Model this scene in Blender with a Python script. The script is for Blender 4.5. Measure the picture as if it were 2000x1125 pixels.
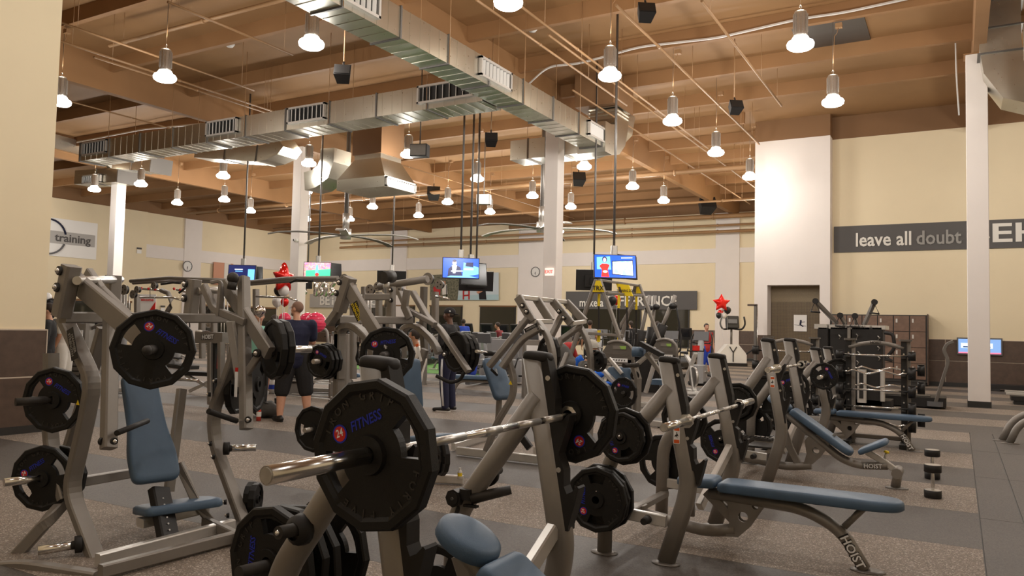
import bpy, math, random
import numpy as np
from mathutils import Vector, Matrix, Euler
random.seed(7)
for o in list(bpy.data.objects): bpy.data.objects.remove(o, do_unlink=True)
C = bpy.context.scene.collection
PI = math.pi

# ------------------------------------------------------------------ camera
F = 1515.0; YAW, PITCH, ROLL = math.radians(29.94), math.radians(2.956), math.radians(1.279); EYE = Vector((0, 0, 1.5))
_f = Vector((-math.sin(YAW)*math.cos(PITCH), math.cos(YAW)*math.cos(PITCH), math.sin(PITCH)))
_r = Vector((math.cos(YAW), math.sin(YAW), 0)); _u = _r.cross(_f)
CR = math.cos(ROLL)*_r + math.sin(ROLL)*_u; CU = -math.sin(ROLL)*_r + math.cos(ROLL)*_u; CF = _f
cam = bpy.data.cameras.new('camera'); co = bpy.data.objects.new('camera', cam); C.objects.link(co)
cam.sensor_width = 36; cam.lens = 36*F/2000; cam.clip_start = 0.05; cam.clip_end = 300
co.matrix_world = Matrix(((CR.x, CU.x, -CF.x, EYE.x), (CR.y, CU.y, -CF.y, EYE.y), (CR.z, CU.z, -CF.z, EYE.z), (0, 0, 0, 1)))
bpy.context.scene.camera = co
# ------------------------------------------------------------------ world, exposure
w = bpy.data.worlds.new('world'); bpy.context.scene.world = w; w.use_nodes = True
w.node_tree.nodes['Background'].inputs[0].default_value = (1, .82, .62, 1)
w.node_tree.nodes['Background'].inputs[1].default_value = 0.015
vs = bpy.context.scene.view_settings
bpy.context.scene.display_settings.display_device = 'sRGB'
vs.view_transform = 'Standard'; vs.look = 'None'; vs.gamma = 1; vs.use_curve_mapping = False
vs.exposure = 0.62
LAMP_W = 105.0; UP_W = 9.0; LAMP_COL = (1.0, 0.955, 0.89)

# ------------------------------------------------------------------ measuring helpers: pixel ray met with a real plane
def ray(x, y): return CF + CR*((x-1000)/F) - CU*((y-562.5)/F)
def az(x, y, z=0.0): d = ray(x, y); return EYE + d*((z-EYE.z)/d.z)
def ax(x, y, X): d = ray(x, y); return EYE + d*(X/d.x)
def ay(x, y, Y): d = ray(x, y); return EYE + d*(Y/d.y)
def ad(x, y, D): return EYE + ray(x, y)*D

# ------------------------------------------------------------------ mesh building
def V(*a): return Vector(a)
class MB:
    def __init__(s): s.v = []; s.f = []; s.sm = []
    def add(s, vs_, fs, smooth=False):
        n = len(s.v); s.v.extend([tuple(p) for p in vs_]); s.f.extend([tuple(i+n for i in q) for q in fs]); s.sm.extend([smooth]*len(fs)); return s
    def box(s, c, d, R=None, b=0):
        c = Vector(c); hx, hy, hz = d[0]/2, d[1]/2, d[2]/2
        if b:
            b = min(b, hx*.9, hy*.9)
            o = [(-hx+b, -hy), (hx-b, -hy), (hx, -hy+b), (hx, hy-b), (hx-b, hy), (-hx+b, hy), (-hx, hy-b), (-hx, -hy+b)]
            M = Matrix.Translation(c) @ ((R or Matrix.Identity(3)).to_4x4())
            return s.prism(o, -hz, hz, M)
        P = [Vector((x, y, z)) for x in (-hx, hx) for y in (-hy, hy) for z in (-hz, hz)]
        if R: P = [R @ p for p in P]
        return s.add([c+p for p in P], [(0,1,3,2),(4,6,7,5),(0,4,5,1),(2,3,7,6),(0,2,6,4),(1,5,7,3)])
    def prism(s, o, z0, z1, M=None, smooth=False):
        n = len(o); M = M or Matrix.Identity(4)
        P = [M @ Vector((x, y, z0)) for x, y in o] + [M @ Vector((x, y, z1)) for x, y in o]
        s.add(P, [tuple(range(n))[::-1], tuple(range(n, 2*n))])
        k = len(s.v)-2*n
        s.f.extend([(k+i, k+(i+1) % n, k+n+(i+1) % n, k+n+i) for i in range(n)]); s.sm.extend([smooth]*n); return s
    def sweep(s, path, sec, up=(0, 0, 1), smooth=False, caps=True, closed=False):
        # path: points; sec: list of 2D section (side, up) or callable(i)->section
        P = [Vector(p) for p in path]; n = len(P); up = Vector(up); rings = []
        for i in range(n):
            if closed: t0 = (P[i]-P[i-1]).normalized(); t1 = (P[(i+1) % n]-P[i]).normalized()
            else:
                t0 = (P[i]-P[i-1]).normalized() if i else (P[1]-P[0]).normalized()
                t1 = (P[i+1]-P[i]).normalized() if i < n-1 else t0
            t = (t0+t1).normalized() if (t0+t1).length > 1e-6 else t0
            sd = t.cross(up)
            if sd.length < 1e-3: sd = t.cross(Vector((1, 0.01, 0)))
            sd.normalize(); u = sd.cross(t).normalized()
            k = 1/max(.5, t.dot(t0))
            S = sec(i) if callable(sec) else sec
            # mitre widening only in the bend plane
            bend = (t1-t0); 
            if bend.length > 1e-4:
                bn = bend.normalized(); 
                rings.append([P[i] + (lambda q: q + bn*(q.dot(bn))*(k-1))(sd*a+u*b) for a, b in S])
            else: rings.append([P[i] + sd*a + u*b for a, b in S])
        m = len(rings[0]); vs_ = [q for r in rings for q in r]; fs = []
        for i in range(n if closed else n-1):
            j = (i+1) % n
            for a in range(m):
                b = (a+1) % m; fs.append((i*m+a, j*m+a, j*m+b, i*m+b))
        s.add(vs_, fs, smooth)
        if caps and not closed:
            k = len(s.v)-len(vs_); s.f.extend([tuple(k+i for i in range(m)), tuple(k+(n-1)*m+i for i in range(m))[::-1]]); s.sm.extend([False]*2)
        return s
    def beam(s, path, w_, h_, up=(0, 0, 1), b=None):
        b = min(w_, h_)*.14 if b is None else b; x, y = w_/2, h_/2
        sec = [(-x+b, -y), (x-b, -y), (x, -y+b), (x, y-b), (x-b, y), (-x+b, y), (-x, y-b), (-x, -y+b)] if b > 0 else [(-x, -y), (x, -y), (x, y), (-x, y)]
        return s.sweep(path, sec, up)
    def tube(s, path, r, n=12, up=(0, 0, 1), r2=None, caps=True, closed=False):
        r2 = r2 or r
        if callable(r): sec = lambda i: [(r(i)*math.cos(2*PI*k/n), r(i)*math.sin(2*PI*k/n)) for k in range(n)]
        else: sec = [(r*math.cos(2*PI*k/n), r2*math.sin(2*PI*k/n)) for k in range(n)]
        return s.sweep(path, sec, up, True, caps, closed)
    def cyl(s, p0, p1, r0, r1=None, n=16):
        r1 = r0 if r1 is None else r1; rr = (r0, r1)
        return s.sweep([p0, p1], lambda i: [(rr[i]*math.cos(2*PI*k/n), rr[i]*math.sin(2*PI*k/n)) for k in range(n)], (0.03, 0.01, 1), True)
    def lathe(s, prof, n=20, M=None):
        M = M or Matrix.Identity(4); m = len(prof)
        vs_ = [M @ Vector((r*math.cos(2*PI*k/n), r*math.sin(2*PI*k/n), z)) for k in range(n) for r, z in prof]
        fs = [(k*m+i, ((k+1) % n)*m+i, ((k+1) % n)*m+i+1, k*m+i+1) for k in range(n) for i in range(m-1)]
        return s.add(vs_, fs, True)
    def ball(s, c, r, nu=14, nv=9, R=None):
        c = Vector(c); r = (r, r, r) if isinstance(r, (int, float)) else r; R = R or Matrix.Identity(3)
        vs_ = []; fs = []
        for j in range(nv+1):
            a = PI*j/nv
            for i in range(nu):
                b = 2*PI*i/nu; vs_.append(c + R @ Vector((r[0]*math.sin(a)*math.cos(b), r[1]*math.sin(a)*math.sin(b), r[2]*math.cos(a))))
        for j in range(nv):
            for i in range(nu): fs.append((j*nu+i, (j+1)*nu+i, (j+1)*nu+(i+1) % nu, j*nu+(i+1) % nu))
        return s.add(vs_, fs, True)
    def pad(s, o, t, M, b=.018):
        # cushion: outline o (ccw, roughly convex), thickness t, rounded edges
        cx = sum(p[0] for p in o)/len(o); cy = sum(p[1] for p in o)/len(o)
        ext = max(max(abs(p[0]-cx), abs(p[1]-cy)) for p in o); lay = []
        for z, ins in ((0, b*.6), (b*.5, 0), (t-b*1.6, 0), (t-b*.7, b*.25), (t-b*.2, b*.9), (t, b*2.2)):
            ring = []
            for x, y in o:
                d = math.hypot(x-cx, y-cy) or 1; ring.append(M @ Vector((x-(x-cx)/d*ins*1.15, y-(y-cy)/d*ins*1.15, z)))
            lay.append(ring)
        n = len(o); vs_ = [p for r in lay for p in r]; fs = []
        for i in range(len(lay)-1):
            for a in range(n): fs.append((i*n+a, i*n+(a+1) % n, (i+1)*n+(a+1) % n, (i+1)*n+a))
        fs.append(tuple(range(n))[::-1])
        vs_.append(M @ Vector((cx, cy, t+b*.25))); k = len(vs_)-1; q = (len(lay)-1)*n
        fs += [(q+a, q+(a+1) % n, k) for a in range(n)]
        return s.add(vs_, fs, True)
    def merge(s, me, M=None):
        M = M or Matrix.Identity(4)
        return s.add([M @ v.co for v in me.vertices], [tuple(p.vertices) for p in me.polygons], True)
    def mesh(s, name, m):
        me = bpy.data.meshes.new(name); me.from_pydata(s.v, [], s.f); me.update()
        me.polygons.foreach_set('use_smooth', s.sm)
        if m: me.materials.append(m)
        return me
    def build(s, name, m, parent=None, world=False):
        if world and parent is not None:
            I = (Matrix.Translation(parent.location) @ parent.rotation_euler.to_matrix().to_4x4()).inverted()
            s.v = [tuple(I @ Vector(p)) for p in s.v]
        o = bpy.data.objects.new(name, s.mesh(name, m)); C.objects.link(o)
        if parent is not None: o.parent = parent
        return o
def rect(w_, h_, r=0.0, n=3):
    x, y = w_/2, h_/2
    if r <= 0: return [(-x, -y), (x, -y), (x, y), (-x, y)]
    out = []
    for cx, cy, a0 in ((x-r, -y+r, -90), (x-r, y-r, 0), (-x+r, y-r, 90), (-x+r, -y+r, 180)):
        for k in range(n+1): a = math.radians(a0+90*k/n); out.append((cx+r*math.cos(a), cy+r*math.sin(a)))
    return out
def ngon(r, n, ph=0, r2=None): return [(r*math.cos(2*PI*k/n+ph), (r2 or r)*math.sin(2*PI*k/n+ph)) for k in range(n)]
def fil(P, r=.08, n=5):
    P = [Vector(p) for p in P]; out = [P[0]]
    for i in range(1, len(P)-1):
        a, b, c = P[i-1], P[i], P[i+1]; d = min(r, (a-b).length*.45, (c-b).length*.45)
        p0 = b+(a-b).normalized()*d; p1 = b+(c-b).normalized()*d
        for k in range(n+1): t = k/n; out.append(p0*(1-t)**2 + b*2*t*(1-t) + p1*t*t)
    out.append(P[-1]); return out
def frame(o, xa, ya):   # matrix from origin and two directions
    x = Vector(xa).normalized(); y = Vector(ya); y = (y - x*y.dot(x)).normalized(); z = x.cross(y)
    return Matrix(((x.x, y.x, z.x, o[0]), (x.y, y.y, z.y, o[1]), (x.z, y.z, z.z, o[2]), (0, 0, 0, 1)))

def tag(o, label=None, cat=None, group=None, kind=None):
    if label: o['label'] = label
    if cat: o['category'] = cat
    if group: o['group'] = group
    if kind: o['kind'] = kind
    return o
def thing(name, label, cat, loc=(0, 0, 0), rotz=0, group=None):
    o = bpy.data.objects.new(name, None); C.objects.link(o); o.empty_display_size = .1
    o.location = Vector(loc); o.rotation_euler = (0, 0, rotz); return tag(o, label, cat, group)
KIDS = {}
def kids(o): return [c for c in bpy.data.objects if c.parent == o]
def dup(root, loc=None, rotz=None, label=None, group=None):
    r = root.copy(); C.objects.link(r)
    if loc is not None: r.location = Vector(loc)
    if rotz is not None: r.rotation_euler[2] = rotz
    if label: r['label'] = label
    if group: r['group'] = group
    for ch in kids(root):
        c = ch.copy(); C.objects.link(c); c.parent = r
        for g in kids(ch):
            d = g.copy(); C.objects.link(d); d.parent = c
    return r
def struct(name, mb, m, parent=None):
    o = mb.build(name, m, parent)
    if parent is None: o['kind'] = 'structure'
    return o

# ------------------------------------------------------------------ materials
MAT = {}
def mat(name, col, rough=.5, metal=0.0, emit=None, es=0.0, noise=0.0, nscale=20.0, bump=0.0, bscale=60.0, spec=.5, coat=0.0, col2=None, trans=0.0):
    m = bpy.data.materials.new(name); m.use_nodes = True; nt = m.node_tree; b = nt.nodes['Principled BSDF']
    b.inputs['Base Color'].default_value = (*col, 1); b.inputs['Roughness'].default_value = rough; b.inputs['Metallic'].default_value = metal
    b.inputs['Specular IOR Level'].default_value = spec; b.inputs['Coat Weight'].default_value = coat
    if trans: b.inputs['Transmission Weight'].default_value = trans
    tc = nt.nodes.new('ShaderNodeTexCoord')
    if noise or col2:
        nz = nt.nodes.new('ShaderNodeTexNoise'); nz.inputs['Scale'].default_value = nscale; nz.inputs['Detail'].default_value = 4
        nt.links.new(tc.outputs['Object'], nz.inputs['Vector'])
        r = nt.nodes.new('ShaderNodeValToRGB'); e = r.color_ramp.elements; e[0].position = .3; e[1].position = .7
        c2 = col2 or tuple(min(1, c*(1+noise)) for c in col); c1 = col if col2 else tuple(c*(1-noise) for c in col)
        e[0].color = (*c1, 1); e[1].color = (*c2, 1)
        nt.links.new(nz.outputs['Fac'], r.inputs['Fac']); nt.links.new(r.outputs['Color'], b.inputs['Base Color'])
    if bump:
        n2 = nt.nodes.new('ShaderNodeTexNoise'); n2.inputs['Scale'].default_value = bscale; nt.links.new(tc.outputs['Object'], n2.inputs['Vector'])
        bp = nt.nodes.new('ShaderNodeBump'); bp.inputs['Strength'].default_value = bump; bp.inputs['Distance'].default_value = .01
        nt.links.new(n2.outputs['Fac'], bp.inputs['Height']); nt.links.new(bp.outputs['Normal'], b.inputs['Normal'])
    if emit: b.inputs['Emission Color'].default_value = (*emit, 1); b.inputs['Emission Strength'].default_value = es
    MAT[name] = m; return m
def s2l(*c): return tuple(((x/255)/12.92 if x/255 <= .04045 else ((x/255+.055)/1.055)**2.4) for x in c)
mat('frame', (.25, .228, .205), .46, .35, noise=.04, nscale=8)
mat('frame_dark', (.17, .155, .14), .42, .5, noise=.05, nscale=8)
mat('frame_light', (.62, .60, .57), .3, .5, noise=.03)
mat('chrome', (.80, .79, .77), .2, 1.0)
mat('steel', (.60, .58, .55), .35, .85, noise=.06, nscale=30)
mat('rubber', (.008, .0072, .0066), .5, 0, spec=.35, bump=.12, bscale=300, noise=.15, nscale=6)
mat('rubber_worn', (.03, .026, .023), .55, 0, noise=.3, nscale=14)
mat('black', (.012, .011, .011), .45)
mat('black_soft', (.018, .016, .015), .6, spec=.35)
mat('screen_off', (.01, .01, .012), .15)
mat('grey_plastic', (.12, .12, .125), .5)
mat('lgrey_plastic', (.34, .34, .35), .45)
mat('white_plastic', (.72, .70, .67), .45)
mat('blue_pad', (.080, .132, .205), .42, 0, bump=.12, bscale=400, noise=.06, nscale=5, spec=.35)
mat('blue_side', (.075, .12, .185), .55, 0)
mat('cream', (.80, .685, .48), .75, 0, noise=.015, nscale=1.5)
mat('wall_white', (.78, .72, .68), .75, 0, noise=.015, nscale=1.5)
mat('brown_paint', (.215, .112, .048), .7, 0, noise=.06, nscale=.7)
mat('deck_paint', (.30, .162, .066), .7, 0, noise=.07, nscale=.8)
mat('beam_paint', (.29, .150, .060), .7, 0, noise=.06, nscale=.9)
mat('pipe_paint', (.33, .19, .09), .5)
mat('sign_dark', (.085, .078, .075), .6)
mat('sign_letter', (.75, .72, .66), .6)
mat('sign_grey_letter', (.30, .29, .27), .6)
mat('sign_grey', (.42, .40, .38), .5)
mat('sign_white', (.85, .83, .80), .6)
mat('dark_wood', (.085, .052, .036), .45, 0, noise=.18, nscale=9)
mat('locker_wood', (.17, .10, .068), .5, 0, noise=.15, nscale=9)
mat('grout', (.55, .46, .37), .7)
mat('base_dark', (.02, .018, .016), .5)
mat('red', (.62, .02, .015), .35)
mat('red_gloss', (.70, .015, .01), .12, .35)
mat('red_cloth', (.45, .03, .03), .8)
mat('orange', (.75, .12, .02), .5)
mat('blue_print', (.01, .025, .42), .45)
mat('white_print', (.85, .85, .85), .5)
mat('yellow', (.85, .62, .01), .5)
mat('green_turf', (.10, .26, .05), .9, noise=.2, nscale=60)
mat('glass_dark', (.028, .026, .018), .04, 0, spec=.8)
mat('mosaic', (.21, .155, .085), .45, 0, noise=.1, nscale=30)
mat('skin', (.62, .33, .22), .5, noise=.04); mat('skin_tan', (.42, .21, .12), .5, noise=.04); mat('skin_dark', (.13, .06, .035), .5, noise=.05)
mat('hair', (.03, .018, .012), .7); mat('hair_brown', (.10, .05, .03), .6); mat('hair_shaved', (.24, .14, .10), .8)
mat('navy', (.013, .015, .045), .85, bump=.2, bscale=40); mat('black_cloth', (.014, .013, .014), .85, bump=.2, bscale=40)
mat('grey_cloth', (.07, .066, .062), .9, bump=.2, bscale=40); mat('teal_cloth', (.25, .55, .45), .85, bump=.2, bscale=40)
mat('white_cloth', (.70, .66, .60), .85, bump=.2, bscale=40); mat('blue_cloth', (.01, .14, .75), .8, bump=.2, bscale=40); mat('royal_cloth', (.02, .06, .45), .8)
mat('maroon_cloth', (.16, .015, .02), .85); mat('beanie', (.55, .53, .48), .9, bump=.4, bscale=120)
mat('foil', (.85, .82, .80), .12, 1.0, bump=.5, bscale=12); mat('balloon_white', (.75, .72, .70), .25); mat('balloon_pink', (.75, .05, .12), .15)
mat('lens', (1, 1, 1), .3, emit=(1, .96, .9), es=9.0)
mat('exit_panel', (.8, .75, .7), .4, emit=(1, .75, .65), es=.55); mat('exit_letter', (.7, .02, .02), .4, emit=(1, .05, .03), es=.9)
mat('gravel', (.2, .2, .2), .5)
def galvanised():
    m = mat('duct_metal', (.62, .60, .53), .3, 1.0); nt = m.node_tree; b = nt.nodes['Principled BSDF']
    tc = nt.nodes.new('ShaderNodeTexCoord'); v = nt.nodes.new('ShaderNodeTexVoronoi'); v.inputs['Scale'].default_value = 45
    nt.links.new(tc.outputs['Object'], v.inputs['Vector'])
    r = nt.nodes.new('ShaderNodeMapRange'); r.inputs['To Min'].default_value = .27; r.inputs['To Max'].default_value = .33
    nt.links.new(v.outputs['Color'], r.inputs['Value']); nt.links.new(r.outputs['Result'], b.inputs['Roughness'])
    n = nt.nodes.new('ShaderNodeTexNoise'); n.inputs['Scale'].default_value = 2.2; nt.links.new(tc.outputs['Object'], n.inputs['Vector'])
    bp = nt.nodes.new('ShaderNodeBump'); bp.inputs['Strength'].default_value = .1; bp.inputs['Distance'].default_value = .03
    nt.links.new(n.outputs['Fac'], bp.inputs['Height']); nt.links.new(bp.outputs['Normal'], b.inputs['Normal'])
galvanised()
mat('duct_dark', (.16, .15, .14), .5, .7)
def speckle(name, base, fleck, thr, rough=.75, scale=130):
    m = mat(name, base, rough); nt = m.node_tree; b = nt.nodes['Principled BSDF']
    tc = nt.nodes.new('ShaderNodeTexCoord'); out = None
    v = nt.nodes.new('ShaderNodeTexVoronoi'); v.inputs['Scale'].default_value = scale; nt.links.new(tc.outputs['Object'], v.inputs['Vector'])
    sp = nt.nodes.new('ShaderNodeSeparateColor'); nt.links.new(v.outputs['Color'], sp.inputs['Color'])
    rp = nt.nodes.new('ShaderNodeValToRGB'); rp.color_ramp.interpolation = 'CONSTANT'; e = rp.color_ramp.elements
    e[0].position = 0; e[0].color = (*base, 1); e[1].position = 1-thr; e[1].color = (*fleck, 1)
    x = e.new(.35); x.color = (*[c*.72 for c in base], 1); x = e.new(.62); x.color = (*[c*1.22 for c in base], 1)
    nt.links.new(sp.outputs['Red'], rp.inputs['Fac'])
    n = nt.nodes.new('ShaderNodeTexNoise'); n.inputs['Scale'].default_value = .7; n.inputs['Detail'].default_value = 3; nt.links.new(tc.outputs['Object'], n.inputs['Vector'])
    r2 = nt.nodes.new('ShaderNodeMapRange'); r2.inputs['From Min'].default_value = .3; r2.inputs['From Max'].default_value = .7; r2.inputs['To Min'].default_value = .86; r2.inputs['To Max'].default_value = 1.1
    nt.links.new(n.outputs['Fac'], r2.inputs['Value'])
    mx = nt.nodes.new('ShaderNodeVectorMath'); mx.operation = 'SCALE'; nt.links.new(rp.outputs['Color'], mx.inputs[0]); nt.links.new(r2.outputs['Result'], mx.inputs['Scale'])
    nt.links.new(mx.outputs['Vector'], b.inputs['Base Color'])
speckle('floor_light', (.195, .155, .122), (.44, .38, .32), .12)
speckle('floor_dark', (.080, .069, .060), (.105, .09, .08), .10, .6)

# ------------------------------------------------------------------ text
TXT = {}
def text_mesh(s, bold=False, extrude=.0):
    k = (s, extrude, bold)
    if k in TXT: return TXT[k]
    cu = bpy.data.curves.new('t', 'FONT'); cu.body = s; cu.size = 1; cu.extrude = extrude; cu.align_x = 'CENTER'; cu.align_y = 'CENTER'; cu.resolution_u = 2
    if bold: cu.offset = .018
    o = bpy.data.objects.new('t', cu); C.objects.link(o)
    me = bpy.data.meshes.new_from_object(o.evaluated_get(bpy.context.evaluated_depsgraph_get()))
    bpy.data.objects.remove(o); TXT[k] = me; return me
def text(s, name, m, M, size, parent, bold=False, ext=.01, sx=1.0, world=True):
    me = text_mesh(s, bold, ext/size)
    mb = MB(); mb.add([M @ Vector((v.co.x*size*sx, v.co.y*size, v.co.z*size)) for v in me.vertices], [tuple(p.vertices) for p in me.polygons])
    return mb.build(name, m, parent, world)
# ================================================================== ROOM
XL, YB, XR, YN, ZD = -43.3, 42.7, 13.0, -7.0, 8.82
GIRD, PUR = 7.86, 8.45
# floor: base slab, striped rubber strips and tiles, each its own piece
floor = struct('floor', MB().box(((XL+XR)/2, (YN+YB)/2, -.1), (XR-XL, YB-YN, .186)), MAT['base_dark'])
edges = [(-6.55+1.31*k) for k in range(0, 39)]
for k, y0 in enumerate(edges):
    y1 = min(y0+1.31, YB); light = (k % 2 == 1)
    x1 = .14 if y0 < 14 else XR
    MB().box(((XL+x1)/2, (y0+y1)/2, -.0035), (x1-XL, y1-y0-.003, .007)).build('rubber_strip', MAT['floor_light' if light else 'floor_dark'], floor)
for j in range(9):
    y0 = 14.42-2.25*(j+1) - (0 if j else 0)
    for x0, x1 in ((.146, .45), (.456, 1.66), (1.666, 2.87), (2.876, 4.08), (4.086, 5.3)):
        MB().box(((x0+x1)/2, y0+1.125, -.0035), (x1-x0-.006, 2.243, .007)).build('rubber_tile', MAT['floor_dark'], floor)
MB().box((9.2, 4.3, -.004), (7.7, 20.2, .006)).build('rubber_tile', MAT['floor_dark'], floor)
turf = MB().box((-16.5, 25.0, .006), (7.5, 9.5, .012)); tag(turf.build('turf_strip', MAT['green_turf']), 'strip of green artificial turf between the machines', 'turf')
tl = MB().box((-12.65, 25.0, .006), (.1, 9.5, .016)); tag(tl.build('turf_edge_line', MAT['white_print']), 'white edge line along the green turf', 'line')

def wall_box(name, x0, x1, y0, y1, z0, z1, m, parent=None):
    return struct(name, MB().box(((x0+x1)/2, (y0+y1)/2, (z0+z1)/2), (x1-x0, y1-y0, z1-z0)), MAT[m], parent)
# back wall
wb = wall_box('wall_back', XL-.3, XR, YB, YB+.25, 0, 8.12, 'cream')
wall_box('upper_band', XL-.3, XR, YB+.03, YB+.25, 8.12, ZD+.1, 'brown_paint', wb)
for i, (x0, x1) in enumerate([(-24.1, -21.3), (-11.6, -10.3), (-34.4, -33.0)]):
    wall_box('pilaster', x0, x1, YB-.12, YB+.02, 0, 8.1, 'wall_white', wb)
wall_box('white_band', XL, -5.5, YB-.08, YB+.01, 5.35, 6.15, 'wall_white', wb)
# left wall
wl = wall_box('wall_left', XL-.25, XL, YN, YB+.2, 0, 8.12, 'cream')
wall_box('upper_band', XL-.25, XL+.02, YN, YB+.2, 8.12, ZD+.1, 'brown_paint', wl)
wall_box('wall_step', XL-.02, XL+.12, 14, 29.9, 0, 8.12, 'cream', wl)
wall_box('pilaster', XL-.01, XL+.12, 32.6, 33.9, 0, 8.1, 'wall_white', wl)
wall_box('white_band', XL-.01, XL+.08, 29.9, YB-.1, 5.35, 6.15, 'wall_white', wl)
# right-hand wall facing the camera, its white block with a recessed niche
YR = 27.66
wr = wall_box('wall_right', -3.75, XR, YR, YR+.3, 0, 8.06, 'cream')
wall_box('upper_band', -3.75, XR, YR+.0, YR+.3, 8.06, ZD+.1, 'brown_paint', wr)
YK = 27.15
wall_box('white_block', -6.05, -5.62, YK, YR+.9, 1.45, 8.1, 'wall_white', wr)
wall_box('white_block', -3.95, -3.63, YK, YR+.9, 0, 8.1, 'wall_white', wr)
wall_box('white_block', -5.62, -3.95, YK, YR+.9, 3.15, 8.1, 'wall_white', wr)
wall_box('upper_band', -6.05, -3.63, YK, YR+.9, 8.1, ZD+.1, 'brown_paint', wr)
ni = wall_box('niche_back', -6.05, -3.95, YK+.62, YK+.9, 0, 3.15, 'mosaic', wr)
mb = MB()
for i in range(34): mb.box((-5.62+1.67*(i+.5)/34, YK+.615, 1.45), (.006, .012, 2.3))
for i in range(52): mb.box((-4.785, YK+.615, .05+2.6*i/52), (1.67, .012, .006))
o = mb.build('mosaic_joints', MAT['dark_wood'], wr); o['kind'] = 'stuff'
wall_box('wall_return', -6.05, -5.75, YK+.9, YB, 0, ZD, 'cream', wr)
MB().box((-5.8, YK-.01, .72), (.42, .06, 1.42)).build('tile', MAT['dark_wood'], wr)
pb = thing('poster', 'small white exercise poster taped on the tiled niche wall', 'poster', ay(1563, 640, YK+.6))
P0 = ay(1563, 631, YK+.59)
MB().box(P0, (.42, .01, .56)).build('sheet', MAT['sign_white'], pb, True)
mb = MB(); mb.ball(P0+V(.02, -.01, .07), (.03, .006, .04)); mb.beam([P0+V(.02, -.01, .05), P0+V(0, -.01, -.06)], .06, .01, (0, 1, 0)); mb.beam([P0+V(0, -.01, -.05), P0+V(.1, -.01, -.12)], .035, .01, (0, 1, 0)); mb.beam([P0+V(-.19, -.01, -.06), P0+V(.19, -.01, -.1)], .012, .01, (0, 1, 0)); mb.beam([P0+V(.02, -.01, .03), P0+V(.15, -.01, .04)], .015, .01, (0, 1, 0))
mb.build('print', MAT['navy'], pb, True)
# hidden walls that close the room
wall_box('wall_near', XL-.25, XR+.25, YN-.25, YN, 0, ZD, 'cream')
wall_box('wall_far_right', XR, XR+.25, YN, YB+.2, 0, ZD, 'cream')
# foreground wall on the left
wf = wall_box('wall_front_left', -10.85, -10.5, YN, 5.85, 0, ZD, 'cream')
for k, (z0, z1) in enumerate([(.1, .715), (.735, 1.33)]):
    for j in range(6):
        y1 = 5.85-j*2.1; y0 = max(YN+.02, y1-2.09)
        if y1 > y0: MB().box((-10.485, (y0+y1)/2, (z0+z1)/2), (.03, y1-y0, z1-z0)).build('tile', MAT['dark_wood'], wf)
MB().box((-10.485, (YN+5.86)/2, .05), (.04, 5.86-YN, .1)).build('baseboard', MAT['base_dark'], wf)
MB().box((-10.487, (YN+5.86)/2, .725), (.03, 5.86-YN, .018)).build('tile_trim', MAT['grout'], wf)
MB().box((-10.487, (YN+5.86)/2, 1.338), (.034, 5.86-YN, .018)).build('tile_trim', MAT['grout'], wf)
MB().box((-10.68, 5.855, .72), (.36, .03, 1.25)).build('tile', MAT['dark_wood'], wf)
MB().box((-10.485, 5.866, .72), (.034, .014, 1.25)).build('tile_trim', MAT['grout'], wf)

def wainscot(par, xs, Y, z0, zm, z1, joints):
    for (a, b) in zip(joints[:-1], joints[1:]):
        for (p, q) in ((z0, zm-.012), (zm+.012, z1)):
            MB().box(((a+b)/2, Y-.02, (p+q)/2), (b-a-.025, .035, q-p)).build('tile', MAT['dark_wood'], par)
    MB().box(((joints[0]+joints[-1])/2, Y-.006, (z0+z1)/2), (joints[-1]-joints[0], .012, z1-z0+.03)).build('grout_bed', MAT['grout'], par)
wainscot(wr, None, YR, .13, .79, 1.44, [-.83, -.35, 1.95, 4.25, 6.55, 8.85, 12.9])
MB().box((4.5, YR-.02, .065), (17, .04, .13)).build('baseboard', MAT['base_dark'], wr)
wainscot(wb, None, YB, .18, .9, 1.62, [-13.03+1.35*k for k in range(0, 6)])
wainscot(wb, None, YB, .18, .9, 1.62, [-43+2.0*k for k in range(0, 7)])
MB().box((-12, YB-.02, .08), (14, .06, .16)).build('baseboard', MAT['base_dark'], wb)

# mirrors / dark interior windows in the back wall
n = 1
for a, b in ((-30.87, -28.3), (-26.9, -24.25), (-20.3, -15.9), (-15.25, -13.05), (-36.2, -32.2)):
    wd = struct('window_%d' % n, MB().box(((a+b)/2, YB-.05, 1.75), (b-a, .1, 2.3)), MAT['base_dark']); n += 1
    MB().box(((a+b)/2, YB-.105, 1.75), (b-a-.12, .02, 2.2)).build('pane', MAT['glass_dark'], wd)
    MB().box(((a+b)/2, YB-.12, 2.88), (b-a+.1, .08, .09)).build('window_head', MAT['sign_grey' if a > -21 else 'brown_paint'], wd)
n0 = n
for a, b in ((20.5, 24.3), (24.9, 29.0), (34.0, 40.5)):
    wd = struct('window_%d' % n, MB().box((XL+.08, (a+b)/2, 1.55), (.2, b-a, 1.9)), MAT['base_dark']); n += 1
    MB().box((XL+.19, (a+b)/2, 1.55), (.02, b-a-.12, 1.8)).build('pane', MAT['glass_dark'], wd)
    MB().box((XL+.18, (a+b)/2, 2.55), (.1, b-a+.1, .12)).build('window_head', MAT['brown_paint'], wd)

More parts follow.
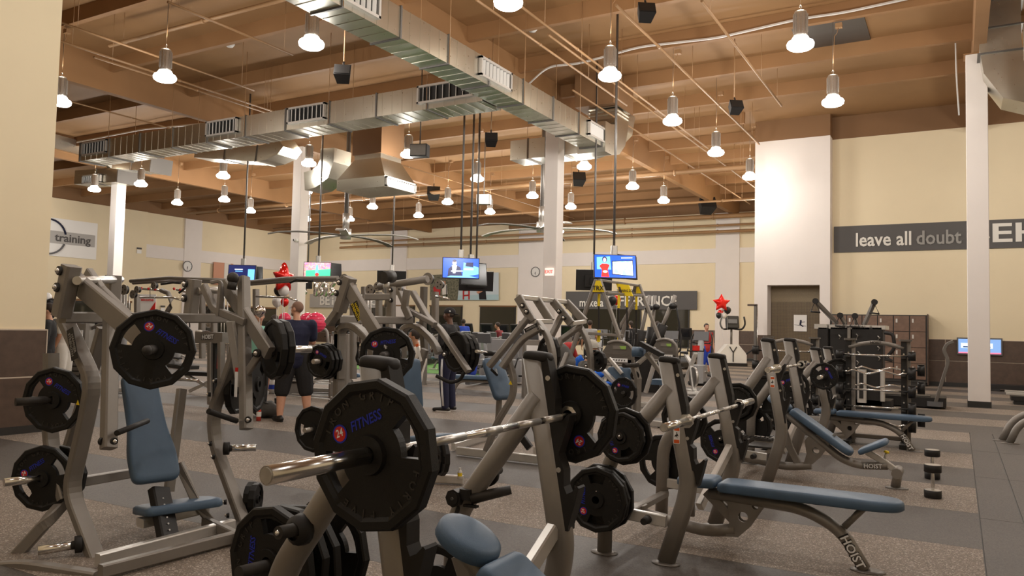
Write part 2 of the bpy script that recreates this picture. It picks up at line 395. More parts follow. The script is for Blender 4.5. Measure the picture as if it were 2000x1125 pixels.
# ------------------------------------------------------------------ ceiling
ceil = struct('ceiling', MB().box(((XL+XR)/2, (YN+YB)/2, ZD+.1), (XR-XL+.6, YB-YN+.6, .2)), MAT['deck_paint'])
for gx in (-31.1, -20.75, -10.45, .45, 10.9):
    MB().box((gx, (YN+YB)/2, (GIRD+ZD)/2), (.24, YB-YN, ZD-GIRD)).build('girder', MAT['beam_paint'], ceil)
for k in range(-8, 12):
    y = 12.95+2.57*k
    xe = XR if y < 24.5 else -6.1
    if YN < y < YB: MB().box(((XL+xe)/2, y, (PUR+ZD)/2), (xe-XL, .14, ZD-PUR)).build('purlin', MAT['beam_paint'], ceil)
def skylight(p, sx, sy):
    MB().box((p.x, p.y, ZD-.01), (sx, sy, .04)).build('roof_hatch', MAT['duct_dark'], ceil)
skylight(az(1622, 60, ZD), 1.6, 2.0)
skylight(az(1190, 200, ZD), .5, 1.0)
# columns
def column(x, y, label, z1=GIRD):
    o = thing('column', label, 'column', (x, y, 0))
    MB().box((0, 0, (z1+.13)/2), (.42, .42, z1-.13), b=.01).build('shaft', MAT['wall_white'], o)
    MB().box((0, 0, .065), (.45, .45, .13)).build('base_trim', MAT['base_dark'], o)
    MB().box((0, 0, z1-.01), (.5, .5, .02)).build('cap_plate', MAT['beam_paint'], o)
    return o
column(.39, 20.05, 'white square column on the right in front of the wall screen')
column(-10.2, 20.05, 'white square column carrying the exit sign in mid room')
column(-20.55, 20.25, 'white square column with a small camera beside the ball rack')
column(-31.1, 20.1, 'white square column nearest the training sign wall')
c4 = thing('security_camera', 'small white dome camera on the second white column', 'camera', (-20.4, 20.03, 4.45))
MB().cyl((0, 0, 0), (0, -.07, 0), .06).build('mount', MAT['white_plastic'], c4); MB().ball((0, -.1, 0), .075).build('dome', MAT['white_plastic'], c4); MB().ball((-.03, -.145, 0), .04).build('lens', MAT['black'], c4)

# ------------------------------------------------------------------ high-bay lamps
def lamp_proto():
    o = thing('high_bay_lamp', 'x', 'lamp', (0, 0, 0))
    MB().lathe([(.0, .62), (.10, .62), (.115, .58), (.115, .2), (.13, .16), (.0, .16)], 18).build('housing', MAT['steel'], o)
    mb = MB()
    for k in range(12): a = 2*PI*k/12; mb.box((.12*math.cos(a), .12*math.sin(a), .4), (.02, .006, .34), Matrix.Rotation(a, 3, 'Z'))
    mb.build('fins', MAT['steel'], o)
    MB().lathe([(.11, .17), (.135, .15), (.15, .11), (.215, .07), (.235, .03), (.225, -.02), (.18, -.055), (0, -.07)], 20).build('lens', MAT['lens'], o)
    mb = MB().tube([(0, 0, .62), (0, 0, .66), (.02, 0, .7), (0, 0, .74), (-.02, 0, .7)], .008, 6)
    mb.build('hook', MAT['steel'], o)
    MB().cyl((0, 0, .72), (0, 0, ZD-6.62), .005, n=6).build('cable', MAT['frame_dark'], o)
    mb = MB().box((.12, 0, 1.72), (.14, .12, .1)); mb.tube([(.12, .0, 1.7), (.08, 0, 1.55), (.03, 0, 1.5), (.02, 0, 1.2), (0, 0, .7)], .007, 5); mb.build('junction_box', MAT['pipe_paint'], o)
    return o
LP = lamp_proto()
xs = [-2.35, -6.03, -10.15, -14.4, -18.25, -22.2, -26.5, -30.0, -34.2]; ys = [10.33, 14.3, 18.25, 22.0, 26.0, 29.3]
skip = {(1, 0, 1)}
lamps = []
ordn = ['first', 'second', 'third', 'fourth', 'fifth', 'sixth', 'seventh', 'eighth', 'ninth']
seen = [(-10.29, 10.27), (-14.55, 10.32), (-18.54, 10.41), (-6.14, 10.34), (-6.08, 14.33), (-6.03, 18.15), (-2.4, 14.24), (-2.37, 18.13), (-5.98, 21.9), (-5.92, 25.79), (-14.33, 18.44), (-14.45, 22.5), (-10.21, 22.12), (-10.07, 25.95), (-10.03, 29.22), (-14.32, 26.29), (-14.09, 29.26), (-22.5, 18.43), (-26.84, 22.09), (-29.58, 21.86), (-26.89, 18.26), (-29.79, 18.23), (-28.4, 24.87), (-18.09, 18.13), (-22.1, 22.06), (-27.92, 27.94), (-22.13, 26.06), (-21.82, 28.98), (-18.3, 26.27), (-18.07, 29.25), (-25.81, 28.74)]
extra = [(-40.3, 21.6), (-38, 37.5), (-18.2, 36.5), (-6.9, 34.5), (-6.1, 6.4), (-2.3, 6.4), (-2.3, 2.4), (-6.1, 2.4), (1.8, 6.4), (1.8, 10.3), (1.8, 14.3), (1.8, -1.6), (-6.1, -1.6), (1.9, 23.2), (5.9, 14.3), (5.9, 22.5), (6.2, 4)]
def row(y):
    return min(range(6), key=lambda i: abs(ys[i]-y))
cnt = {}
for i, (x, y) in enumerate(seen+extra):
    if i < len(seen):
        r = row(y); same = sorted([q[0] for q in seen if row(q[1]) == r]); k = same.index(x)
        lab = 'lit high-bay pendant lamp, %s from the left in the %s lamp row from the viewer' % (ordn[k], ordn[r])
    elif i < len(seen)+4: lab = 'unseen high-bay pendant lamp added to light the far walls, %s beyond the regular rows' % ordn[i-len(seen)]  # hidden behind columns and walls, added to brighten the far walls
    else: lab = 'high-bay pendant lamp outside the picture, overhead or behind the viewer'
    o = LP if i == 0 else dup(LP, (x, y, 6.62))
    o.location = (x, y, 6.62); o['label'] = lab; o['group'] = 'high-bay ceiling lamps' if i < len(seen) else 'further high-bay lamps'
for i, (x, y) in enumerate(seen+extra):
    l = bpy.data.lights.new('lamp_light', 'POINT'); l.energy = LAMP_W*(.55 if (x, y) == (-5.92, 25.79) else 1.9 if y > 28 else 1 if y > 8 else .6); l.color = LAMP_COL; l.shadow_soft_size = .22
    lo = bpy.data.objects.new('lamp_light', l); C.objects.link(lo); lo.location = (x, y, 6.25)
    l = bpy.data.lights.new('lamp_uplight', 'POINT'); l.energy = UP_W; l.color = (1, .85, .66); l.shadow_soft_size = .15
    lo = bpy.data.objects.new('lamp_uplight', l); C.objects.link(lo); lo.location = (x+.0, y-.0, 7.5)

# ------------------------------------------------------------------ ducts
def duct(label, path, w_, h_, seam=1.45, parent=None, ribs=True, start=0):
    t = thing('air_duct', label, 'duct', path[0]); sec = [(-w_/2, -h_/2), (w_/2, -h_/2), (w_/2, h_/2), (-w_/2, h_/2)]
    a = Vector(path[0]); b = Vector(path[1]); L = (b-a).length; d = (b-a)/L; n = max(1, round(L/seam)); st = L/n
    for k in range(n):
        p0 = a+d*(k*st+.006); p1 = a+d*((k+1)*st-.006)
        MB().sweep([p0, p1], sec).build('duct_section', MAT['duct_metal'], t, True)
        q = a+d*((k+1)*st) if k < n-1 else b
        s2 = [(x*(1+.05/w_), y*(1+.05/h_)) for x, y in sec]
        MB().sweep([q-d*.02, q+d*.02], s2).build('flange', MAT['duct_dark'], t, True)
        sd = d.cross(V(0, 0, 1))*(w_/2+.03)
        if k % 2 == 0:
            for s_ in (-1, 1): MB().cyl(q+sd*s_-V(0, 0, h_/2), V(q.x+sd.x*s_, q.y+sd.y*s_, ZD), .008, n=5).build('hanger_rod', MAT['pipe_paint'], t, True)
    if ribs:
        mb = MB(); m = int(L/.3)
        for k in range(m):
            q = a+d*(.15+k*.3); s2 = [(x*(1+.012/w_), y*(1+.012/h_)) for x, y in sec]; mb.sweep([q-d*.004, q+d*.004], s2)
        o = mb.build('seam_ribs', MAT['duct_metal'], t, True); o['kind'] = 'stuff'
    return t
def elbow(t, c, r, w_, a0, a1, plane, wdir):
    # rectangular elbow swept on an arc; plane=(u,v) directions, wdir = axis across
    u, v = Vector(plane[0]), Vector(plane[1]); pts = []
    for k in range(11): a = a0+(a1-a0)*k/10; pts.append(Vector(c)+u*r*math.cos(a)+v*r*math.sin(a))
    return pts
def grille(parent_t, c, nrm, w_, h_, world=True, n=8):
    c = Vector(c); nrm = Vector(nrm).normalized(); M = frame(c, nrm.cross(Vector((0, 0, 1)))*-1, (0, 0, 1))
    fr = MB()
    for (x, y, a, b) in ((0, h_/2-.02, w_, .05), (0, -h_/2+.02, w_, .05), (w_/2-.025, 0, .05, h_), (-w_/2+.025, 0, .05, h_)): fr.box(M @ V(x, y, .03), (a, b, .09), M.to_3x3())
    fr.box(M @ V(0, 0, .005), (w_, h_, .01), M.to_3x3())
    g = fr.build('register_frame', MAT['frame_light'], parent_t, world)
    for k in range(n):
        x = (-w_/2+.07)+(w_-.14)*(k+.5)/n; MB().box(M @ V(x, 0, .035), (.014, h_-.1, .08), M.to_3x3() @ Matrix.Rotation(.55, 3, 'Y')).build('louvre', MAT['white_plastic'], parent_t, world)
    MB().box(M @ V(0, 0, .012), (w_-.1, h_-.08, .01), M.to_3x3()).build('opening', MAT['black'], parent_t, world)
D1 = duct('long galvanised supply duct running from top centre towards the roof shaft', ((-8.72, 4.6, 6.78), (-8.72, 19.3, 6.78)), .64, .54)
for px, py in ((967, 152), (1165, 260), (690, -8)):
    q = ax(px, py, -8.38); grille(D1, (-8.395, q.y, 6.8), (1, 0, 0), 1.25 if px < 1100 else 1.1, .4)
# end elbow up into the roof shaft
pts = [(-8.72, 19.32, 6.78), (-8.72, 19.75, 6.78), (-8.72, 20.15, 6.87), (-8.72, 20.42, 7.08), (-8.72, 20.55, 7.4), (-8.72, 20.57, 7.75)]
MB().sweep(pts, [(-.42, -.42), (.42, -.42), (.42, .42), (-.42, .42)], up=(0, -.3, 1), smooth=False).build('elbow', MAT['duct_metal'], D1, True)
for z in (7.62, 7.72, 7.82): MB().box((-8.72, 20.57, z), (.92, .92, .03)).build('collar', MAT['duct_metal'], D1, True)
sh = thing('roof_shaft', 'brown painted roof shaft above the end of the long duct', 'duct', (-8.9, 20.6, 7.85)); MB().box((0, 0, (ZD-7.85)/2), (1.2, 1.5, ZD-7.85)).build('casing', MAT['brown_paint'], sh)
D2 = duct('galvanised cross duct with registers running to the left', ((-9.1, 14.72, 6.79), (-24.25, 14.72, 6.79)), .82, .56)
for px, py, wd in ((185, 302, 1.3), (434, 260, 1.25), (599, 240, 1.3), (872, 196, 1.6)):
    q = ay(px, py, 14.3); grille(D2, (q.x, 14.305, 6.85), (0, -1, 0), wd, .42)
# duct with elbow below the cross duct (centre left)
D3 = duct('short galvanised return duct with a curved end under the cross duct', (ay(400, 298, 17.4), ay(520, 305, 17.4)), .8, .5, ribs=False)
p = ay(520, 305, 17.4)
MB().sweep([p, p+V(.4, 0, .02), p+V(.8, 0, .12), p+V(1.0, 0, .3)], [(-.4, -.25), (.4, -.25), (.4, .25), (-.4, .25)], up=(-.3, 0, 1)).build('elbow', MAT['duct_metal'], D3, True)
# left cluster
D4 = duct('stub duct with a register at the far left under the cross duct', (ay(165, 350, 19.9), ay(250, 345, 19.9)), .9, .6, ribs=False)
q = ay(180, 350, 19.4); grille(D4, q, (0, -1, 0), 1.3, .36)
q = ay(225, 340, 19.9)
MB().sweep([q+V(.3, 0, -.05), q+V(.25, 0, .3), q+V(0, -.6, .62), q+V(-.1, -1.8, .75), q+V(-.1, -3, .8)], [(-.35, -.28), (.35, -.28), (.35, .28), (-.35, .28)]).build('elbow', MAT['duct_metal'], D4, True)
D5 = duct('open galvanised box duct beside the far left stub duct', (ay(240, 320, 19.2), ay(315, 325, 19.2)), .9, .55, ribs=False)
# diffuser hood and elbow near the second column
pc = ay(735, 350, 18.8)
H = thing('diffuser_hood', 'large galvanised diffuser hood with grille below a brown roof shaft', 'duct', pc)
def ringbox(c, sx, sy, z): return [Vector((c.x-sx/2, c.y-sy/2, z)), Vector((c.x+sx/2, c.y-sy/2, z)), Vector((c.x+sx/2, c.y+sy/2, z)), Vector((c.x-sx/2, c.y+sy/2, z))]
z0 = pc.z-.42; r0 = ringbox(pc, 1.9, 1.5, z0); r1 = ringbox(pc, 1.9, 1.5, z0+.33); r2 = ringbox(pc+V(.0, .05, 0), 1.05, 1.0, z0+.98); r3 = ringbox(pc+V(.0, .05, 0), 1.05, 1.0, z0+1.15)
vs_ = r0+r1+r2+r3; fs = [(3, 2, 1, 0)]+[(j*4+i, j*4+(i+1) % 4, j*4+4+(i+1) % 4, j*4+4+i) for j in range(3) for i in range(4)]
MB().add(vs_, fs).build('hood', MAT['duct_metal'], H, True)
grille(H, (pc.x+.955, pc.y, z0+.16), (1, 0, 0), 1.46, .3, n=12)
MB().box((pc.x, pc.y+.05, (z0+1.12+ZD)/2), (1.15, 1.1, ZD-z0-1.12)).build('shaft', MAT['brown_paint'], H, True)
pe = ay(645, 340, 18.8)
MB().sweep([pe+V(-.75, 0, -.25), pe+V(-.35, 0, -.2), pe+V(.05, 0, .0), pe+V(.2, 0, .35), pe+V(.22, 0, .75)], [(-.4, -.3), (.4, -.3), (.4, .3), (-.4, .3)], up=(-.3, 0, 1)).build('elbow', MAT['duct_metal'], H, True)
# duct behind the centre column
D6 = duct('galvanised duct with curved underside behind the centre column', (az(1010, 300, 7.1), az(1010, 300, 7.1)+V(1.9, 0, 0)), .9, .62, seam=.6, ribs=False)
p6 = az(1010, 300, 7.1)+V(1.9, 0, 0)
MB().sweep([p6, p6+V(.7, 0, 0), p6+V(1.2, 0, .12), p6+V(1.55, 0, .45), p6+V(1.62, 0, .9)], [(-.45, -.31), (.45, -.31), (.45, .31), (-.45, .31)], up=(-.3, 0, 1)).build('elbow', MAT['duct_metal'], D6, True)
# top right duct and elbow
D7 = thing('air_duct', 'galvanised duct elbow at the top right corner of the ceiling', 'duct', (1.15, 19.0, 7.2))
q = ad(1952, 150, 17)
MB().sweep([q+V(0, 0, 1.6), q+V(0, 0, .55), q+V(.06, 0, .1), q+V(.3, 0, -.3), q+V(.8, 0, -.5), q+V(1.6, 0, -.52)], [(-.5, -.38), (.5, -.38), (.5, .38), (-.5, .38)], up=(1, 0, .2)).build('elbow', MAT['duct_metal'], D7, True)
for dz in (.95, .4): MB().box(q+V(0, 0, dz), (.84, 1.08, .03)).build('collar', MAT['duct_dark'], D7, True)
MB().box(q+V(.95, 0, -.5), (.03, 1.08, .84)).build('collar', MAT['duct_dark'], D7, True)
MB().box(q+V(0, 0, 2.2), (.9, 1.1, 1.3)).build('roof_shaft', MAT['frame_dark'], D7, True)
q = ad(2010, 130, 14.5)
MB().sweep([q+V(.3, 0, .9), q+V(.3, 0, .3), q+V(.4, 0, -.2), q+V(.8, 0, -.5), q+V(1.6, 0, -.55)], [(-.4, -.36), (.4, -.36), (.4, .36), (-.4, .36)], up=(1, 0, .2)).build('elbow', MAT['duct_metal'], D7, True)

# ------------------------------------------------------------------ pipes
def pipe(label, p0, p1, r=.03, z=None, drops=(), m='pipe_paint', fit=2.4):
    t = thing('sprinkler_pipe', label, 'pipe', p0); MB().cyl(p0, p1, r, n=8).build('pipe_run', MAT[m], t, True)
    a, b = Vector(p0), Vector(p1); L = (b-a).length; n = int(L/fit)
    for q in (a.lerp(b, .08), a.lerp(b, .92)): MB().cyl(q, V(q.x, q.y, ZD), .006, n=5).build('hanger_rod', MAT[m], t, True)
    for k in range(1, n):
        q = a+(b-a)*k/n
        MB().cyl(q-(b-a)/L*.035, q+(b-a)/L*.035, r*1.35, n=8).build('coupling', MAT[m], t, True) if k % 2 else MB().cyl(q, V(q.x, q.y, ZD), .006, n=5).build('hanger_rod', MAT[m], t, True)
    return t
def ypipe(lab, x, y0, y1, z, r=.03): return pipe(lab, (x, y0, z), (x, y1, z), r)
def xpipe(lab, y, x0, x1, z, r=.03): return pipe(lab, (x0, y, z), (x1, y, z), r)
zz = 7.7
for nm, (pa, pb_) in {'first long branch pipe from top centre to the white block': ((1210, 8), (1478, 282)), 'second branch pipe at top right ending before the brown wall': ((1380, 0), (1520, 208))}.items():
    a, b = az(*pa, zz), az(*pb_, zz); xm = (a.x+b.x)/2; ypipe('brown '+nm, xm, a.y, b.y, zz, .028)
for i, (pa, pb_) in enumerate([((930, 0), (1225, 206)), ((1020, 10), (1380, 290)), ((1110, 60), (1470, 380)), ((1160, 170), (1440, 400))]):
    a, b = az(*pa, 7.5), az(*pb_, 7.5); ypipe('thin brown sprinkler pipe over the centre right bay, %s of four' % ordn[i], (a.x+b.x)/2, a.y, b.y, 7.5, .025)
for i, (pa, pb_) in enumerate([((120, 40), (490, 178)), ((120, 65), (520, 225)), ((180, 112), (548, 228)), ((340, 0), (560, 110))]):
    a, b = az(*pa, 7.5), az(*pb_, 7.5); ypipe('thin brown sprinkler pipe over the left bay, %s of four' % ordn[i], (a.x+b.x)/2, a.y, b.y, 7.5, .025)
for i, (pa, pb_) in enumerate([((620, 300), (860, 400)), ((800, 290), (1060, 430)), ((640, 320), (900, 425)), ((120, 180), (480, 300))]):
    a, b = az(*pa, 7.6), az(*pb_, 7.6); ypipe('thin brown sprinkler pipe over the far centre bays, %s of four' % ordn[i], (a.x+b.x)/2, a.y, b.y, 7.6, .022)
a = az(280, 65, 8.1); b = az(560, 5, 8.1); xpipe('brown pipe crossing the top left bay on hangers', (a.y+b.y)/2, a.x-1.5, b.x+1, 8.1, .045)
a = az(1200, 346, 7.3); b = az(1479, 325, 7.3); xpipe('thick tan main pipe crossing the whole hall before the far wall', (a.y+b.y)/2, az(335, 411, 7.3).x, b.x+2, 7.3, .085)
a = az(1200, 405, 7.2); xpipe('brown pipe above the far cardio row', a.y, -36, -6.3, 7.2, .05)
a = ay(1300, 428, 41.2); xpipe('thickest brown pipe along the far wall', 41.2, -24, -6.3, a.z, .13)
a = ay(1300, 445, 41.4); xpipe('upper tan pipe of the far wall pair', 41.4, -38, -6.3, a.z, .06)
a = ay(1300, 455, 41.4); xpipe('lower brown pipe of the far wall pair', 41.4, -38, -6.3, a.z-.05, .08)
# cable bundles clipped along purlins
def cable(label, pts, r=.02):
    t = thing('cable_bundle', label, 'cable', pts[0]); MB().tube(fil(pts, .3), r, 6).build('cable_run', MAT['white_plastic'], t, True); MB().tube([Vector(p)+V(0, .01, .03) for p in fil(pts, .3)], r*.6, 6).build('cable_run', MAT['white_plastic'], t, True)
yc = 17.85
cable('white cable bundle clipped along the beam from centre to top right', [V(az(1040, 178, 7.95).x, yc, 7.95), ay(1070, 130, yc), ay(1130, 125, yc), ay(1250, 92, yc), ay(1400, 75, yc), ay(1560, 38, yc), ay(1650, 25, yc), ay(1880, -25, yc)])
cable('white cable bundle sagging along the beam at upper left', [ay(150, 278, 17.7), ay(280, 253, 17.7), ay(420, 240, 17.7), ay(560, 222, 17.7), ay(660, 205, 17.7), ay(770, 185, 17.7), ay(870, 165, 17.7)])
cable('thin white cable hung beside the top right column', [ad(1878, -20, 19), ad(1866, 60, 19), ad(1868, 150, 19), ad(1873, 225, 19)], .02)

# ------------------------------------------------------------------ speakers
def speaker(label, px, py, D, s=.3, rz=0.6):
    c = ad(px, py, D); o = thing('ceiling_speaker', label, 'speaker', c, rz)
    R = Matrix.Rotation(math.radians(-28), 3, 'X')
    mb = MB(); sec = [(-s*.62, -.5*s), (s*.62, -.5*s), (s*.45, .5*s), (-s*.45, .5*s)]
    P = [R @ V(x, y, z) for z in (-s*.5, s*.5) for x, y in sec]
    mb.add(P, [(3, 2, 1, 0), (4, 5, 6, 7), (0, 1, 5, 4), (1, 2, 6, 5), (2, 3, 7, 6), (3, 0, 4, 7)]); mb.build('cabinet', MAT['black_soft'], o)
    MB().box(R @ V(0, -.51*s, 0), (s*1.1, .02, s*.88), R).build('grille', MAT['black'], o)
    MB().tube([(0, .1*s, .4*s), (0, .1*s, .85*s), (0, .25*s, 1.0*s)], .02, 6).build('bracket', MAT['black_soft'], o)
    MB().cyl((0, .25*s, s), (0, .25*s, max(s+.1, ZD-c.z)), .012, n=6).build('hanger_rod', MAT['pipe_paint'], o)
for i, (px, py, D, l, s) in enumerate([(1261, 25, 14, 'black box speaker at the top above centre right', .25), (670, 145, 14.5, 'black box speaker above the cross duct at centre left', .25), (1436, 210, 18.5, 'black box speaker just left of the white block', .25), (959, 273, 19, 'black box speaker left of the centre column', .25), (1380, 402, 38, 'black box speaker close to the far wall', .62), (1130, 350, 30, 'small black speaker right of the centre column', .4), (847, 378, 34, 'small black speaker over the far centre', .45)]):
    speaker(l, px, py, D, s)
for px, py, D, l in [(820, 295, 22, 'grey square loudspeaker panel behind a lamp at centre'), (945, 390, 28, 'pale square loudspeaker panel over the far centre')]:
    c = ad(px, py, D); o = thing('loudspeaker_panel', l, 'speaker', c, .3); MB().box((0, 0, 0), (.5, .3, .35), b=.02).build('cabinet', MAT['black_soft' if px < 900 else 'frame'], o); MB().box((0, -.16, 0), (.45, .02, .3)).build('grille', MAT['frame_dark'], o); MB().cyl((0, 0, .1), (0, 0, ZD-c.z), .02, n=6).build('hanger_rod', MAT['frame_dark'], o)
for px, py, Y, l in [(449, 88, 13.2, 'white smoke detector on the left ceiling bay'), (1040, 58, 15.2, 'white smoke detector by the beam at top centre')]:
    c = az(px, py, ZD-.08); o = thing('smoke_detector', l, 'detector', c); MB().lathe([(0, .07), (.12, .07), (.13, .02), (.08, -.05), (0, -.06)], 14).build('body', MAT['white_plastic'], o)
# ceiling fans
def fan(label, hub, a0, top=ZD):
    o = thing('ceiling_fan', label, 'fan', hub)
    MB().cyl((0, 0, 0), (0, 0, top-hub[2]), .07, n=10).build('down_rod', MAT['frame_dark'], o)
    MB().cyl((0, 0, -.12), (0, 0, .22), .18).build('hub', MAT['frame_light'], o); MB().cyl((0, 0, .22), (0, 0, .75), .11).build('motor', MAT['steel'], o)
    for k in range(5):
        a = a0+2*PI*k/5; d = V(math.cos(a), math.sin(a), 0)
        MB().beam([d*.15, d*.8+V(0, 0, .03), d*1.6+V(0, 0, .02), d*2.2-V(0, 0, .04), d*2.5-V(0, 0, .12)], .26, .035).build('blade', MAT['frame_dark' if k % 2 else 'frame_light'], o)
fan('large ceiling fan with broad blades between second and third column', ad(675, 460, 26), .35)
fan('large ceiling fan hidden partly behind the centre column', ad(1058, 447, 26), .5)

# ------------------------------------------------------------------ wall signs
o = thing('wall_sign', 'dark sign band reading leave all doubt BEHIND on the right wall', 'sign', (0, YR, 4.7))
MB().box((3.9, YR-.02, 4.68), (14.95, .04, .87)).build('panel', MAT['sign_dark'], o, True)
def ltext(s, x0, x1, z, Y, cap, m, par, bold=True):
    me = text_mesh(s, bold, .03); xsv = [v.co.x for v in me.vertices]; a, b = min(xsv), max(xsv); k = (x1-x0)/(b-a)
    mb = MB(); mb.add([V((v.co.x-a)*k+x0, Y-.02-abs(v.co.z*.3)-(.02 if v.co.z > 0 else 0), v.co.y*cap+z) for v in me.vertices], [tuple(p.vertices) for p in me.polygons]); return mb.build('lettering', m, par, True)
ltext('leave all', ay(1672, 470, YR).x, ay(1780, 470, YR).x, 4.62, YR-.02, .62, MAT['sign_letter'], o)
ltext('doubt', ay(1790, 470, YR).x, ay(1878, 470, YR).x, 4.62, YR-.02, .62, MAT['sign_grey_letter'], o)
ltext('BEHIND', ay(1893, 460, YR).x-.05, ay(1893, 460, YR).x+4.05, 4.68, YR-.02, .8, MAT['sign_letter'], o)
o = thing('wall_sign', 'dark sign board reading make a DIFFERENCE on the far wall', 'sign', (-16.6, YB, 3.2))
MB().box((-16.65, YB-.14, 3.27), (8.1, .05, 1.05)).build('panel', MAT['sign_dark'], o, True)
ltext('make a', -19.75, -18.2, 3.1, YB-.17, .68, MAT['sign_letter'], o); ltext('DIFFERENCE', -18.0, -13.75, 3.2, YB-.17, .8, MAT['sign_letter'], o)
o = thing('wall_sign', 'grey counter sign reading BE Inspired on the far left', 'sign', ad(640, 585, 38))
q0 = ay(612, 585, YB); MB().box((q0.x+3, YB-.14, 3.2), (6.4, .05, 1.0)).build('panel', MAT['sign_grey'], o, True)
ltext('BE', ay(629, 585, YB).x, ay(648, 585, YB).x, 3.2, YB-.17, 1.0, MAT['sign_letter'], o); ltext('inspired', ay(652, 585, YB).x, ay(740, 585, YB).x, 3.15, YB-.17, .8, MAT['sign_letter'], o)
o = thing('wall_sign', 'white square wall sign with a grey plate reading training', 'sign', (XL+.15, 24.6, 5.8))
MB().box((XL+.15, 24.4, 5.95), (.06, 4.6, 2.1)).build('board', MAT['sign_white'], o, True); MB().box((XL+.2, 24.0, 5.95), (.05, 5.1, .68)).build('plate', MAT['sign_grey'], o, True)
me = text_mesh('training', True, .03); xsv = [v.co.x for v in me.vertices]; a, b = min(xsv), max(xsv); k = 2.05/(b-a)
mb = MB(); mb.add([V(XL+.24+v.co.z*.2, 24.25+(v.co.x-a)*k, 5.93+v.co.y*.62) for v in me.vertices], [tuple(p.vertices) for p in me.polygons]); mb.build('lettering', MAT['sign_dark'], o, True)
for r_, m_ , aa in ((.95, 'navy', (.2, 2.6)), (.95, 'grey_plastic', (3.6, 5.9))):
    MB().tube([(XL+.26, 23.9+r_*math.cos(aa[0]+(aa[1]-aa[0])*k/14), 5.95+r_*math.sin(aa[0]+(aa[1]-aa[0])*k/14)) for k in range(15)], .05, 6).build('ring_arc', MAT[m_], o, True)
# exit sign
o = thing('exit_sign', 'lit sign reading EXIT on the centre column', 'sign', (-10.2, 19.8, 4.0)); q = ay(1073, 531, 19.82)
MB().box(q, (.26, .06, .22)).build('housing', MAT['exit_panel'], o, True); text('EXIT', 'lettering', MAT['exit_letter'], frame(q+V(0, -.035, 0), (1, 0, 0), (0, 0, 1)), .13, o, True, .004)
q = ay(1091, 511, 20.36); o = thing('exit_sign', 'second exit sign seen edge-on behind the centre column', 'sign', q); MB().box((0, 0, 0), (.22, .05, .18)).build('housing', MAT['exit_panel'], o); MB().box((-.12, -.02, 0), (.1, .03, .05)).build('bracket', MAT['steel'], o); text('EXIT', 'lettering', MAT['exit_letter'], frame((0, -.03, 0), (1, 0, 0), (0, 0, 1)), .09, o, True, .004, world=False)
# clocks
def clock(label, c, nrm, r):
    o = thing('wall_clock', label, 'clock', c); M = frame((0, 0, 0), Vector(nrm).cross(Vector((0, 0, 1)))*-1, (0, 0, 1))
    MB().lathe([(r*.9, .02), (r, .05), (r, 0), (0, 0)], 28, M).build('rim', MAT['black'], o); MB().lathe([(0, .02), (r*.92, .02)], 28, M).build('face', MAT['white_plastic'], o)
    MB().box(M @ V(0, -r*.3, .03), (r*.06, r*.62, .01), M.to_3x3()).build('minute_hand', MAT['black'], o); MB().box(M @ V(-r*.05, -r*.22, .03), (r*.09, r*.42, .01), M.to_3x3() @ Matrix.Rotation(-.25, 3, 'Z')).build('hour_hand', MAT['black'], o)
    mb = MB()
    for k in range(12): a = k*PI/6; mb.box(M @ V(r*.78*math.cos(a), r*.78*math.sin(a), .03), (r*.12, r*.04, .008), M.to_3x3() @ Matrix.Rotation(a, 3, 'Z'))
    mb.build('hour_marks', MAT['black'], o)
clock('round black rimmed clock on the far wall left of the centre column', ay(1046, 531, YB-.16), (0, -1, 0), .31)
clock('round black rimmed clock on the left wall', ax(366, 520, XL+.16), (1, 0, 0), .34)
# posters far wall
def flatpoly(name, m, par, pts, Y, t=.012): # pts pixel polygon on plane Y
    mb = MB(); P = [ay(x, y, Y) for x, y in pts]; n = len(P); Q = [p+V(0, t, 0) for p in P]; mb.add(P+Q, [tuple(range(n)), tuple(range(n, 2*n))[::-1]]+[(i, (i+1) % n, n+(i+1) % n, n+i) for i in range(n)]); return mb.build(name, m, par, True)
mat('forest', (.05, .055, .03), .6, noise=.9, nscale=9, col2=(.24, .22, .15)); mat('sky_print', (.55, .62, .66), .6); mat('sea_print', (.42, .58, .62), .6); mat('skin_print', (.55, .26, .16), .6)
o = thing('wall_poster', 'large photo poster of two hikers among trees on the far wall', 'poster', ay(868, 560, YB-.1))
flatpoly('forest_print', MAT['forest'], o, [(840, 537), (898, 535), (893, 586), (840, 586)], YB-.2)
flatpoly('figure_print', MAT['red_cloth'], o, [(846, 562), (855, 553), (861, 560), (859, 577), (848, 576)], YB-.22); flatpoly('figure_print', MAT['white_cloth'], o, [(863, 558), (872, 555), (874, 574), (864, 576)], YB-.22)
flatpoly('face_print', MAT['skin_print'], o, [(855, 548), (861, 548), (861, 555), (855, 555)], YB-.22); flatpoly('face_print', MAT['skin_print'], o, [(865, 549), (870, 549), (870, 556), (865, 556)], YB-.22); flatpoly('leg_print', MAT['skin_print'], o, [(844, 575), (858, 576), (857, 583), (846, 584)], YB-.22)
o = thing('wall_poster', 'large photo poster of a red bridge tower and a runner on the far wall', 'poster', ay(935, 560, YB-.1))
flatpoly('sky_print', MAT['sky_print'], o, [(898.5, 535), (974, 532), (974, 586), (893.5, 586)], YB-.2); flatpoly('sea_print', MAT['sea_print'], o, [(895, 577), (974, 575), (974, 586), (893.5, 586)], YB-.215)
flatpoly('tower_print', MAT['red_cloth'], o, [(904, 540), (907, 540), (906.5, 585), (903.5, 585)], YB-.22); flatpoly('tower_print', MAT['red_cloth'], o, [(914, 540), (917, 540), (917.5, 585), (914.5, 585)], YB-.22)
for y in (545, 556, 566, 576): flatpoly('tower_print', MAT['red_cloth'], o, [(906, y), (915, y-1), (915, y+2), (906, y+3)], YB-.22)
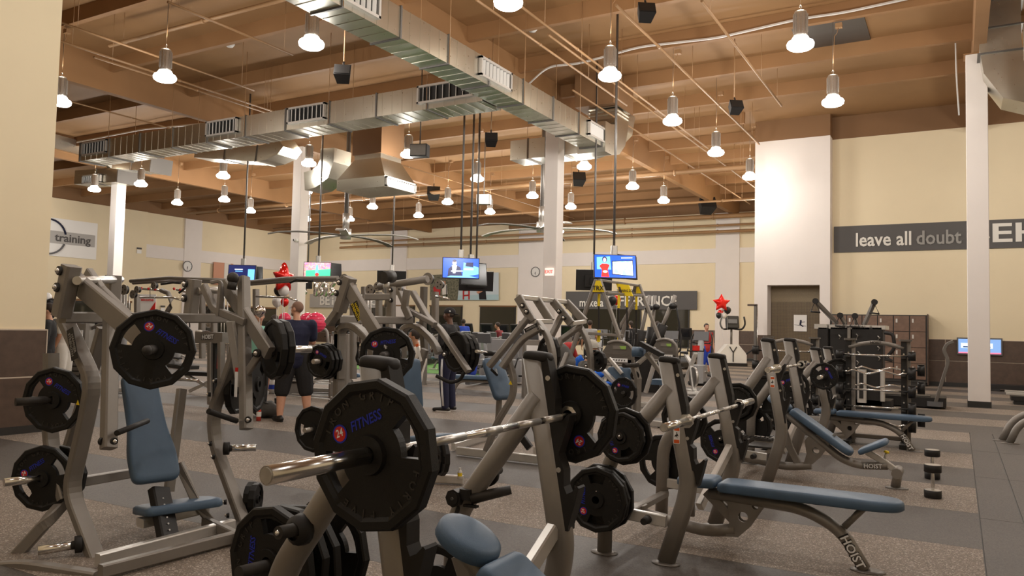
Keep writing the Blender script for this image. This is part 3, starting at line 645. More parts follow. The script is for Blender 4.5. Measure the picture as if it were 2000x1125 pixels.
flatpoly('runner_print', MAT['black_cloth'], o, [(934, 560), (947, 556), (950, 585), (936, 585)], YB-.23); flatpoly('arm_print', MAT['skin_print'], o, [(944, 556), (950, 552), (955, 562), (934, 574), (930, 570), (946, 564)], YB-.235)
o = thing('wall_poster', 'light blue poster of two athletes on the far left wall', 'poster', ad(518, 550, 38)); flatpoly('print', MAT['sky_print'], o, [(498, 536), (545, 535), (545, 582), (498, 582)], YB-.2)
flatpoly('figure_print', MAT['sea_print'], o, [(504, 553), (513, 553), (513, 565), (503, 565)], YB-.22); flatpoly('figure_print', MAT['black_cloth'], o, [(503, 565), (513, 565), (513, 577), (504, 577)], YB-.22); flatpoly('face_print', MAT['skin_dark'], o, [(508, 533), (513, 533), (513, 541), (508, 541)], YB-.22); flatpoly('figure_print', MAT['red'], o, [(519, 557), (527, 557), (528, 570), (518, 570)], YB-.22)
o = thing('wall_poster', 'brown and white poster behind the left hanging screen', 'poster', ax(436, 535, XL+.2)); P = ax(436, 535, XL+.2); MB().box(P, (.03, 1.6, 1.5)).build('print', MAT['skin_print'], o, True); MB().box(P+V(.02, .3, 0), (.03, .5, 1.5)).build('figure_print', MAT['white_cloth'], o, True)
o = thing('floor_banner', 'red and white banner reading Welcome beside the left wall', 'banner', ad(285, 600, 27))
P = ad(285, 600, 27); M = frame(P, (CR.x, CR.y, 0), (0, 0, 1)); MB().box(P-V(0, 0, .05), (.68, .02, 1.0), M.to_3x3() @ Matrix.Rotation(PI/2, 3, 'X')).build('sheet', MAT['sign_white'], o, True)
text('Welcome', 'lettering', MAT['red'], frame(P+V(.02, -.03, .26)-M.to_3x3() @ V(0.02, 0, -.02), (CR.x, CR.y, 0), (0, 0, 1)), .15, o, True, .004)
Mx = frame(P+M.to_3x3() @ V(0, 0, .025), (CR.x, CR.y, 0), (0, 0, 1)); MB().prism([(-.1, -.5), (.34, -.5), (.34, .2)], -.005, .012, Mx).build('red_corner', MAT['red'], o, True); MB().tube([Mx @ V(0, -.5, -.03), V(P.x, P.y+.03, 0)], .015, 6).build('stand', MAT['steel'], o, True)
for px, py in ((272, 489), (318, 602)):
    P = ax(px, py, XL+.16); o = thing('wall_notice', 'small dark notice plate on the left wall %s' % ('beside the training sign' if py < 500 else 'under the clock'), 'notice', P); MB().box((0, 0, .12), (.02, .32, .1)).build('plate', MAT['sign_dark'], o); MB().box((0, 0, -.08), (.02, .3, .22)).build('sheet', MAT['sign_white'], o)
# ================================================================== PLATES
PL = {}
def plate_mesh(R, t, logo_side=0):
    """twelve-sided rubber plate with two grip openings, axis along local Z, bore at origin"""
    k = (R, t)
    if k in PL: return PL[k]
    n = 48; th = [2*PI*i/n for i in range(n)]
    def Rr(a): q = (a % (PI/6))-PI/12; return R*math.cos(PI/12)/math.cos(q)
    prof = [(.026, t*.5+.006), (R*.25, t*.5+.006), (R*.27, t*.32), (R*.50, t*.30), (R*.77, t*.30), (R*.82, t*.31), (R*.87, t*.5), (R*.97, t*.5), (R*1.0, t*.36)]
    mb = MB(); vi = {}
    def vert(i, j, s):
        r, z = prof[j]; a = th[i % n]; rr = r*(Rr(a)/R if j >= 5 else 1)
        q = (i % n, j, s)
        if q not in vi: vi[q] = len(mb.v); mb.v.append((rr*math.cos(a), rr*math.sin(a), z*s))
        return vi[q]
    hole = set((i % n) for c in (0, n//2) for i in range(c-3, c+3))
    isH = lambda i, j: (i % n) in hole and j in (3,)
    for s in (1, -1):
        for i in range(n):
            for j in range(len(prof)-1):
                if isH(i, j): continue
                f = (vert(i, j, s), vert(i, j+1, s), vert(i+1, j+1, s), vert(i+1, j, s)); mb.f.append(f if s > 0 else f[::-1]); mb.sm.append(False)
    J = len(prof)-1
    for i in range(n):
        mb.f.append((vert(i, J, 1), vert(i, J, -1), vert(i+1, J, -1), vert(i+1, J, 1))); mb.sm.append(False)
        mb.f.append((vert(i, 0, -1), vert(i, 0, 1), vert(i+1, 0, 1), vert(i+1, 0, -1))); mb.sm.append(False)
        for j in (3,):
            if isH(i, j):
                mb.f.append((vert(i, j, 1), vert(i, j, -1), vert(i+1, j, -1), vert(i+1, j, 1))); mb.f.append((vert(i, j+1, -1), vert(i, j+1, 1), vert(i+1, j+1, 1), vert(i+1, j+1, -1))); mb.sm += [False]*2
                if not isH(i-1, j): mb.f.append((vert(i, j, 1), vert(i, j+1, 1), vert(i, j+1, -1), vert(i, j, -1))); mb.sm.append(False)
                if not isH(i+1, j): mb.f.append((vert(i+1, j, -1), vert(i+1, j+1, -1), vert(i+1, j+1, 1), vert(i+1, j, 1))); mb.sm.append(False)
    me = mb.mesh('plate', MAT['rubber']); PL[k] = me; return me
LG = {}
def logo_meshes(R, t, s):
    k = (R, t, s)
    if k in LG: return LG[k]
    z = (t*.30+.0015)*1; out = []
    F_ = Matrix.Identity(4) if s > 0 else Matrix.Rotation(PI, 4, 'Y')
    rr = R*.43   # logo sits between the grip openings, above the hub
    mb = MB(); mb.add([F_ @ V(-.088*R/.225+.028*math.cos(2*PI*i/24)*R/.225, rr-.002+.028*math.sin(2*PI*i/24)*R/.225, z) for i in range(24)], [tuple(range(24))]); out.append(('logo_ring', mb.mesh('logo_ring', MAT['blue_print'])))
    mb = MB(); mb.add([F_ @ V(-.088*R/.225+.0225*math.cos(2*PI*i/24)*R/.225, rr-.002+.0225*math.sin(2*PI*i/24)*R/.225, z+.0006) for i in range(24)], [tuple(range(24))]); out.append(('logo_disc', mb.mesh('logo_disc', MAT['red'])))
    for s_, m_, dx, sz, dz in (('24', 'white_print', -.088, .033, .0012), ('FITNESS', 'blue_print', .0, .042, .0006)):
        me = text_mesh(s_, True); w_ = max(v.co.x for v in me.vertices)-min(v.co.x for v in me.vertices)
        mb = MB(); c = dx if s_ == '24' else .022
        mb.add([F_ @ V((c*R/.225)+((v.co.x+v.co.y*.2)*sz*(.86 if s_ == '24' else .84))*R/.225, rr+v.co.y*sz*R/.225, z+dz) for v in me.vertices], [tuple(p.vertices) for p in me.polygons]); out.append(('logo_number' if s_ == '24' else 'logo_lettering', mb.mesh('logo', MAT[m_])))
    mb = MB()
    for ph, word in ((90, 'IRON GRIP'), (270, 'FORTY FIVE')):
        for i, ch in enumerate(word):
            if ch == ' ': continue
            me = text_mesh(ch, True, .12); a = math.radians(ph-(i-(len(word)-1)/2)*12); rr2 = R*.765
            M = F_ @ Matrix.Translation((rr2*math.cos(a), rr2*math.sin(a), z-.001)) @ Matrix.Rotation(a-PI/2, 4, 'Z')
            mb.add([M @ V(v.co.x*.034*R/.225, v.co.y*.036*R/.225, v.co.z*.02) for v in me.vertices], [tuple(p.vertices) for p in me.polygons])
    out.append(('embossed_lettering', mb.mesh('emboss', MAT['rubber_worn']))); LG[k] = out; return out
def plate(label, c, axis, R=.225, t=.042, spin=0.0, logo=0, up=(0, 0, 1), group=None):
    """axis: world direction of the plate's face normal; logo +1/-1 on which side, 0 none"""
    o = thing('weight_plate', label, 'weight plate', (0, 0, 0), 0, group)
    z = Vector(axis).normalized(); u = Vector(up); y = (u-z*u.dot(z)).normalized(); x = y.cross(z)
    M = Matrix(((x.x, y.x, z.x, 0), (x.y, y.y, z.y, 0), (x.z, y.z, z.z, 0), (0, 0, 0, 1))) @ Matrix.Rotation(spin, 4, 'Z')
    o.rotation_euler = M.to_euler(); o.location = Vector(c)
    d = bpy.data.objects.new('disc', plate_mesh(R, t)); C.objects.link(d); d.parent = o
    for s in ((1, -1) if logo == 2 else ((logo,) if logo else ())):
        for nme, me in logo_meshes(R, t, s):
            q = bpy.data.objects.new(nme, me); C.objects.link(q); q.parent = d
            if nme == 'embossed_lettering': q['kind'] = 'stuff'
    return o
# ================================================================== BARBELL
def barbell(label, c, axis=(0, 1, 0), L=2.2, inner=1.31, group=None):
    o = thing('barbell', label, 'barbell', c, math.atan2(axis[1], axis[0]), group); a = L/2; i = inner/2
    MB().cyl((-i, 0, 0), (i, 0, 0), .014, n=14).build('shaft', MAT['chrome'], o)
    for x0, x1 in ((-.58, -.42), (-.38, -.19), (-.06, .06), (.19, .38), (.42, .58)): MB().cyl((x0, 0, 0), (x1, 0, 0), .0148, n=14).build('knurling', MAT['steel'], o)
    for s in (-1, 1):
        q = MB().cyl((s*i, 0, 0), (s*a, 0, 0), .0255, n=20).build('sleeve', MAT['chrome'], o)
        MB().sweep([(s*i, 0, 0), (s*(i+.032), 0, 0)], ngon(.045, 8, .3), (0.01, 0, 1)).build('collar', MAT['chrome'], q)
        MB().cyl((s*a, 0, 0), (s*(a+.002), 0, 0), .021, n=16).build('end_cap', MAT['steel'], q)
    return o
# ================================================================== BENCH PRESS RACK
def foot_disc(mb, p, r=.075): mb.lathe([(0, .014), (r*.6, .014), (r, .006), (r, 0), (0, 0)], 20, Matrix.Translation(p) @ Matrix.Diagonal((1.25, .9, 1, 1)))
def uprights(o, tall, Yn, Yf, X0=0.0):
    """two bent oval uprights with raking rear legs, hooks, plate horns; local frame: x towards the bench foot"""
    T = 1.32 if not tall else tall
    for y, s in ((Yn, -1), (Yf, 1)):
        P = fil([(X0-.01, y, T), (X0+.145, y, .56), (X0+.13, y, .43), (X0, y, .012)], .16, 7)
        u = MB().sweep(P, rect(.115, .078, .032, 4), (0, 1, 0), True).build('upright', MAT['frame'], o)
        mb = MB(); mb.pad(rounded([(-.057, -.041), (.079, -.041), (.079, .041), (-.057, .041)], .03), .042, Matrix.Translation((X0-.005, y, T-.025)) @ Matrix.Rotation(.07, 4, 'Y'), .012); mb.build('cap', MAT['black_soft'], u)
        mb = MB(); foot_disc(mb, (X0, y, 0)); mb.build('foot', MAT['frame_dark'], u)
        P = fil([(X0+.02, y, T-.18), (X0-.42, y, .60), (X0-.43, y, .012)], .12, 6)
        b = MB().tube(P, .05, 14).build('rear_leg', MAT['frame'], o)
        mb = MB(); foot_disc(mb, (X0-.43, y, 0)); mb.build('foot', MAT['frame_dark'], b)
        # black hook liner down the front of the upright
        xx = lambda z: X0-.01+(T-z)*.155/(T-.56)+.056+.02*max(0, (z-.8)/.6)
        for z0, z1 in ((T-.01, .62),):
            o2 = []; n = 12
            for k in range(n+1): z = z0+(z1-z0)*k/n; o2.append((xx(z)-.03, z))
            front = []
            hooks = [1.09, T-.60] if tall == 1.38 else [T-.27, T-.60] if tall else [T-.40, T-.66]
            prof = []
            z = z1; prof.append((xx(z), z))
            for h in reversed(hooks):
                prof += [(xx(h-.14)+.004, h-.14), (xx(h-.05)+.05, h-.045), (xx(h)+.078, h+.03), (xx(h)+.07, h+.038), (xx(h)+.045, h+.012), (xx(h)+.02, h+.0), (xx(h)+.006, h+.03), (xx(h)+.004, h+.1)]
            prof.append((xx(z0)+.004, z0))
            out = o2 + prof
            M = Matrix(((1, 0, 0, 0), (0, 0, -1, y), (0, 1, 0, 0), (0, 0, 0, 1)))
            hk = MB().prism(out, -.034, .034, M).build('hook_liner', MAT['black_soft'], o)
            for zb in (T-.1, T-.5): MB().cyl((xx(zb)-.005, y-.036, zb), (xx(zb)-.005, y-.032, zb), .012, n=8).build('bolt', MAT['steel'], hk)
        # spotter side: cross tie between upright and rear leg
        MB().beam([(X0+.0, y, .27), (X0-.43, y, .29)], .04, .075).build('side_tie', MAT['frame_light'], o)
        for z in (.80, .42):
            x = X0-.43+max(0, z-.6)*.78
            h = MB().cyl((x, y, z), (x, y+s*.15, z+.01), .024, .022, 12).build('plate_horn', MAT['rubber_worn'], o)
            MB().lathe([(0, 0), (.055, 0), (.05, .03), (.03, .045)], 14, Matrix.Translation((x, y+s*.04, z)) @ Matrix.Rotation(-s*PI/2, 4, 'X')).build('horn_collar', MAT['black_soft'], h)
            MB().ball((x, y+s*.152, z+.01), .01, 8, 5).build('horn_bolt', MAT['chrome'], h)
        MB().cyl((X0-.12, y, .27), (X0-.12, y+s*.1, .27), .03, .022, 12).build('bumper', MAT['black_soft'], o)
    # bright braces between uprights and the bench spine
    MB().beam([(X0+.12, Yf-.03, .62), (X0+.02, (Yn+Yf)/2+.1, .24)], .05, .07).build('brace', MAT['frame_light'], o)
    MB().beam([(X0+.12, Yn+.03, .62), (X0+.02, (Yn+Yf)/2-.1, .24)], .05, .07).build('brace', MAT['frame'], o)
    MB().beam([(X0-.40, Yn, .2), (X0-.40, Yf, .2)], .06, .05).build('rear_cross_tube', MAT['frame'], o)
def rounded(pts, r=.05): 
    P = [Vector((x, y, 0)) for x, y in pts]; out = []
    n = len(P)
    for i in range(n):
        a, b, c = P[i-1], P[i], P[(i+1) % n]; d = min(r, (a-b).length*.45, (c-b).length*.45); p0 = b+(a-b).normalized()*d; p1 = b+(c-b).normalized()*d
        for k in range(5): t = k/4; q = p0*(1-t)**2+b*2*t*(1-t)+p1*t*t; out.append((q.x, q.y))
    return out
def hoist_mark(o, p, xa, ya, size):
    M = frame(p, xa, ya)
    text('HOIST', 'mark_outline', MAT['black'], M @ Matrix.Translation((-size*.06, -size*.04, 0)) @ Matrix.Diagonal((1.06, 1.25, 1, 1)), size, o, True, .001, 1.0, False)
    text('HOIST', 'maker_mark', MAT['white_print'], M @ Matrix.Translation((0, 0, .0015)), size, o, True, .001, 1.0, False)
def gusset(o, y, X0, px, pz):
    out = [(X0+.30, .40), (X0+.56, .42), (X0+.50, .33), (X0+.40, .17), (X0+.33, .10), (X0+.24, .09), (X0+.27, .2), (X0+.25, .33)]
    M = Matrix(((1, 0, 0, px), (0, 0, -1, y), (0, 1, 0, pz), (0, 0, 0, 1)))
    P = out[::-1]
    for x, z, r in ((X0+.36, .24, .034), (X0+.44, .32, .022)):
        c_ = min(range(len(P)), key=lambda q: math.hypot(P[q][0]-x, P[q][1]-z)); a0 = math.atan2(P[c_][1]-z, P[c_][0]-x)
        ring = [(x+r*math.cos(a0-2*PI*q/16), z+r*math.sin(a0-2*PI*q/16)) for q in range(17)]
        P = P[:c_+1]+ring+P[c_:]
    MB().prism(P, -.005, .005, M).build('gusset_plate', MAT['frame'], o)
def flat_bench(label, Yc, Yn, Yf):
    o = thing('bench_press', label, 'weight bench', (-1.65, Yc, 0)); n_, f_ = Yn-Yc, Yf-Yc
    uprights(o, 0, n_, f_)
    M = Matrix.Translation((.19, 0, .405)); 
    MB().pad(rounded([(.005, -.13), (1.0, -.145), (1.13, -.10), (1.17, 0), (1.13, .10), (1.0, .145), (.005, .13)], .05), .065, M).build('seat_pad', MAT['blue_pad'], o)
    M2 = Matrix.Translation((-.1, 0, .41)) @ Matrix.Rotation(-.04, 4, 'Y'); MB().pad(rounded([(0, -.09), (.12, -.13), (.285, -.13), (.285, .13), (.12, .13), (0, .09)], .05), .065, M2).build('head_pad', MAT['blue_pad'], o)
    sp = MB().tube(fil([(.12, 0, .37), (.75, 0, .345), (.98, 0, .24), (1.12, 0, .012)], .25, 8), .055, 14, r2=.04).build('spine_tube', MAT['frame'], o)
    mb = MB(); foot_disc(mb, (1.14, 0, 0), .085); mb.build('foot', MAT['frame_dark'], sp)
    MB().tube([(1.12, 0, .40), (1.0, 0, .26)], .022, 10).build('pad_strut', MAT['frame'], o)
    MB().tube(fil([(-.40, 0, .16), (.1, 0, .10), (.30, 0, .14)], .2, 6), .042, 14).build('base_tube', MAT['frame'], o)
    MB().beam([(-.4, 0, .22), (-.4, 0, .17)], .1, .1).build('base_joint', MAT['frame'], o)
    gusset(o, -.03, 0, 0, 0); gusset(o, .03, 0, 0, 0)
    MB().beam([(.1, 0, .38), (.3, 0, .2)], .05, .07).build('neck_strut', MAT['frame'], o)
    dirv = Vector((.13, 0, -.22)).normalized(); hoist_mark(o, V(1.055, -.058, .12), dirv, (dirv.z*-1, 0, dirv.x), .075)
    return o
def incline_bench(label, Yc, Yn, Yf, dz=0.0):
    o = thing('incline_bench', label, 'weight bench', (-1.67, Yc, 0)); n_, f_ = Yn-Yc, Yf-Yc
    uprights(o, 1.44 if dz == 0 else 1.38, n_, f_)
    a = math.atan2(.46, .68)
    M = Matrix.Translation((.12, 0, .675+dz)) @ Matrix.Rotation(a, 4, 'Y')
    MB().pad(rounded([(.0, -.14), (.62, -.15), (.70, -.12), (.72, 0), (.70, .12), (.62, .15), (.0, .14)], .04), .065, M).build('back_pad', MAT['blue_pad'], o)
    M2 = Matrix.Translation((-.125, 0, .80+dz)) @ Matrix.Rotation(a*.8, 4, 'Y'); MB().pad([(.14-.13*math.cos(t)*1.05 if True else 0, .125*math.sin(t)) for t in [2*PI*k/24 for k in range(24)]][::-1], .07, M2).build('head_pad', MAT['blue_pad'], o)
    MB().tube(fil([(.0, 0, .72+dz), (.62, 0, .24+dz*.6), (.78, 0, .19), (1.05, 0, .21)], .2, 8), .05, 14, r2=.04).build('spine_tube', MAT['frame'], o)
    hoist_mark(o, V(.92, -.056, .2), (1, 0, .07), (0, 0, 1), .06)
    M3 = Matrix.Translation((.80, 0, .30)) @ Matrix.Rotation(-.48, 4, 'Y'); MB().pad(rounded([(0, -.13), (.26, -.16), (.30, -.1), (.30, .1), (.26, .16), (0, .13)], .05), .055, M3).build('seat_pad', MAT['blue_pad'], o)
    ps = MB().beam([(.86, 0, .33), (1.0, 0, .26), (1.16, 0, .15)], .05, .06).build('seat_post', MAT['frame_light'], o)
    MB().cyl((1.02, 0, .27), (1.04, 0, .34), .012, n=8).build('pull_pin', MAT['steel'], ps); MB().cyl((1.04, 0, .34), (1.045, 0, .36), .028, .02, 12).build('pin_knob', MAT['yellow'], ps)
    ft = MB().cyl((1.14, -.13, .16), (1.14, .13, .16), .05).build('foot_cross', MAT['frame'], o)
    MB().tube([(1.14, 0, .15), (1.12, 0, .012)], .045, 14).build('front_leg', MAT['frame'], o); mb = MB(); foot_disc(mb, (1.13, 0, 0), .085); mb.build('foot', MAT['frame_dark'], ft)
    MB().tube(fil([(-.40, 0, .16), (.1, 0, .10), (.33, 0, .14)], .2, 6), .042, 14).build('base_tube', MAT['frame'], o)
    MB().beam([(-.42, 0, .24), (-.4, 0, .17)], .1, .1).build('base_joint', MAT['frame'], o)
    gusset(o, -.03, 0.05, -.03, 0.06); gusset(o, .03, 0.05, -.03, 0.06)
    MB().beam([(-.02, 0, .7+dz), (.12, 0, .3), (.2, 0, .14)], .05, .07).build('neck_strut', MAT['frame'], o)
    MB().box((-.12, -.42 if False else .0, .30), (.36, .34, .02)).build('spotter_step', MAT['rubber_worn'], o)
    MB().box((-.12, 0, .25), (.06, .5, .05)).build('step_bar', MAT['frame_light'], o)
    return o
b1 = incline_bench('nearest incline press bench with a blue padded head rest in the foreground', 2.58, 2.02, 3.14, -.088)
b2 = flat_bench('nearest flat press bench with a long blue pad', 5.52, 4.94, 6.10)
b3 = incline_bench('second incline press bench with a small tilted blue seat and yellow pin', 8.66, 8.08, 9.26)
b4 = flat_bench('second flat press bench, in front of the curl bar rack', 11.55, 10.95, 12.1)
GB = 'racked barbells'
bar1 = barbell('loaded barbell in the foreground holding two large plates', (-1.525, 2.52, 1.112))
bar2 = barbell('bare chrome barbell resting on the nearest flat bench', (-1.475, 5.45, .945))
bar3 = barbell('bare chrome barbell resting on the second incline bench', (-1.53, 8.52, 1.165))
bar4 = barbell('barbell with small plates on the second flat bench', (-1.49, 11.3, .975))
plate('large black plate facing the viewer on the foreground barbell', (-1.525, 1.838, 1.112), (0, -1, 0), .23, .05, .42, 1)
plate('large black plate on the far end of the foreground barbell', (-1.525, 3.222, 1.118), (0, -1, 0), .222, .045, 2.75, 1)
plate('small black plate on the near end of the second flat bench barbell', (-1.49, 10.62, .975), (0, -1, 0), .175, .035, -1.1, 1)
plate('black plate on the far end of the second flat bench barbell', (-1.49, 11.98, .975), (0, -1, 0), .20, .04, .3, 0)
# plates stored on the horns
def store(lab, bx, y, s, z, specs):
    x0 = -1.65 if bx == 0 else -1.67
    x = x0-.43+max(0, z-.6)*.78
    for i, (R, sp, off) in enumerate(specs):
        plate(lab[i], (x, y+s*(.075+off), z-.0), (0, -1, 0), R, .04, sp, 1 if i == len(specs)-1 and s < 0 else 0)
# bench 1 rear
plate('large black plate at the bottom edge left of the foreground post', ad(530, 1098, 3.06), (.0, -1, 0), .222, .042, 1.5, 1)
plate('second black plate stacked behind the bottom left plate', ad(560, 1094, 3.14), (.0, -1, 0), .222, .042, .2, 0)
plate('third black plate right behind the bottom left stack', ad(585, 1090, 3.22), (.0, -1, 0), .222, .042, .9, 0)
plate('dark plate in shadow between the bottom left stack and the foreground post', ad(640, 1075, 3.34), (.0, -1, 0), .222, .042, .5, 0)
MB().cyl(ad(530, 1098, 3.06)+V(0, -.16, 0)-Vector(b1.location), ad(620, 1080, 3.3)-Vector(b1.location), .024).build('plate_horn', MAT['rubber_worn'], b1)
plate('black plate under the foreground bench head pad', (-2.08, 3.0, .30), (0, -1, 0), .2, .04, 1.6, 0)
store(['black plate behind the far foreground post on its upper horn', 'front black plate on the upper horn right of the far foreground post'], 0, 4.94, -1, .80, [(.19, .5, -.02), (.165, 2.0, .045)])
store(['rear black plate on the lower horn right of the far foreground post', 'middle black plate on the lower horn right of the far foreground post', 'front black plate with vertical logo on the lower horn right of the far foreground post'], 0, 4.94, -1, .38, [(.225, .3, -.03), (.215, .1, .02), (.215, 1.57, .065)])
store(['black plate on the far lower horn of the nearest flat bench'], 0, 6.10, 1, .44, [(.225, .4, 0)])
store(['black plate on the far upper horn of the nearest flat bench'], 0, 6.10, 1, .80, [(.19, .4, 0)])
store(['black plate on the near lower horn of the second incline bench'], 1, 8.08, -1, .40, [(.225, 1.9, 0)])
store(['black plate on the near upper horn of the second incline bench', 'second black plate on the near upper horn of the second incline bench'], 1, 8.08, -1, .80, [(.2, .9, 0), (.16, 2.4, .05)])
store(['black plate on the far lower horn of the second incline bench', 'second black plate on the far lower horn of the second incline bench'], 1, 9.26, 1, .42, [(.225, .9, 0), (.225, .4, .05)])
store(['black plate on the far upper horn of the second incline bench'], 1, 9.26, 1, .80, [(.225, .9, 0)])
store(['black plate on the near lower horn of the second flat bench', 'second black plate on the near lower horn of the second flat bench'], 0, 10.95, -1, .42, [(.225, .9, 0), (.2, .4, .05)])
store(['black plate on the near upper horn of the second flat bench'], 0, 10.95, -1, .80, [(.225, .4, .0)])
store(['black plate on the far lower horn of the second flat bench', 'black plate on the far side of the second flat bench, outermost'], 0, 12.1, 1, .42, [(.225, .4, 0), (.2, .4, .05)])
# collar clip hanging on the foreground leg
o = thing('bar_collar', 'black locking bar collar clamped on the foreground rear leg', 'clamp', (-2.13, 3.07, .60))
q = ay(905, 972, 3.1); o.location = q
MB().sweep([(-.03, -.045, 0), (-.03, .045, 0)], ngon(.042, 8), (0, 0, 1)).build('ring_body', MAT['black'], o)
MB().cyl((-.03, -.05, 0), (-.03, -.046, 0), .03, n=14).build('face_disc', MAT['black_soft'], o); MB().cyl((-.03, -.054, 0), (-.03, -.046, 0), .008, n=8).build('centre_pin', MAT['chrome'], o)
MB().beam([(-.02, 0, -.03), (-.03, -.01, -.075), (-.055, -.02, -.11)], .02, .02).build('lever', MAT['black'], o); MB().box((.02, 0, .02), (.06, .06, .05), b=.01).build('latch_block', MAT['black_soft'], o); MB().box((.05, -.01, -.03), (.07, .03, .01)).build('tab', MAT['black'], o)
MB().cyl((.04, .0, 0), (.20, .1, .045), .028, .022, 12).build('plate_horn', MAT['rubber_worn'], b1, False).location = o.location-Vector(b1.location)
# warning stickers
def sticker(o, p, xa, ya, w_, h_):
    M = frame(p, xa, ya); q = MB().prism(rect(w_, h_, w_*.15), 0, .001, M).build('warning_label', MAT['white_print'], o)
    for s in (-1, 1): MB().prism(rect(w_*.86, h_*.2, w_*.1), 0, .0016, M @ Matrix.Translation((0, s*h_*.36, 0))).build('orange_bar', MAT['orange'], q)
    mb = MB(); mb.prism(ngon(w_*.1, 8), 0, .0017, M @ Matrix.Translation((0, h_*.13, 0))); mb.prism([(-.3*w_, -.02*h_), (.1*w_, .1*h_), (.32*w_, -.06*h_), (.05*w_, -.02*h_), (.15*w_, -.18*h_), (-.1*w_, -.05*h_), (-.3*w_, -.12*h_)], 0, .0017, M); mb.build('pictogram', MAT['black'], q)
sticker(b2, V(.075, -.62, .835), (.97, 0, .0), (-.18, 0, 1), .042, .11)
sticker(b3, V(.06, -.62, 1.02), (.97, 0, .0), (-.18, 0, 1), .042, .11)
# ================================================================== PLATE-LOADED MACHINES
def T(Y, *pts): return [ay(x, y, Y) for x, y in pts]
def bolt(par, p, ax_=(1, 0, 0), r=.022):
    p = Vector(p); a = Vector(ax_).normalized(); b = MB().cyl(p-a*.02, p, r*1.25, r*1.15, 14); b = b.build('bolt_cap', MAT['black'], par, True)
    m = MB(); m.ball(p+a*.002, r*.72, 12, 6)
    b2_ = m; b2_.v = [tuple(Vector(v)-par.location) for v in b2_.v]; q = bpy.data.objects.new('bolt', b2_.mesh('bolt', MAT['chrome'])); C.objects.link(q); q.parent = b
def horn(par, p, d, L=.26, r=.026, m='chrome'):
    p = Vector(p); d = Vector(d).normalized(); h = MB().cyl(p, p+d*L, r, n=18).build('weight_horn', MAT[m], par, True)
    MB().cyl(p, p+d*.04, r*1.9, n=18).build('horn_collar', MAT['black_soft'], par, True); return p+d*L
def grip(par, a, b, r=.02, name='hand_grip'):
    MB().cyl(a, b, r, n=12).build(name, MAT['black_soft'], par, True)
def maker_plate(par, p, xa, ya, w_, h_, words, col='yellow'):
    M = frame(p, xa, ya); MB().prism(rect(w_, h_), 0, .002, M).build('name_plate', MAT['black'], par, True)
    for i, s_ in enumerate(words): text(s_, 'name_lettering', MAT[col], M @ Matrix.Translation((0, (.5-i)*h_*.42, .0025)), h_*.42, par, True, .001)
A = thing('chest_press_machine', 'grey plate-loaded chest press with a tall blue back pad at left', 'gym machine', (-4.9, 3.45, 0))
fr, fd, fl = MAT['frame'], MAT['frame_dark'], MAT['frame_light']
Ya, Yb = 2.92, 4.08
MB().beam(T(Ya, (140, 519), (120, 618)), .10, .10, up=(0, 1, 0)).build('bracket', fr, A, True)
for q in ((123, 530), (118, 562)):
    p = ay(q[0]+4, q[1], Ya); bolt(A, p+V(.03, -.062, 0), (0, -1, 0), .026)
MB().beam([ay(380, 546, Yb), ay(372, 618, Yb)], .09, .09, up=(0, 1, 0)).build('bracket', fr, A, True)
for q in ((363, 555), (361, 583)): bolt(A, ay(q[0]+4, q[1], Yb)+V(.03, -.056, 0), (0, -1, 0), .026)
# cross bar
MB().beam([ay(122, 620, Ya), ay(470, 622, Yb+.45)], .07, .075).build('top_cross_bar', fr, A, True)
MB().beam([ay(222, 538, Ya+.62), ay(218, 600, Ya+.62)], .08, .1, up=(0, 1, 0)).build('bracket', fr, A, True); bolt(A, ay(206, 545, Ya+.55), (0, -1, 0), .02)
MB().cyl(ay(150, 548, Ya), ay(235, 546, Ya+.75), .028).build('pivot_shaft', MAT['steel'], A, True)
# near lever arm, link and hanging handle
MB().beam([ay(143, 546, Ya+.12), ay(292, 672, Ya-.08)], .055, .135).build('lever_arm', fr, A, True)
MB().beam([ay(172, 532, Ya+.3), ay(198, 568, Ya+.3), ay(252, 622, Ya+.2)], .05, .075).build('link_arm', fr, A, True)
MB().beam([ay(217, 618, Ya+.22), ay(212, 876, Ya+.05)], .075, .085, up=(0, 1, 0)).build('handle_tube', fr, A, True)
g0, g1 = ay(228, 846, Ya+.05), ay(288, 822, Ya+.38); grip(A, g0, g1, .018); bolt(A, ay(196, 862, Ya+.02), (-1, -.3, 0), .02); bolt(A, ay(224, 862, Ya+.0), (1, -.3, 0), .018)
pa = ay(300, 682, Ya-.1); nA = (pa-EYE); nA = Vector((nA.x, nA.y, 0)).normalized(); nA = Vector((nA.x+.10, nA.y+.12, 0)).normalized()
MB().cyl(pa+nA*.12, pa-nA*.2, .027, n=16).build('weight_horn', MAT['rubber_worn'], A, True)
MB().ball(pa-nA*.2, .028, 12, 8).build('horn_cap', MAT['rubber_worn'], A, True)
plate('large black plate facing the viewer on the left machine near lever arm', pa, -nA, .228, .045, -.55, 1)
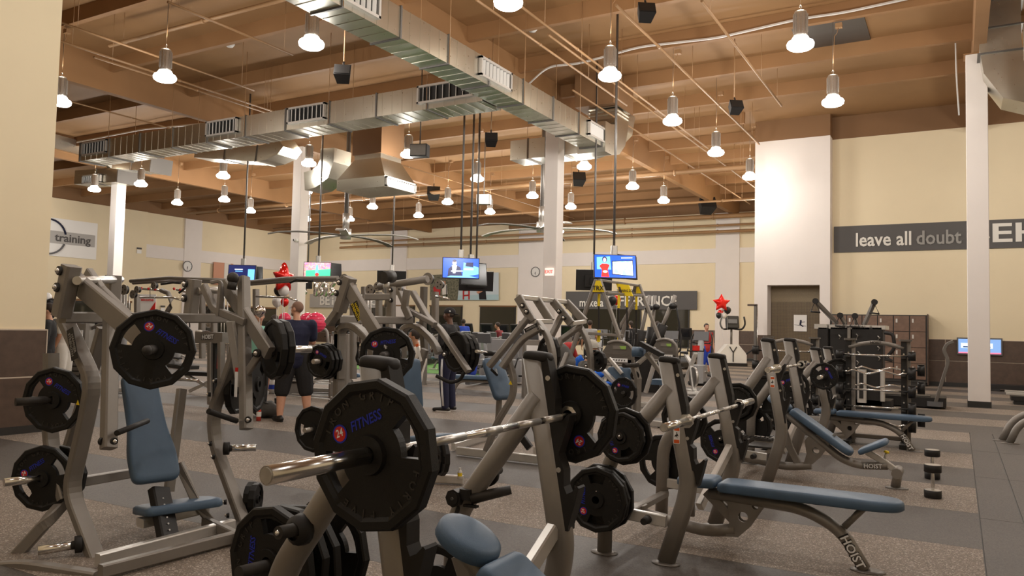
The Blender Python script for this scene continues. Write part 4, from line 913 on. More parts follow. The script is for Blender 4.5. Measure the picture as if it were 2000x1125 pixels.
# storage frame, near side
MB().beam(fil(T(Ya+.12, (126, 622), (182, 742), (172, 806), (137, 958), (202, 1128)), .12, 5), .06, .1, up=(0, 1, 0)).build('front_post', fr, A, True)
maker_plate(A, ay(149, 672, Ya+.06)+V(.0, -.025, 0), (.38, 0, -1), (1, 0, .38), .21, .075, ['HAMMER', 'STRENGTH'], 'sign_grey_letter')
MB().beam(T(Ya+.42, (203, 640), (158, 800), (134, 880), (150, 980)), .05, .09, up=(0, 1, 0)).build('rear_post', fr, A, True)
MB().beam(fil(T(Ya+.1, (100, 690), (98, 860), (128, 975)), .1, 4), .06, .09, up=(0, 1, 0)).build('storage_post', fr, A, True)
MB().beam(fil([ay(122, 985, Ya+.1), ay(95, 1015, Ya), ay(8, 1112, Ya-.15)], .1, 5), .06, .075).build('rear_brace', fr, A, True)
MB().beam(fil([ay(-40, 1112, Ya-.3), ay(50, 1106, Ya-.25), ay(190, 1128, Ya-.1)], .1, 4), .075, .075).build('floor_rail', fr, A, True)
MB().beam([ay(104, 950, Ya+.1), ay(268, 922, Ya+.95)], .05, .07).build('side_rail', fr, A, True)
for (x, y), lab, sp in (((112, 780), 'black plate on the upper storage horn of the left machine', -.5), ((90, 932), 'black plate on the lower storage horn of the left machine', .6)):
    p = ay(x, y, Ya+.05); d = Vector((.42, -.9, -.02)); plate(lab, p+d*.03, d, .215, .045, sp, 1)
    hd = Vector((-.22, -.97, -.02)); horn(A, p+hd*.0, hd, .24, .026, 'chrome' if y > 900 else 'rubber_worn')
plate('second black plate behind the lower storage plate of the left machine', ay(112, 928, Ya+.14), (.42, -.9, 0), .205, .045, .1, 0)
horn(A, ay(160, 1062, Ya+.08), (-.45, -.86, -.05), .24, .028)
# seat post, pads
sp0 = ay(335, 1088, 3.42)
MB().beam([ay(310, 955, 3.5), ay(335, 1082, 3.42)], .14, .07, up=(1, 0, 0)).build('seat_post', MAT['black'], A, True)
mb = MB(); 
for k in range(9): p = ay(313+k*2.5, 970+k*12.2, 3.5-.009*k)+V(.055, -.02, 0); mb.cyl(p, p+V(.006, 0, 0), .006, n=6)
o_ = mb.build('pin_holes', MAT['white_print'], A, True); o_['kind'] = 'stuff'
MB().box(sp0+V(0, 0, .01), (.16, .2, .02)).build('post_foot', fl, A, True)
bx = Vector((.93, .0, .0))
def quadpad(name, c, xa, ya, outline, t, m='blue_pad', par=None): return MB().pad(outline, t, frame(c, xa, ya)).build(name, MAT[m], par, True)
c0 = ay(309, 945, 3.45); c1 = ay(296, 735, 3.62)
ya_ = (c1-c0); L_ = ya_.length; xa_ = Vector((.22, 1, 0)).normalized()*1; 
quadpad('back_pad', c0+V(-.03, 0, 0), xa_, ya_, rounded([(-.16, 0), (.16, 0), (.165, L_*.25), (.13, L_*.5), (.12, L_*1.0), (-.12, L_*1.0), (-.13, L_*.5), (-.165, L_*.25)], .06), .06, par=A)
sc = ay(364, 1000, 3.62)
quadpad('seat_pad', sc+V(-.1, 0, 0), (.25, 1, .0), (-1, .25, -.12), rounded([(-.26, -.16), (.24, -.2), (.28, -.1), (.28, .12), (.2, .19), (-.26, .14)], .05), .06, par=A)
MB().beam([sc+V(-.16, -.24, -.05), sc+V(-.1, .24, -.03)], .1, .06).build('seat_bracket', fl, A, True)
MB().beam([ay(350, 905, 3.7), ay(385, 985, 3.75), ay(420, 1030, 3.9)], .045, .06).build('back_support', fr, A, True)
MB().beam([ay(355, 760, 3.95), ay(330, 960, 3.8)], .05, .07, up=(0, 1, 0)).build('inner_post', fr, A, True)
for (a, b) in (((190, 1094), (455, 1024)), ((196, 1116), (468, 1046))):
    MB().beam([az(*a, .05), az(*b, .05)], .055, .075).build('base_rail', fl if a[1] < 1100 else fr, A, True)
MB().beam([az(400, 1018, .06), az(490, 1062, .05)], .05, .07).build('base_rail', fr, A, True)
# far side frame
MB().beam(fil(T(Yb+.1, (474, 622), (452, 720), (416, 802), (420, 868), (476, 1020)), .12, 5), .06, .095, up=(0, 1, 0)).build('front_post', fr, A, True)
for q in ((416, 770), (428, 744), (418, 866), (424, 892), (447, 980), (452, 1006)): bolt(A, ay(q[0], q[1], Yb+.05)+V(-.02, -.03, 0), (-.6, -.8, 0), .016)
MB().beam([ay(450, 628, Yb-.05), ay(470, 755, Yb+.05)], .075, .03, up=(0, 1, 0)).build('bright_brace', fl, A, True)
horn(A, ay(437, 876, Yb+.08), (.75, .65, .02), .24, .026)
MB().beam([ay(440, 556, Yb+.1), ay(527, 690, Yb-.02)], .055, .115).build('lever_arm', fr, A, True)
MB().beam(fil([ay(398, 558, Yb), ay(418, 604, Yb), ay(480, 630, Yb)], .05, 4), .05, .06).build('link_arm', fr, A, True)
MB().beam(fil([ay(412, 552, Yb-.05), ay(432, 548, Yb), ay(430, 618, Yb)], .06, 4), .07, .025).build('curved_strap', fr, A, True)
MB().cyl(ay(385, 568, Yb), ay(470, 566, Yb+.4), .03).build('pivot_shaft', MAT['steel'], A, True)
MB().beam([ay(476, 542, Yb+.1), ay(481, 838, Yb-.12)], .075, .08, up=(0, 1, 0)).build('handle_tube', fr, A, True)
grip(A, ay(407, 803, Yb-.45), ay(462, 822, Yb-.18), .02); MB().cyl(ay(455, 818, Yb-.2), ay(480, 826, Yb-.1), .01).build('grip_rod', MAT['chrome'], A, True); bolt(A, ay(484, 820, Yb-.14), (.6, -.8, 0), .02)
MB().beam([ay(508, 690, Yb-.02), ay(478, 735, Yb-.05)], .04, .05).build('arm_brace', fr, A, True); bolt(A, ay(500, 690, Yb-.06), (.2, -1, 0), .026)
M = frame(ay(471, 748, Yb-.08)+V(0, -.045, 0), (1, 0, 0), (0, 0, 1)); MB().prism(rect(.03, .2), 0, .002, M).build('warning_label', MAT['white_print'], A, True); MB().prism(rect(.03, .03), 0, .0025, M @ Matrix.Translation((0, .1, 0))).build('label_head', MAT['red'], A, True)
MB().cyl(ay(455, 550, Yb), ay(452, 565, Yb), .035).build('rubber_stop', MAT['rubber_worn'], A, True); MB().ball(ay(455, 543, Yb), .045).build('rubber_stop', MAT['rubber_worn'], A, True)
n2 = Vector((.38, .925, 0))
pb2 = ay(517, 682, Yb-.02)
plate('black plate seen nearly edge-on on the left machine far lever arm', pb2+n2*.07, n2, .225, .05, .5, 0)
plate('second black plate seen edge-on on the left machine far lever arm', pb2+n2*.125, n2, .225, .05, .4, 0)
horn(A, pb2, n2, .36, .027)
for lab, px, py, sp in (('tall dark plate leaning behind the left machine right-hand post', 462, 755, .2), ('dark plate hung low between the left machine and the standing man', 500, 750, .9), ('small dark plate on the low right horn of the left machine', 490, 972, .6), ('second dark plate on the low right horn of the left machine', 499, 975, .3)):
    plate(lab, ay(px, py, Yb+(.28 if py < 800 else .25)), (.86, .5, 0), .225 if py < 800 else .125, .05, sp, 0)
# triangle warning sticker
M = frame(ay(167, 785, Ya+.08)+V(.0, -.05, 0), (1, 0, 0), (0, 0, 1)); MB().prism([(-.017, -.015), (.017, -.015), (0, .016)], 0, .002, M).build('warning_triangle', MAT['yellow'], A, True)

# ---- machine B (iso lateral press with front decal), behind the foreground rack
B = thing('incline_press_machine', 'grey plate-loaded press with a yellow lettered arm behind the foreground rack', 'gym machine', (-5.0, 6.2, 0))
Ya, Yb = 5.35, 6.95
MB().beam([ay(684, 542, Ya), ay(663, 608, Ya)], .1, .11, up=(0, 1, 0)).build('bracket', fr, B, True)
MB().beam([ay(668, 598, Ya+.05), ay(643, 632, Ya+.05)], .07, .09, up=(0, 1, 0)).build('bracket_leg', fr, B, True)
for q in ((668, 552), (662, 573)): bolt(B, ay(q[0], q[1], Ya)+V(.02, -.065, 0), (0, -1, 0), .024)
MB().beam([ay(658, 624, Ya+.1), ay(802, 626, Yb)], .07, .08).build('top_cross_bar', fr, B, True)
MB().beam([ay(678, 557, Ya), ay(735, 650, Ya-.1), ay(752, 690, Ya-.15)], .05, .13).build('lever_arm', fr, B, True)
maker_plate(B, ay(702, 608, Ya-.04)+V(.0, -.033, 0), (.62, 0, -1), (1, 0, .62), .17, .085, ['HAMMER', 'STRENGTH'])
MB().beam([ay(690, 560, Ya+.15), ay(712, 600, Ya+.15)], .04, .05).build('link_arm', fr, B, True)
MB().beam(fil(T(Ya+.15, (664, 740), (664, 640), (690, 634), (722, 662), (748, 740)), .1, 6), .06, .11, up=(0, 1, 0)).build('arched_post', fr, B, True)
MB().beam(T(Ya+.15, (664, 640), (660, 830), (668, 900)), .06, .11, up=(0, 1, 0)).build('front_post', fr, B, True)
MB().beam([ay(712, 580, Yb-.7), ay(760, 580, Yb-.5)], .06, .07).build('upper_tie', fr, B, True)
MB().beam([ay(764, 560, Yb-.4), ay(764, 622, Yb-.4)], .08, .08, up=(0, 1, 0)).build('bracket', fr, B, True)
for q in ((759, 566), (759, 586)): bolt(B, ay(q[0]+3, q[1], Yb-.45), (0, -1, 0), .022)
# chrome pivot + rubber stops on top
MB().tube(T(Yb-.3, (755, 600), (754, 560), (756, 545)), .035).build('bumper_post', fl, B, True)
MB().cyl(ay(748, 542, Yb-.35), ay(766, 540, Yb-.2), .07).build('rubber_stop', MAT['rubber_worn'], B, True)
# far arm
MB().beam([ay(862, 572, Yb), ay(895, 650, Yb)], .05, .09, up=(0, 1, 0)).build('bracket', fr, B, True) if False else None
MB().beam(fil(T(Yb, (806, 570), (838, 625), (858, 640), (915, 725)), .08, 4), .05, .085, up=(0, 1, 0)).build('lever_arm', fr, B, True)
MB().beam(T(Yb-.1, (780, 570), (795, 604), (850, 634)), .05, .07, up=(0, 1, 0)).build('link_arm', fr, B, True)
MB().beam(T(Yb-.2, (795, 566), (790, 600), (800, 622)), .08, .04, up=(0, 1, 0)).build('curved_strap', fr, B, True)
MB().beam(fil(T(Yb+.1, (786, 700), (786, 640), (812, 634), (845, 665), (858, 690)), .1, 6), .06, .1, up=(0, 1, 0)).build('arched_post', fr, B, True)
MB().beam(T(Yb+.2, (828, 560), (826, 640), (830, 700)), .06, .08, up=(0, 1, 0)).build('rear_post', fd, B, True)
MB().beam(T(Yb-.1, (830, 682), (806, 752)), .075, .06, up=(0, 1, 0)).build('handle_tube', fr, B, True)
M = frame(ay(823, 690, Yb-.14)+V(0, -.04, 0), (1, 0, .35), (-.35, 0, 1)); MB().prism(rect(.035, .18), 0, .002, M).build('warning_label', MAT['white_print'], B, True); MB().prism(rect(.035, .03), 0, .0025, M @ Matrix.Translation((0, .09, 0))).build('label_head', MAT['orange'], B, True)
MB().tube(fil([ay(852, 734, Yb-.1), ay(880, 748, Yb-.05), ay(900, 742, Yb), ay(908, 722, Yb)], .06, 5), .02).build('hand_grip', MAT['black_soft'], B, True)
MB().tube(fil([ay(700, 668, Ya+.3), ay(697, 705, Ya+.3), ay(710, 712, Ya+.3), ay(722, 700, Ya+.3)], .05, 4), .018).build('hand_grip', MAT['black_soft'], B, True)
bolt(B, ay(868, 692, Yb-.06), (0, -1, 0), .03)
p = ay(756, 692, Ya-.15); nB = (p-EYE); nB = Vector((nB.x+1.0, nB.y, 0)).normalized()
plate('large black plate facing the viewer on the centre machine near arm', p, -nB, .235, .05, .15, 1)
plate('second black plate stacked behind on the centre machine near arm', p+nB*.06, -nB, .235, .05, .05, 0)
MB().cyl(p+nB*.1, p-nB*.26, .028).build('weight_horn', MAT['rubber_worn'], B, True); MB().ball(p-nB*.26, .03).build('horn_cap', MAT['rubber_worn'], B, True)
p = ay(640, 705, Ya+.1); d = Vector((.05, -1, 0))
for i, (r_, l) in enumerate(((.17, 'rear small black plate on the centre machine upper left horn'), (.165, 'middle small black plate on the centre machine upper left horn'), (.155, 'front small black plate on the centre machine upper left horn'))): plate(l, p+d*(.0+.05*i), d, r_, .042, -.4, 1 if i == 2 else 0)
horn(B, p-d*.1, d, .30, .022, 'steel')
p = ay(612, 838, Ya+.05)
plate('black plate low on the centre machine left horn', p, d, .215, .045, .1, 0); horn(B, p-d*.1, d, .22, .022, 'steel')
for i, x in enumerate((893, 891, 889)): plate(('rear', 'middle', 'front')[i]+' black plate of three on the centre machine far arm', ay(x, 690-i*1.5, Yb+.12-.0*i)+Vector((.33, .945, 0))*(.12-.05*i), (.33, .945, 0), .225, .05, .3*i, 0)
horn(B, ay(880, 690, Yb+.0), (.33, .945, 0), .34, .024)
plate('dark plate low behind the foreground bar left of the small bottle', ay(862, 893, 5.9), (.55, .83, 0), .17, .045, .2, 0); plate('second dark plate low behind the foreground bar', ay(852, 893, 5.95), (.55, .83, 0), .17, .045, .1, 0)
quadpad('back_pad', ay(800, 800, 6.2), (.25, 1, 0), (-.1, 0, 1), rounded([(-.14, 0), (.14, 0), (.12, .5), (-.12, .5)], .04), .06, par=B)
quadpad('seat_pad', ay(845, 860, 6.5), (.25, 1, .0), (-1, .25, -.1), rounded([(-.22, -.16), (.22, -.16), (.22, .14), (-.22, .14)], .05), .06, par=B)
MB().beam([ay(822, 882, 6.2), ay(828, 940, 6.2)], .1, .07, up=(1, 0, 0)).build('seat_post', MAT['black'], B, True)
MB().beam([az(660, 925, .05), az(905, 937, .05)], .06, .08).build('base_rail', fl, B, True); MB().beam([az(700, 960, .05), az(640, 905, .05)], .06, .08).build('base_rail', fr, B, True)
MB().beam([ay(724, 742, Ya+.1), ay(800, 752, Ya+.3), ay(760, 900, Ya+.2)], .1, .05).build('foot_plate_arm', fl, B, True) if False else None
MB().box(ay(735, 738, Ya-.25), (.16, .1, .09), Matrix.Rotation(.6, 3, 'Y')).build('stop_block', fl, B, True)

# ---- machine C (row / leg machine with the rectangular frame)
Cm = thing('leg_press_machine', 'grey plate-loaded machine with a slanted ladder frame and blue pad at centre', 'gym machine', (-4.6, 7.9, 0))
Yc0, Yc1 = 7.0, 8.35
def lad(a, b, w_=.05, h_=.09, m=fr, n='frame_tube'): MB().beam([a, b], w_, h_).build(n, m, Cm, True)
# slanted ladder
tl, tr = ay(1012, 580, Yc0), ay(1106, 590, Yc1); bl, br = ay(1040, 628, Yc0), ay(1142, 628, Yc1); ml0, ml1 = ay(1048, 584, Yc0+.5), ay(1076, 628, Yc0+.5)
m20, m21 = ay(1080, 588, Yc0+.9), ay(1116, 632, Yc0+.9)
lad(tl, bl); lad(tr, br); lad(ml0, ml1); lad(m20, m21); lad(tl, tr, .05, .05, fl); lad(bl, ml1, .05, .05, fl); lad(m21, br, .05, .05, fl)
for q, Y_ in (((1023, 597), Yc0), ((1031, 609), Yc0), ((1094, 608), Yc0+.85), ((1103, 621), Yc0+.85)): bolt(Cm, ay(q[0], q[1], Y_)+V(.0, -.035, 0), (0, -1, 0), .024)
MB().beam([ay(1030, 622, Yc0-.05), ay(985, 680, Yc0-.15), ay(955, 716, Yc0-.2)], .05, .09, up=(0, 1, 0)).build('lever_arm', fr, Cm, True)
MB().beam(fil([ay(1058, 640, Yc0), ay(1020, 662, Yc0-.05), ay(1000, 690, Yc0-.1), ay(980, 718, Yc0-.15)], .1, 5), .05, .1, up=(0, 1, 0)).build('lever_arm', fr, Cm, True)
maker_plate(Cm, ay(1043, 643, Yc0)+V(0, -.055, 0), (1, 0, .45), (-.45, 0, 1), .16, .07, ['HAMMER', 'STRENGTH'], 'sign_grey_letter')
MB().beam([ay(1095, 620, Yc0+.9), ay(1080, 650, Yc0+.8), ay(1060, 690, Yc0+.7)], .05, .09, up=(0, 1, 0)).build('lever_arm', fr, Cm, True)
MB().beam(fil(T(Yc0+.1, (1050, 628), (1070, 655), (1080, 690), (1080, 760)), .1, 5), .05, .1, up=(0, 1, 0)).build('curved_post', fr, Cm, True)
MB().beam(fil(T(Yc1, (1128, 630), (1148, 665), (1154, 700), (1154, 800), (1150, 880)), .12, 5), .05, .1, up=(0, 1, 0)).build('curved_post', fr, Cm, True)
for q in ((1147, 697), (1147, 715)): bolt(Cm, ay(q[0], q[1], Yc1)+V(0, -.035, 0), (0, -1, 0), .022)
MB().beam([ay(1135, 636, Yc1-.1), ay(1095, 665, Yc1-.3), ay(1082, 700, Yc1-.4)], .05, .09, up=(0, 1, 0)).build('curved_post', fr, Cm, True)
MB().beam(fil(T(Yc0-.05, (992, 700), (1004, 740), (1002, 775), (968, 830), (950, 880)), .14, 6), .05, .08, up=(0, 1, 0)).build('rear_curved_leg', fr, Cm, True)
M = frame(ay(1000, 747, Yc0-.1)+V(0, -.03, 0), (1, 0, 0), (0, 0, 1)); MB().prism([(-.022, -.02), (.022, -.02), (0, .02)], 0, .002, M).build('warning_triangle', MAT['yellow'], Cm, True)
MB().beam([ay(1108, 690, Yc1-.1), ay(1088, 740, Yc1-.3)], .05, .05, up=(0, 1, 0)).build('strut', fr, Cm, True)
c0 = ay(984, 782, 7.6); c1 = ay(948, 706, 7.6)
quadpad('back_pad', c0, (.3, 1, 0), (c1-c0), rounded([(-.15, 0), (.15, 0), (.15, .42), (.12, .52), (-.12, .52), (-.15, .42)], .05), .06, par=Cm)
MB().beam([ay(975, 780, 7.6), ay(972, 830, 7.6), ay(966, 850, 7.6)], .05, .06, up=(0, 1, 0)).build('pad_post', fr, Cm, True)
grip(Cm, ay(948, 690, Yc0-.2), ay(968, 690, Yc0), .028); MB().cyl(ay(930, 686, Yc0-.4), ay(950, 689, Yc0-.2), .016).build('grip_rod', MAT['chrome'], Cm, True); MB().tube([ay(960, 722, Yc0-.2), ay(970, 732, Yc0-.1), ay(968, 722, Yc0)], .014).build('hand_grip', MAT['black_soft'], Cm, True)
MB().beam([az(893, 880, .06), az(1058, 898, .06)], .05, .09).build('base_rail', fl, Cm, True); MB().beam([az(885, 872, .06), az(985, 842, .06)], .05, .08).build('base_rail', fl, Cm, True); MB().beam([az(985, 862, .06), az(1020, 842, .06)], .05, .08).build('base_rail', fl, Cm, True); MB().beam([az(1045, 880, .06), az(1140, 858, .06)], .05, .08).build('base_rail', fl, Cm, True)
for q in ((932, 881), (986, 888)): bolt(Cm, az(q[0], q[1], .06)+V(.0, -.035, 0), (0, -1, 0), .02)
horn(Cm, ay(962, 850, 7.3), (-.8, -.6, -.03), .2, .022)
MB().beam([ay(1008, 838, 7.5), ay(1035, 875, 7.5)], .08, .05, up=(0, 1, 0)).build('seat_rail', MAT['black'], Cm, True)
for q, Y_, l in (((1072, 690), Yc0+.35, 'dark plate with a light grip opening on the slanted machine near arm'), ((1170, 706), Yc1+.1, 'dark plate on the slanted machine far post'), ((1163, 703), Yc1+.2, 'second dark plate on the slanted machine far post')): plate(l, ay(q[0], q[1], Y_), (.45, .89, 0), .19 if q[0] < 1100 else .125, .045, 1.2, 0)
# foam roller machine D right of it (blue roller, seat, numbered post)
Dm = thing('leg_curl_machine', 'grey leg machine with blue rollers and a post marked 3', 'gym machine', (-3.6, 9.6, 0))
Yd = 9.6
MB().beam(T(Yd, (1238, 712), (1246, 740), (1244, 800), (1240, 830)), .05, .16, up=(0, 1, 0)).build('post', fr, Dm, True)
text('3', 'number', MAT['white_print'], frame(ay(1242, 733, Yd)+V(0, -.05, 0), (1, 0, 0), (0, 0, 1)), .09, Dm, True, .002); MB().cyl(ay(1242, 733, Yd)+V(0, -.03, 0), ay(1242, 733, Yd)+V(0, -.045, 0), .06).build('number_disc', MAT['black'], Dm, True)
MB().cyl(ay(1218, 714, Yd-.35), ay(1246, 713, Yd), .028).build('weight_horn', MAT['rubber_worn'], Dm, True)
MB().cyl(ay(1236, 687, Yd+.1), ay(1259, 688, Yd+.12), .068).build('upper_roller', MAT['blue_pad'], Dm, True)
MB().beam([ay(1244, 712, Yd+.1), ay(1280, 680, Yd+.1)], .05, .06, up=(0, 1, 0)).build('arm', fl, Dm, True); MB().beam([ay(1262, 690, Yd+.1), ay(1300, 740, Yd+.1), ay(1310, 760, Yd+.1)], .05, .07, up=(0, 1, 0)).build('arm', fr, Dm, True)
MB().box(ay(1272, 682, Yd+.0), (.34, .12, .06), Matrix.Rotation(.45, 3, 'Y')).build('foot_pad', MAT['black_soft'], Dm, True)
quadpad('seat_pad', ay(1210, 735, Yd+.1), (1, .2, 0), (0, .2, 1), rounded([(-.17, -.12), (.17, -.12), (.15, .12), (-.15, .12)], .04), .06, par=Dm)
MB().beam([ay(1172, 718, Yd-.1), ay(1206, 752, Yd-.1)], .05, .1, up=(0, 1, 0)).build('lower_arm', fl, Dm, True); MB().beam([ay(1190, 700, Yd), ay(1215, 730, Yd)], .04, .06, up=(0, 1, 0)).build('lower_arm', fl, Dm, True)
MB().beam([az(1195, 815, .06), az(1300, 830, .06)], .06, .09).build('base_rail', fl, Dm, True); MB().beam([az(1205, 800, .06), az(1230, 835, .06)], .06, .09).build('base_rail', fr, Dm, True); MB().beam([az(1240, 812, .06), az(1285, 806, .06)], .06, .09).build('base_rail', fl, Dm, True)
for dx in (1200, 1250, 1295): MB().box(az(dx, 836, .0)+V(0, 0, .015), (.14, .1, .03)).build('rubber_foot', MAT['black'], Dm, True)
plate('black plate with a small logo on the leg machine post', ay(1218, 767, Yd-.25), (-.2, -1, 0), .2, .04, -.15, 1)
MB().cyl(ay(1216, 767, Yd-.42), ay(1222, 767, Yd-.05), .022).build('weight_horn', MAT['rubber_worn'], Dm, True)

# ================================================================== RIGHT SIDE OBJECTS
# dumbbells standing on end
def dumbbell(label, x, y):
    o = thing('dumbbell', label, 'dumbbell', (x, y, 0), 0, 'dumbbells standing on the floor')
    for z0 in (.0, .235):
        h = MB().lathe([(0, 0), (.068, 0), (.075, .006), (.075, .066), (.07, .072)], 24, Matrix.Translation((0, 0, z0))).build('head', MAT['black'], o)
        MB().lathe([(.07, .072), (.0, .073)], 24, Matrix.Translation((0, 0, z0))).build('end_face', MAT['steel'], h)
    MB().lathe([(.013, .072), (.017, .12), (.018, .15), (.017, .19), (.013, .236)], 14).build('handle', MAT['chrome'], o); return o
dumbbell('nearer steel-handled dumbbell standing on end on the striped floor', *az(1822, 972)[:2]); dumbbell('farther steel-handled dumbbell standing on end just behind another', az(1821, 935)[0], az(1821, 935)[1])
# curl bar rack
def bar_rack(label, xc, yc, w_=.66):
    o = thing('barbell_rack', label, 'barbell rack', (xc, yc, 0), .0)
    for x in (-w_/2, w_/2):
        u = MB().box((x, 0, .72), (.07, .04, 1.43)).build('upright_face', MAT['black'], o); MB().box((x+.055, .04, .72), (.05, .07, 1.43)).build('upright', MAT['frame'], o)
        MB().box((x+.02, .02, 1.45), (.16, .14, .025), b=.02).build('cap', MAT['frame_dark'], u)
        MB().box((x, .1, .03), (.09, .85, .06), b=.01).build('foot_rail', MAT['black'], o)
        for k in range(6): MB().cyl((x, -.03, .1+.22*k+.06), (x, -.02, .1+.22*k+.06), .012, n=8).build('bolt', MAT['chrome'], u)
        for z in (1.24, 1.0, .76, .52, .3, .14):
            MB().box((x, -.06, z-.03), (.05, .12, .018)).build('cradle', MAT['rubber_worn'], o)
    MB().tube([(-w_/2+(w_)*k/12, 0, 1.34+.07*math.sin(PI*k/12)) for k in range(13)], .028).build('top_arch', MAT['frame'], o)
    text('HOIST', 'maker_mark', MAT['black'], frame((0, -.035, 1.41), (1, 0, 0), (0, 0, 1)), .05, o, True, .001, world=False)
    MB().beam([(-w_/2, .05, .1), (w_/2, .05, .1)], .06, .06).build('lower_tie', MAT['frame'], o)
    return o
RX, RY = -1.0, 11.95
rk = bar_rack('rack of fixed curl bars with an arched top between bench and lockers', RX, RY, .70)
rk2 = bar_rack('second bar rack partly hidden behind the bench uprights', RX-1.32, RY+.95, .70)
def fixed_bar(label, x, y, z, ez, R=.075, L=.62):
    o = thing('fixed_barbell', label, 'barbell', (x, y, z)); n = 24
    if ez: P = [(-L*.62+L*1.24*k/n, 0, .022*math.sin(2*PI*2*k/n)*(1 if 2 < k < 22 else 0)) for k in range(n+1)]
    else: P = [(-L*.62, 0, 0), (L*.62, 0, 0)]
    MB().tube(P, .0125, 8, up=(0, 1, 0)).build('shaft', MAT['chrome'], o)
    for s in (-1, 1):
        h = MB().cyl((s*L*.62, 0, 0), (s*(L*.62+.09), 0, 0), R, n=18).build('end_weight', MAT['black'], o)
        MB().box((s*(L*.62+.045), -.0, R*.72), (.085, R*1.1, R*.6), b=.01).build('weight_top', MAT['black_soft'], h)
    return o
lab = ['topmost', 'second', 'third', 'fourth', 'fifth', 'lowest']
for i, (z, ez, R) in enumerate([(1.235, 0, .06), (1.0, 1, .085), (.755, 0, .085), (.52, 0, .09), (.30, 1, .09)]):
    fixed_bar('%s chrome fixed bar on the front of the arched rack' % lab[i], RX, RY-.10, z, ez, R, .66)
for i, (z, ez, R) in enumerate([(1.04, 1, .08), (.80, 1, .085), (.36, 0, .09)]): fixed_bar('%s wavy or straight bar on the rear of the arched rack' % lab[i], RX+.1, RY+.14, z, ez, R, .66)
for i, (z, ez) in enumerate([(1.235, 0), (1.0, 0), (.76, 0), (.5, 0), (.36, 0), (.22, 0)]): fixed_bar('%s fixed bar on the half-hidden left rack' % lab[i], RX-1.37, RY+.85, z, ez, .07, .66)
# lockers
LK = thing('locker_bank', 'brown wooden locker bank against the right wall', 'lockers', (-2.4, YR-.35, 0))
lx1, lx0, lz1 = ay(1809, 700, YR-.75).x, -3.55, 2.17; nC = 6; cw = (lx1-lx0)/nC
MB().box(((lx0+lx1)/2, YR-.36, lz1/2+.06), (lx1-lx0+.06, .68, lz1-.1)).build('carcass', MAT['base_dark'], LK, True)
for c in range(nC):
    for r_ in range(4):
        z0 = .2+r_*.49; d = MB().box((lx0+cw*(c+.5), YR-.715, z0+.24), (cw-.03, .03, .475)).build('door', MAT['locker_wood'], LK, True)
        h = MB().box((lx0+cw*c+.09, YR-.74, z0+.33), (.05, .025, .12)); h.v = [tuple(Vector(v)-LK.location) for v in h.v]; q = h.build('lock', MAT['frame_light'], d)
MB().box((lx1+.04, YR-.36, lz1/2+.04), (.03, .72, lz1)).build('side_panel', MAT['dark_wood'], LK, True); MB().box(((lx0+lx1)/2, YR-.36, .06), (lx1-lx0, .6, .12)).build('plinth', MAT['base_dark'], LK, True)
# dual cable tower
CT = thing('cable_tower', 'dark dual cable machine with grey top and raised arms before the lockers', 'gym machine', (-2.9, 17.9, 0))
YT = 17.5
def tb(name, x0, x1, y0, y1, m, Y=YT, d=.5, b=.02):
    p, q = ay(x0, y1, Y), ay(x1, y0, Y); return MB().box(((p.x+q.x)/2, Y+d/2, (p.z+q.z)/2), (q.x-p.x, d, q.z-p.z), b=b).build(name, MAT[m], CT, True)
tb('tower', 1596, 1618, 640, 830, 'black_soft', d=.6); tb('tower', 1620, 1658, 640, 838, 'black_soft', d=.6); tb('tower', 1662, 1724, 640, 790, 'black_soft', d=.6)
tb('top_cover', 1590, 1616, 633, 642, 'frame_light', d=.7); tb('top_cover', 1618, 1700, 635, 642, 'frame_light', d=.7); tb('top_cover', 1702, 1731, 636, 643, 'frame_light', d=.75)
tb('centre_post', 1655, 1661, 640, 800, 'frame', Y=YT-.05, d=.06, b=0); tb('weight_shroud', 1674, 1692, 722, 786, 'frame_light', Y=YT-.1, d=.1); tb('shroud_window', 1678, 1686, 728, 778, 'black', Y=YT-.12, d=.03, b=0); tb('weight_shroud', 1719, 1728, 722, 784, 'frame_light', Y=YT-.1, d=.1)
tb('base', 1600, 1740, 784, 800, 'black_soft', d=.8)
text('FREEMOTION', 'maker_mark', MAT['sign_dark'], frame(ay(1662, 638.5, YT)+V(0, -.01, 0), (1, 0, 0), (0, 0, 1)), .075, CT, True, .002, 1.2)
for (a, b) in (((1635, 632), (1593, 588)), ((1688, 634), (1708, 590)), ((1650, 632), (1641, 616)), ((1672, 632), (1670, 617))):
    P, Q = ay(a[0], a[1], YT+.2), ay(b[0], b[1], YT-.1 if a[0] > 1640 else YT-.3)
    MB().beam([P, Q], .06, .09).build('swing_arm', MAT['frame_dark'], CT, True); MB().cyl(Q+V(0, -.05, 0), Q+V(0, .05, 0), .06).build('pulley', MAT['black_soft'], CT, True)
    MB().tube([Q+V(-.02, -.02, -.04), Q+V(-.09, -.03, -.22), Q+V(.09, -.03, -.24), Q+V(.0, -.02, -.04)], .01, 6).build('handle_strap', MAT['black'], CT, True); MB().cyl(Q+V(-.09, -.03, -.22), Q+V(.09, -.03, -.24), .017, n=8).build('hand_grip', MAT['black_soft'], CT, True)
for x, y in ((1674, 656), (1677, 690), (1716, 660), (1717, 700), (1716, 680), (1640, 658), (1675, 708)): MB().tube([ay(x-2, y-4, YT-.02), ay(x+2, y, YT-.03), ay(x-1, y+4, YT-.02)], .012, 6).build('accessory_hook', MAT['steel'], CT, True)
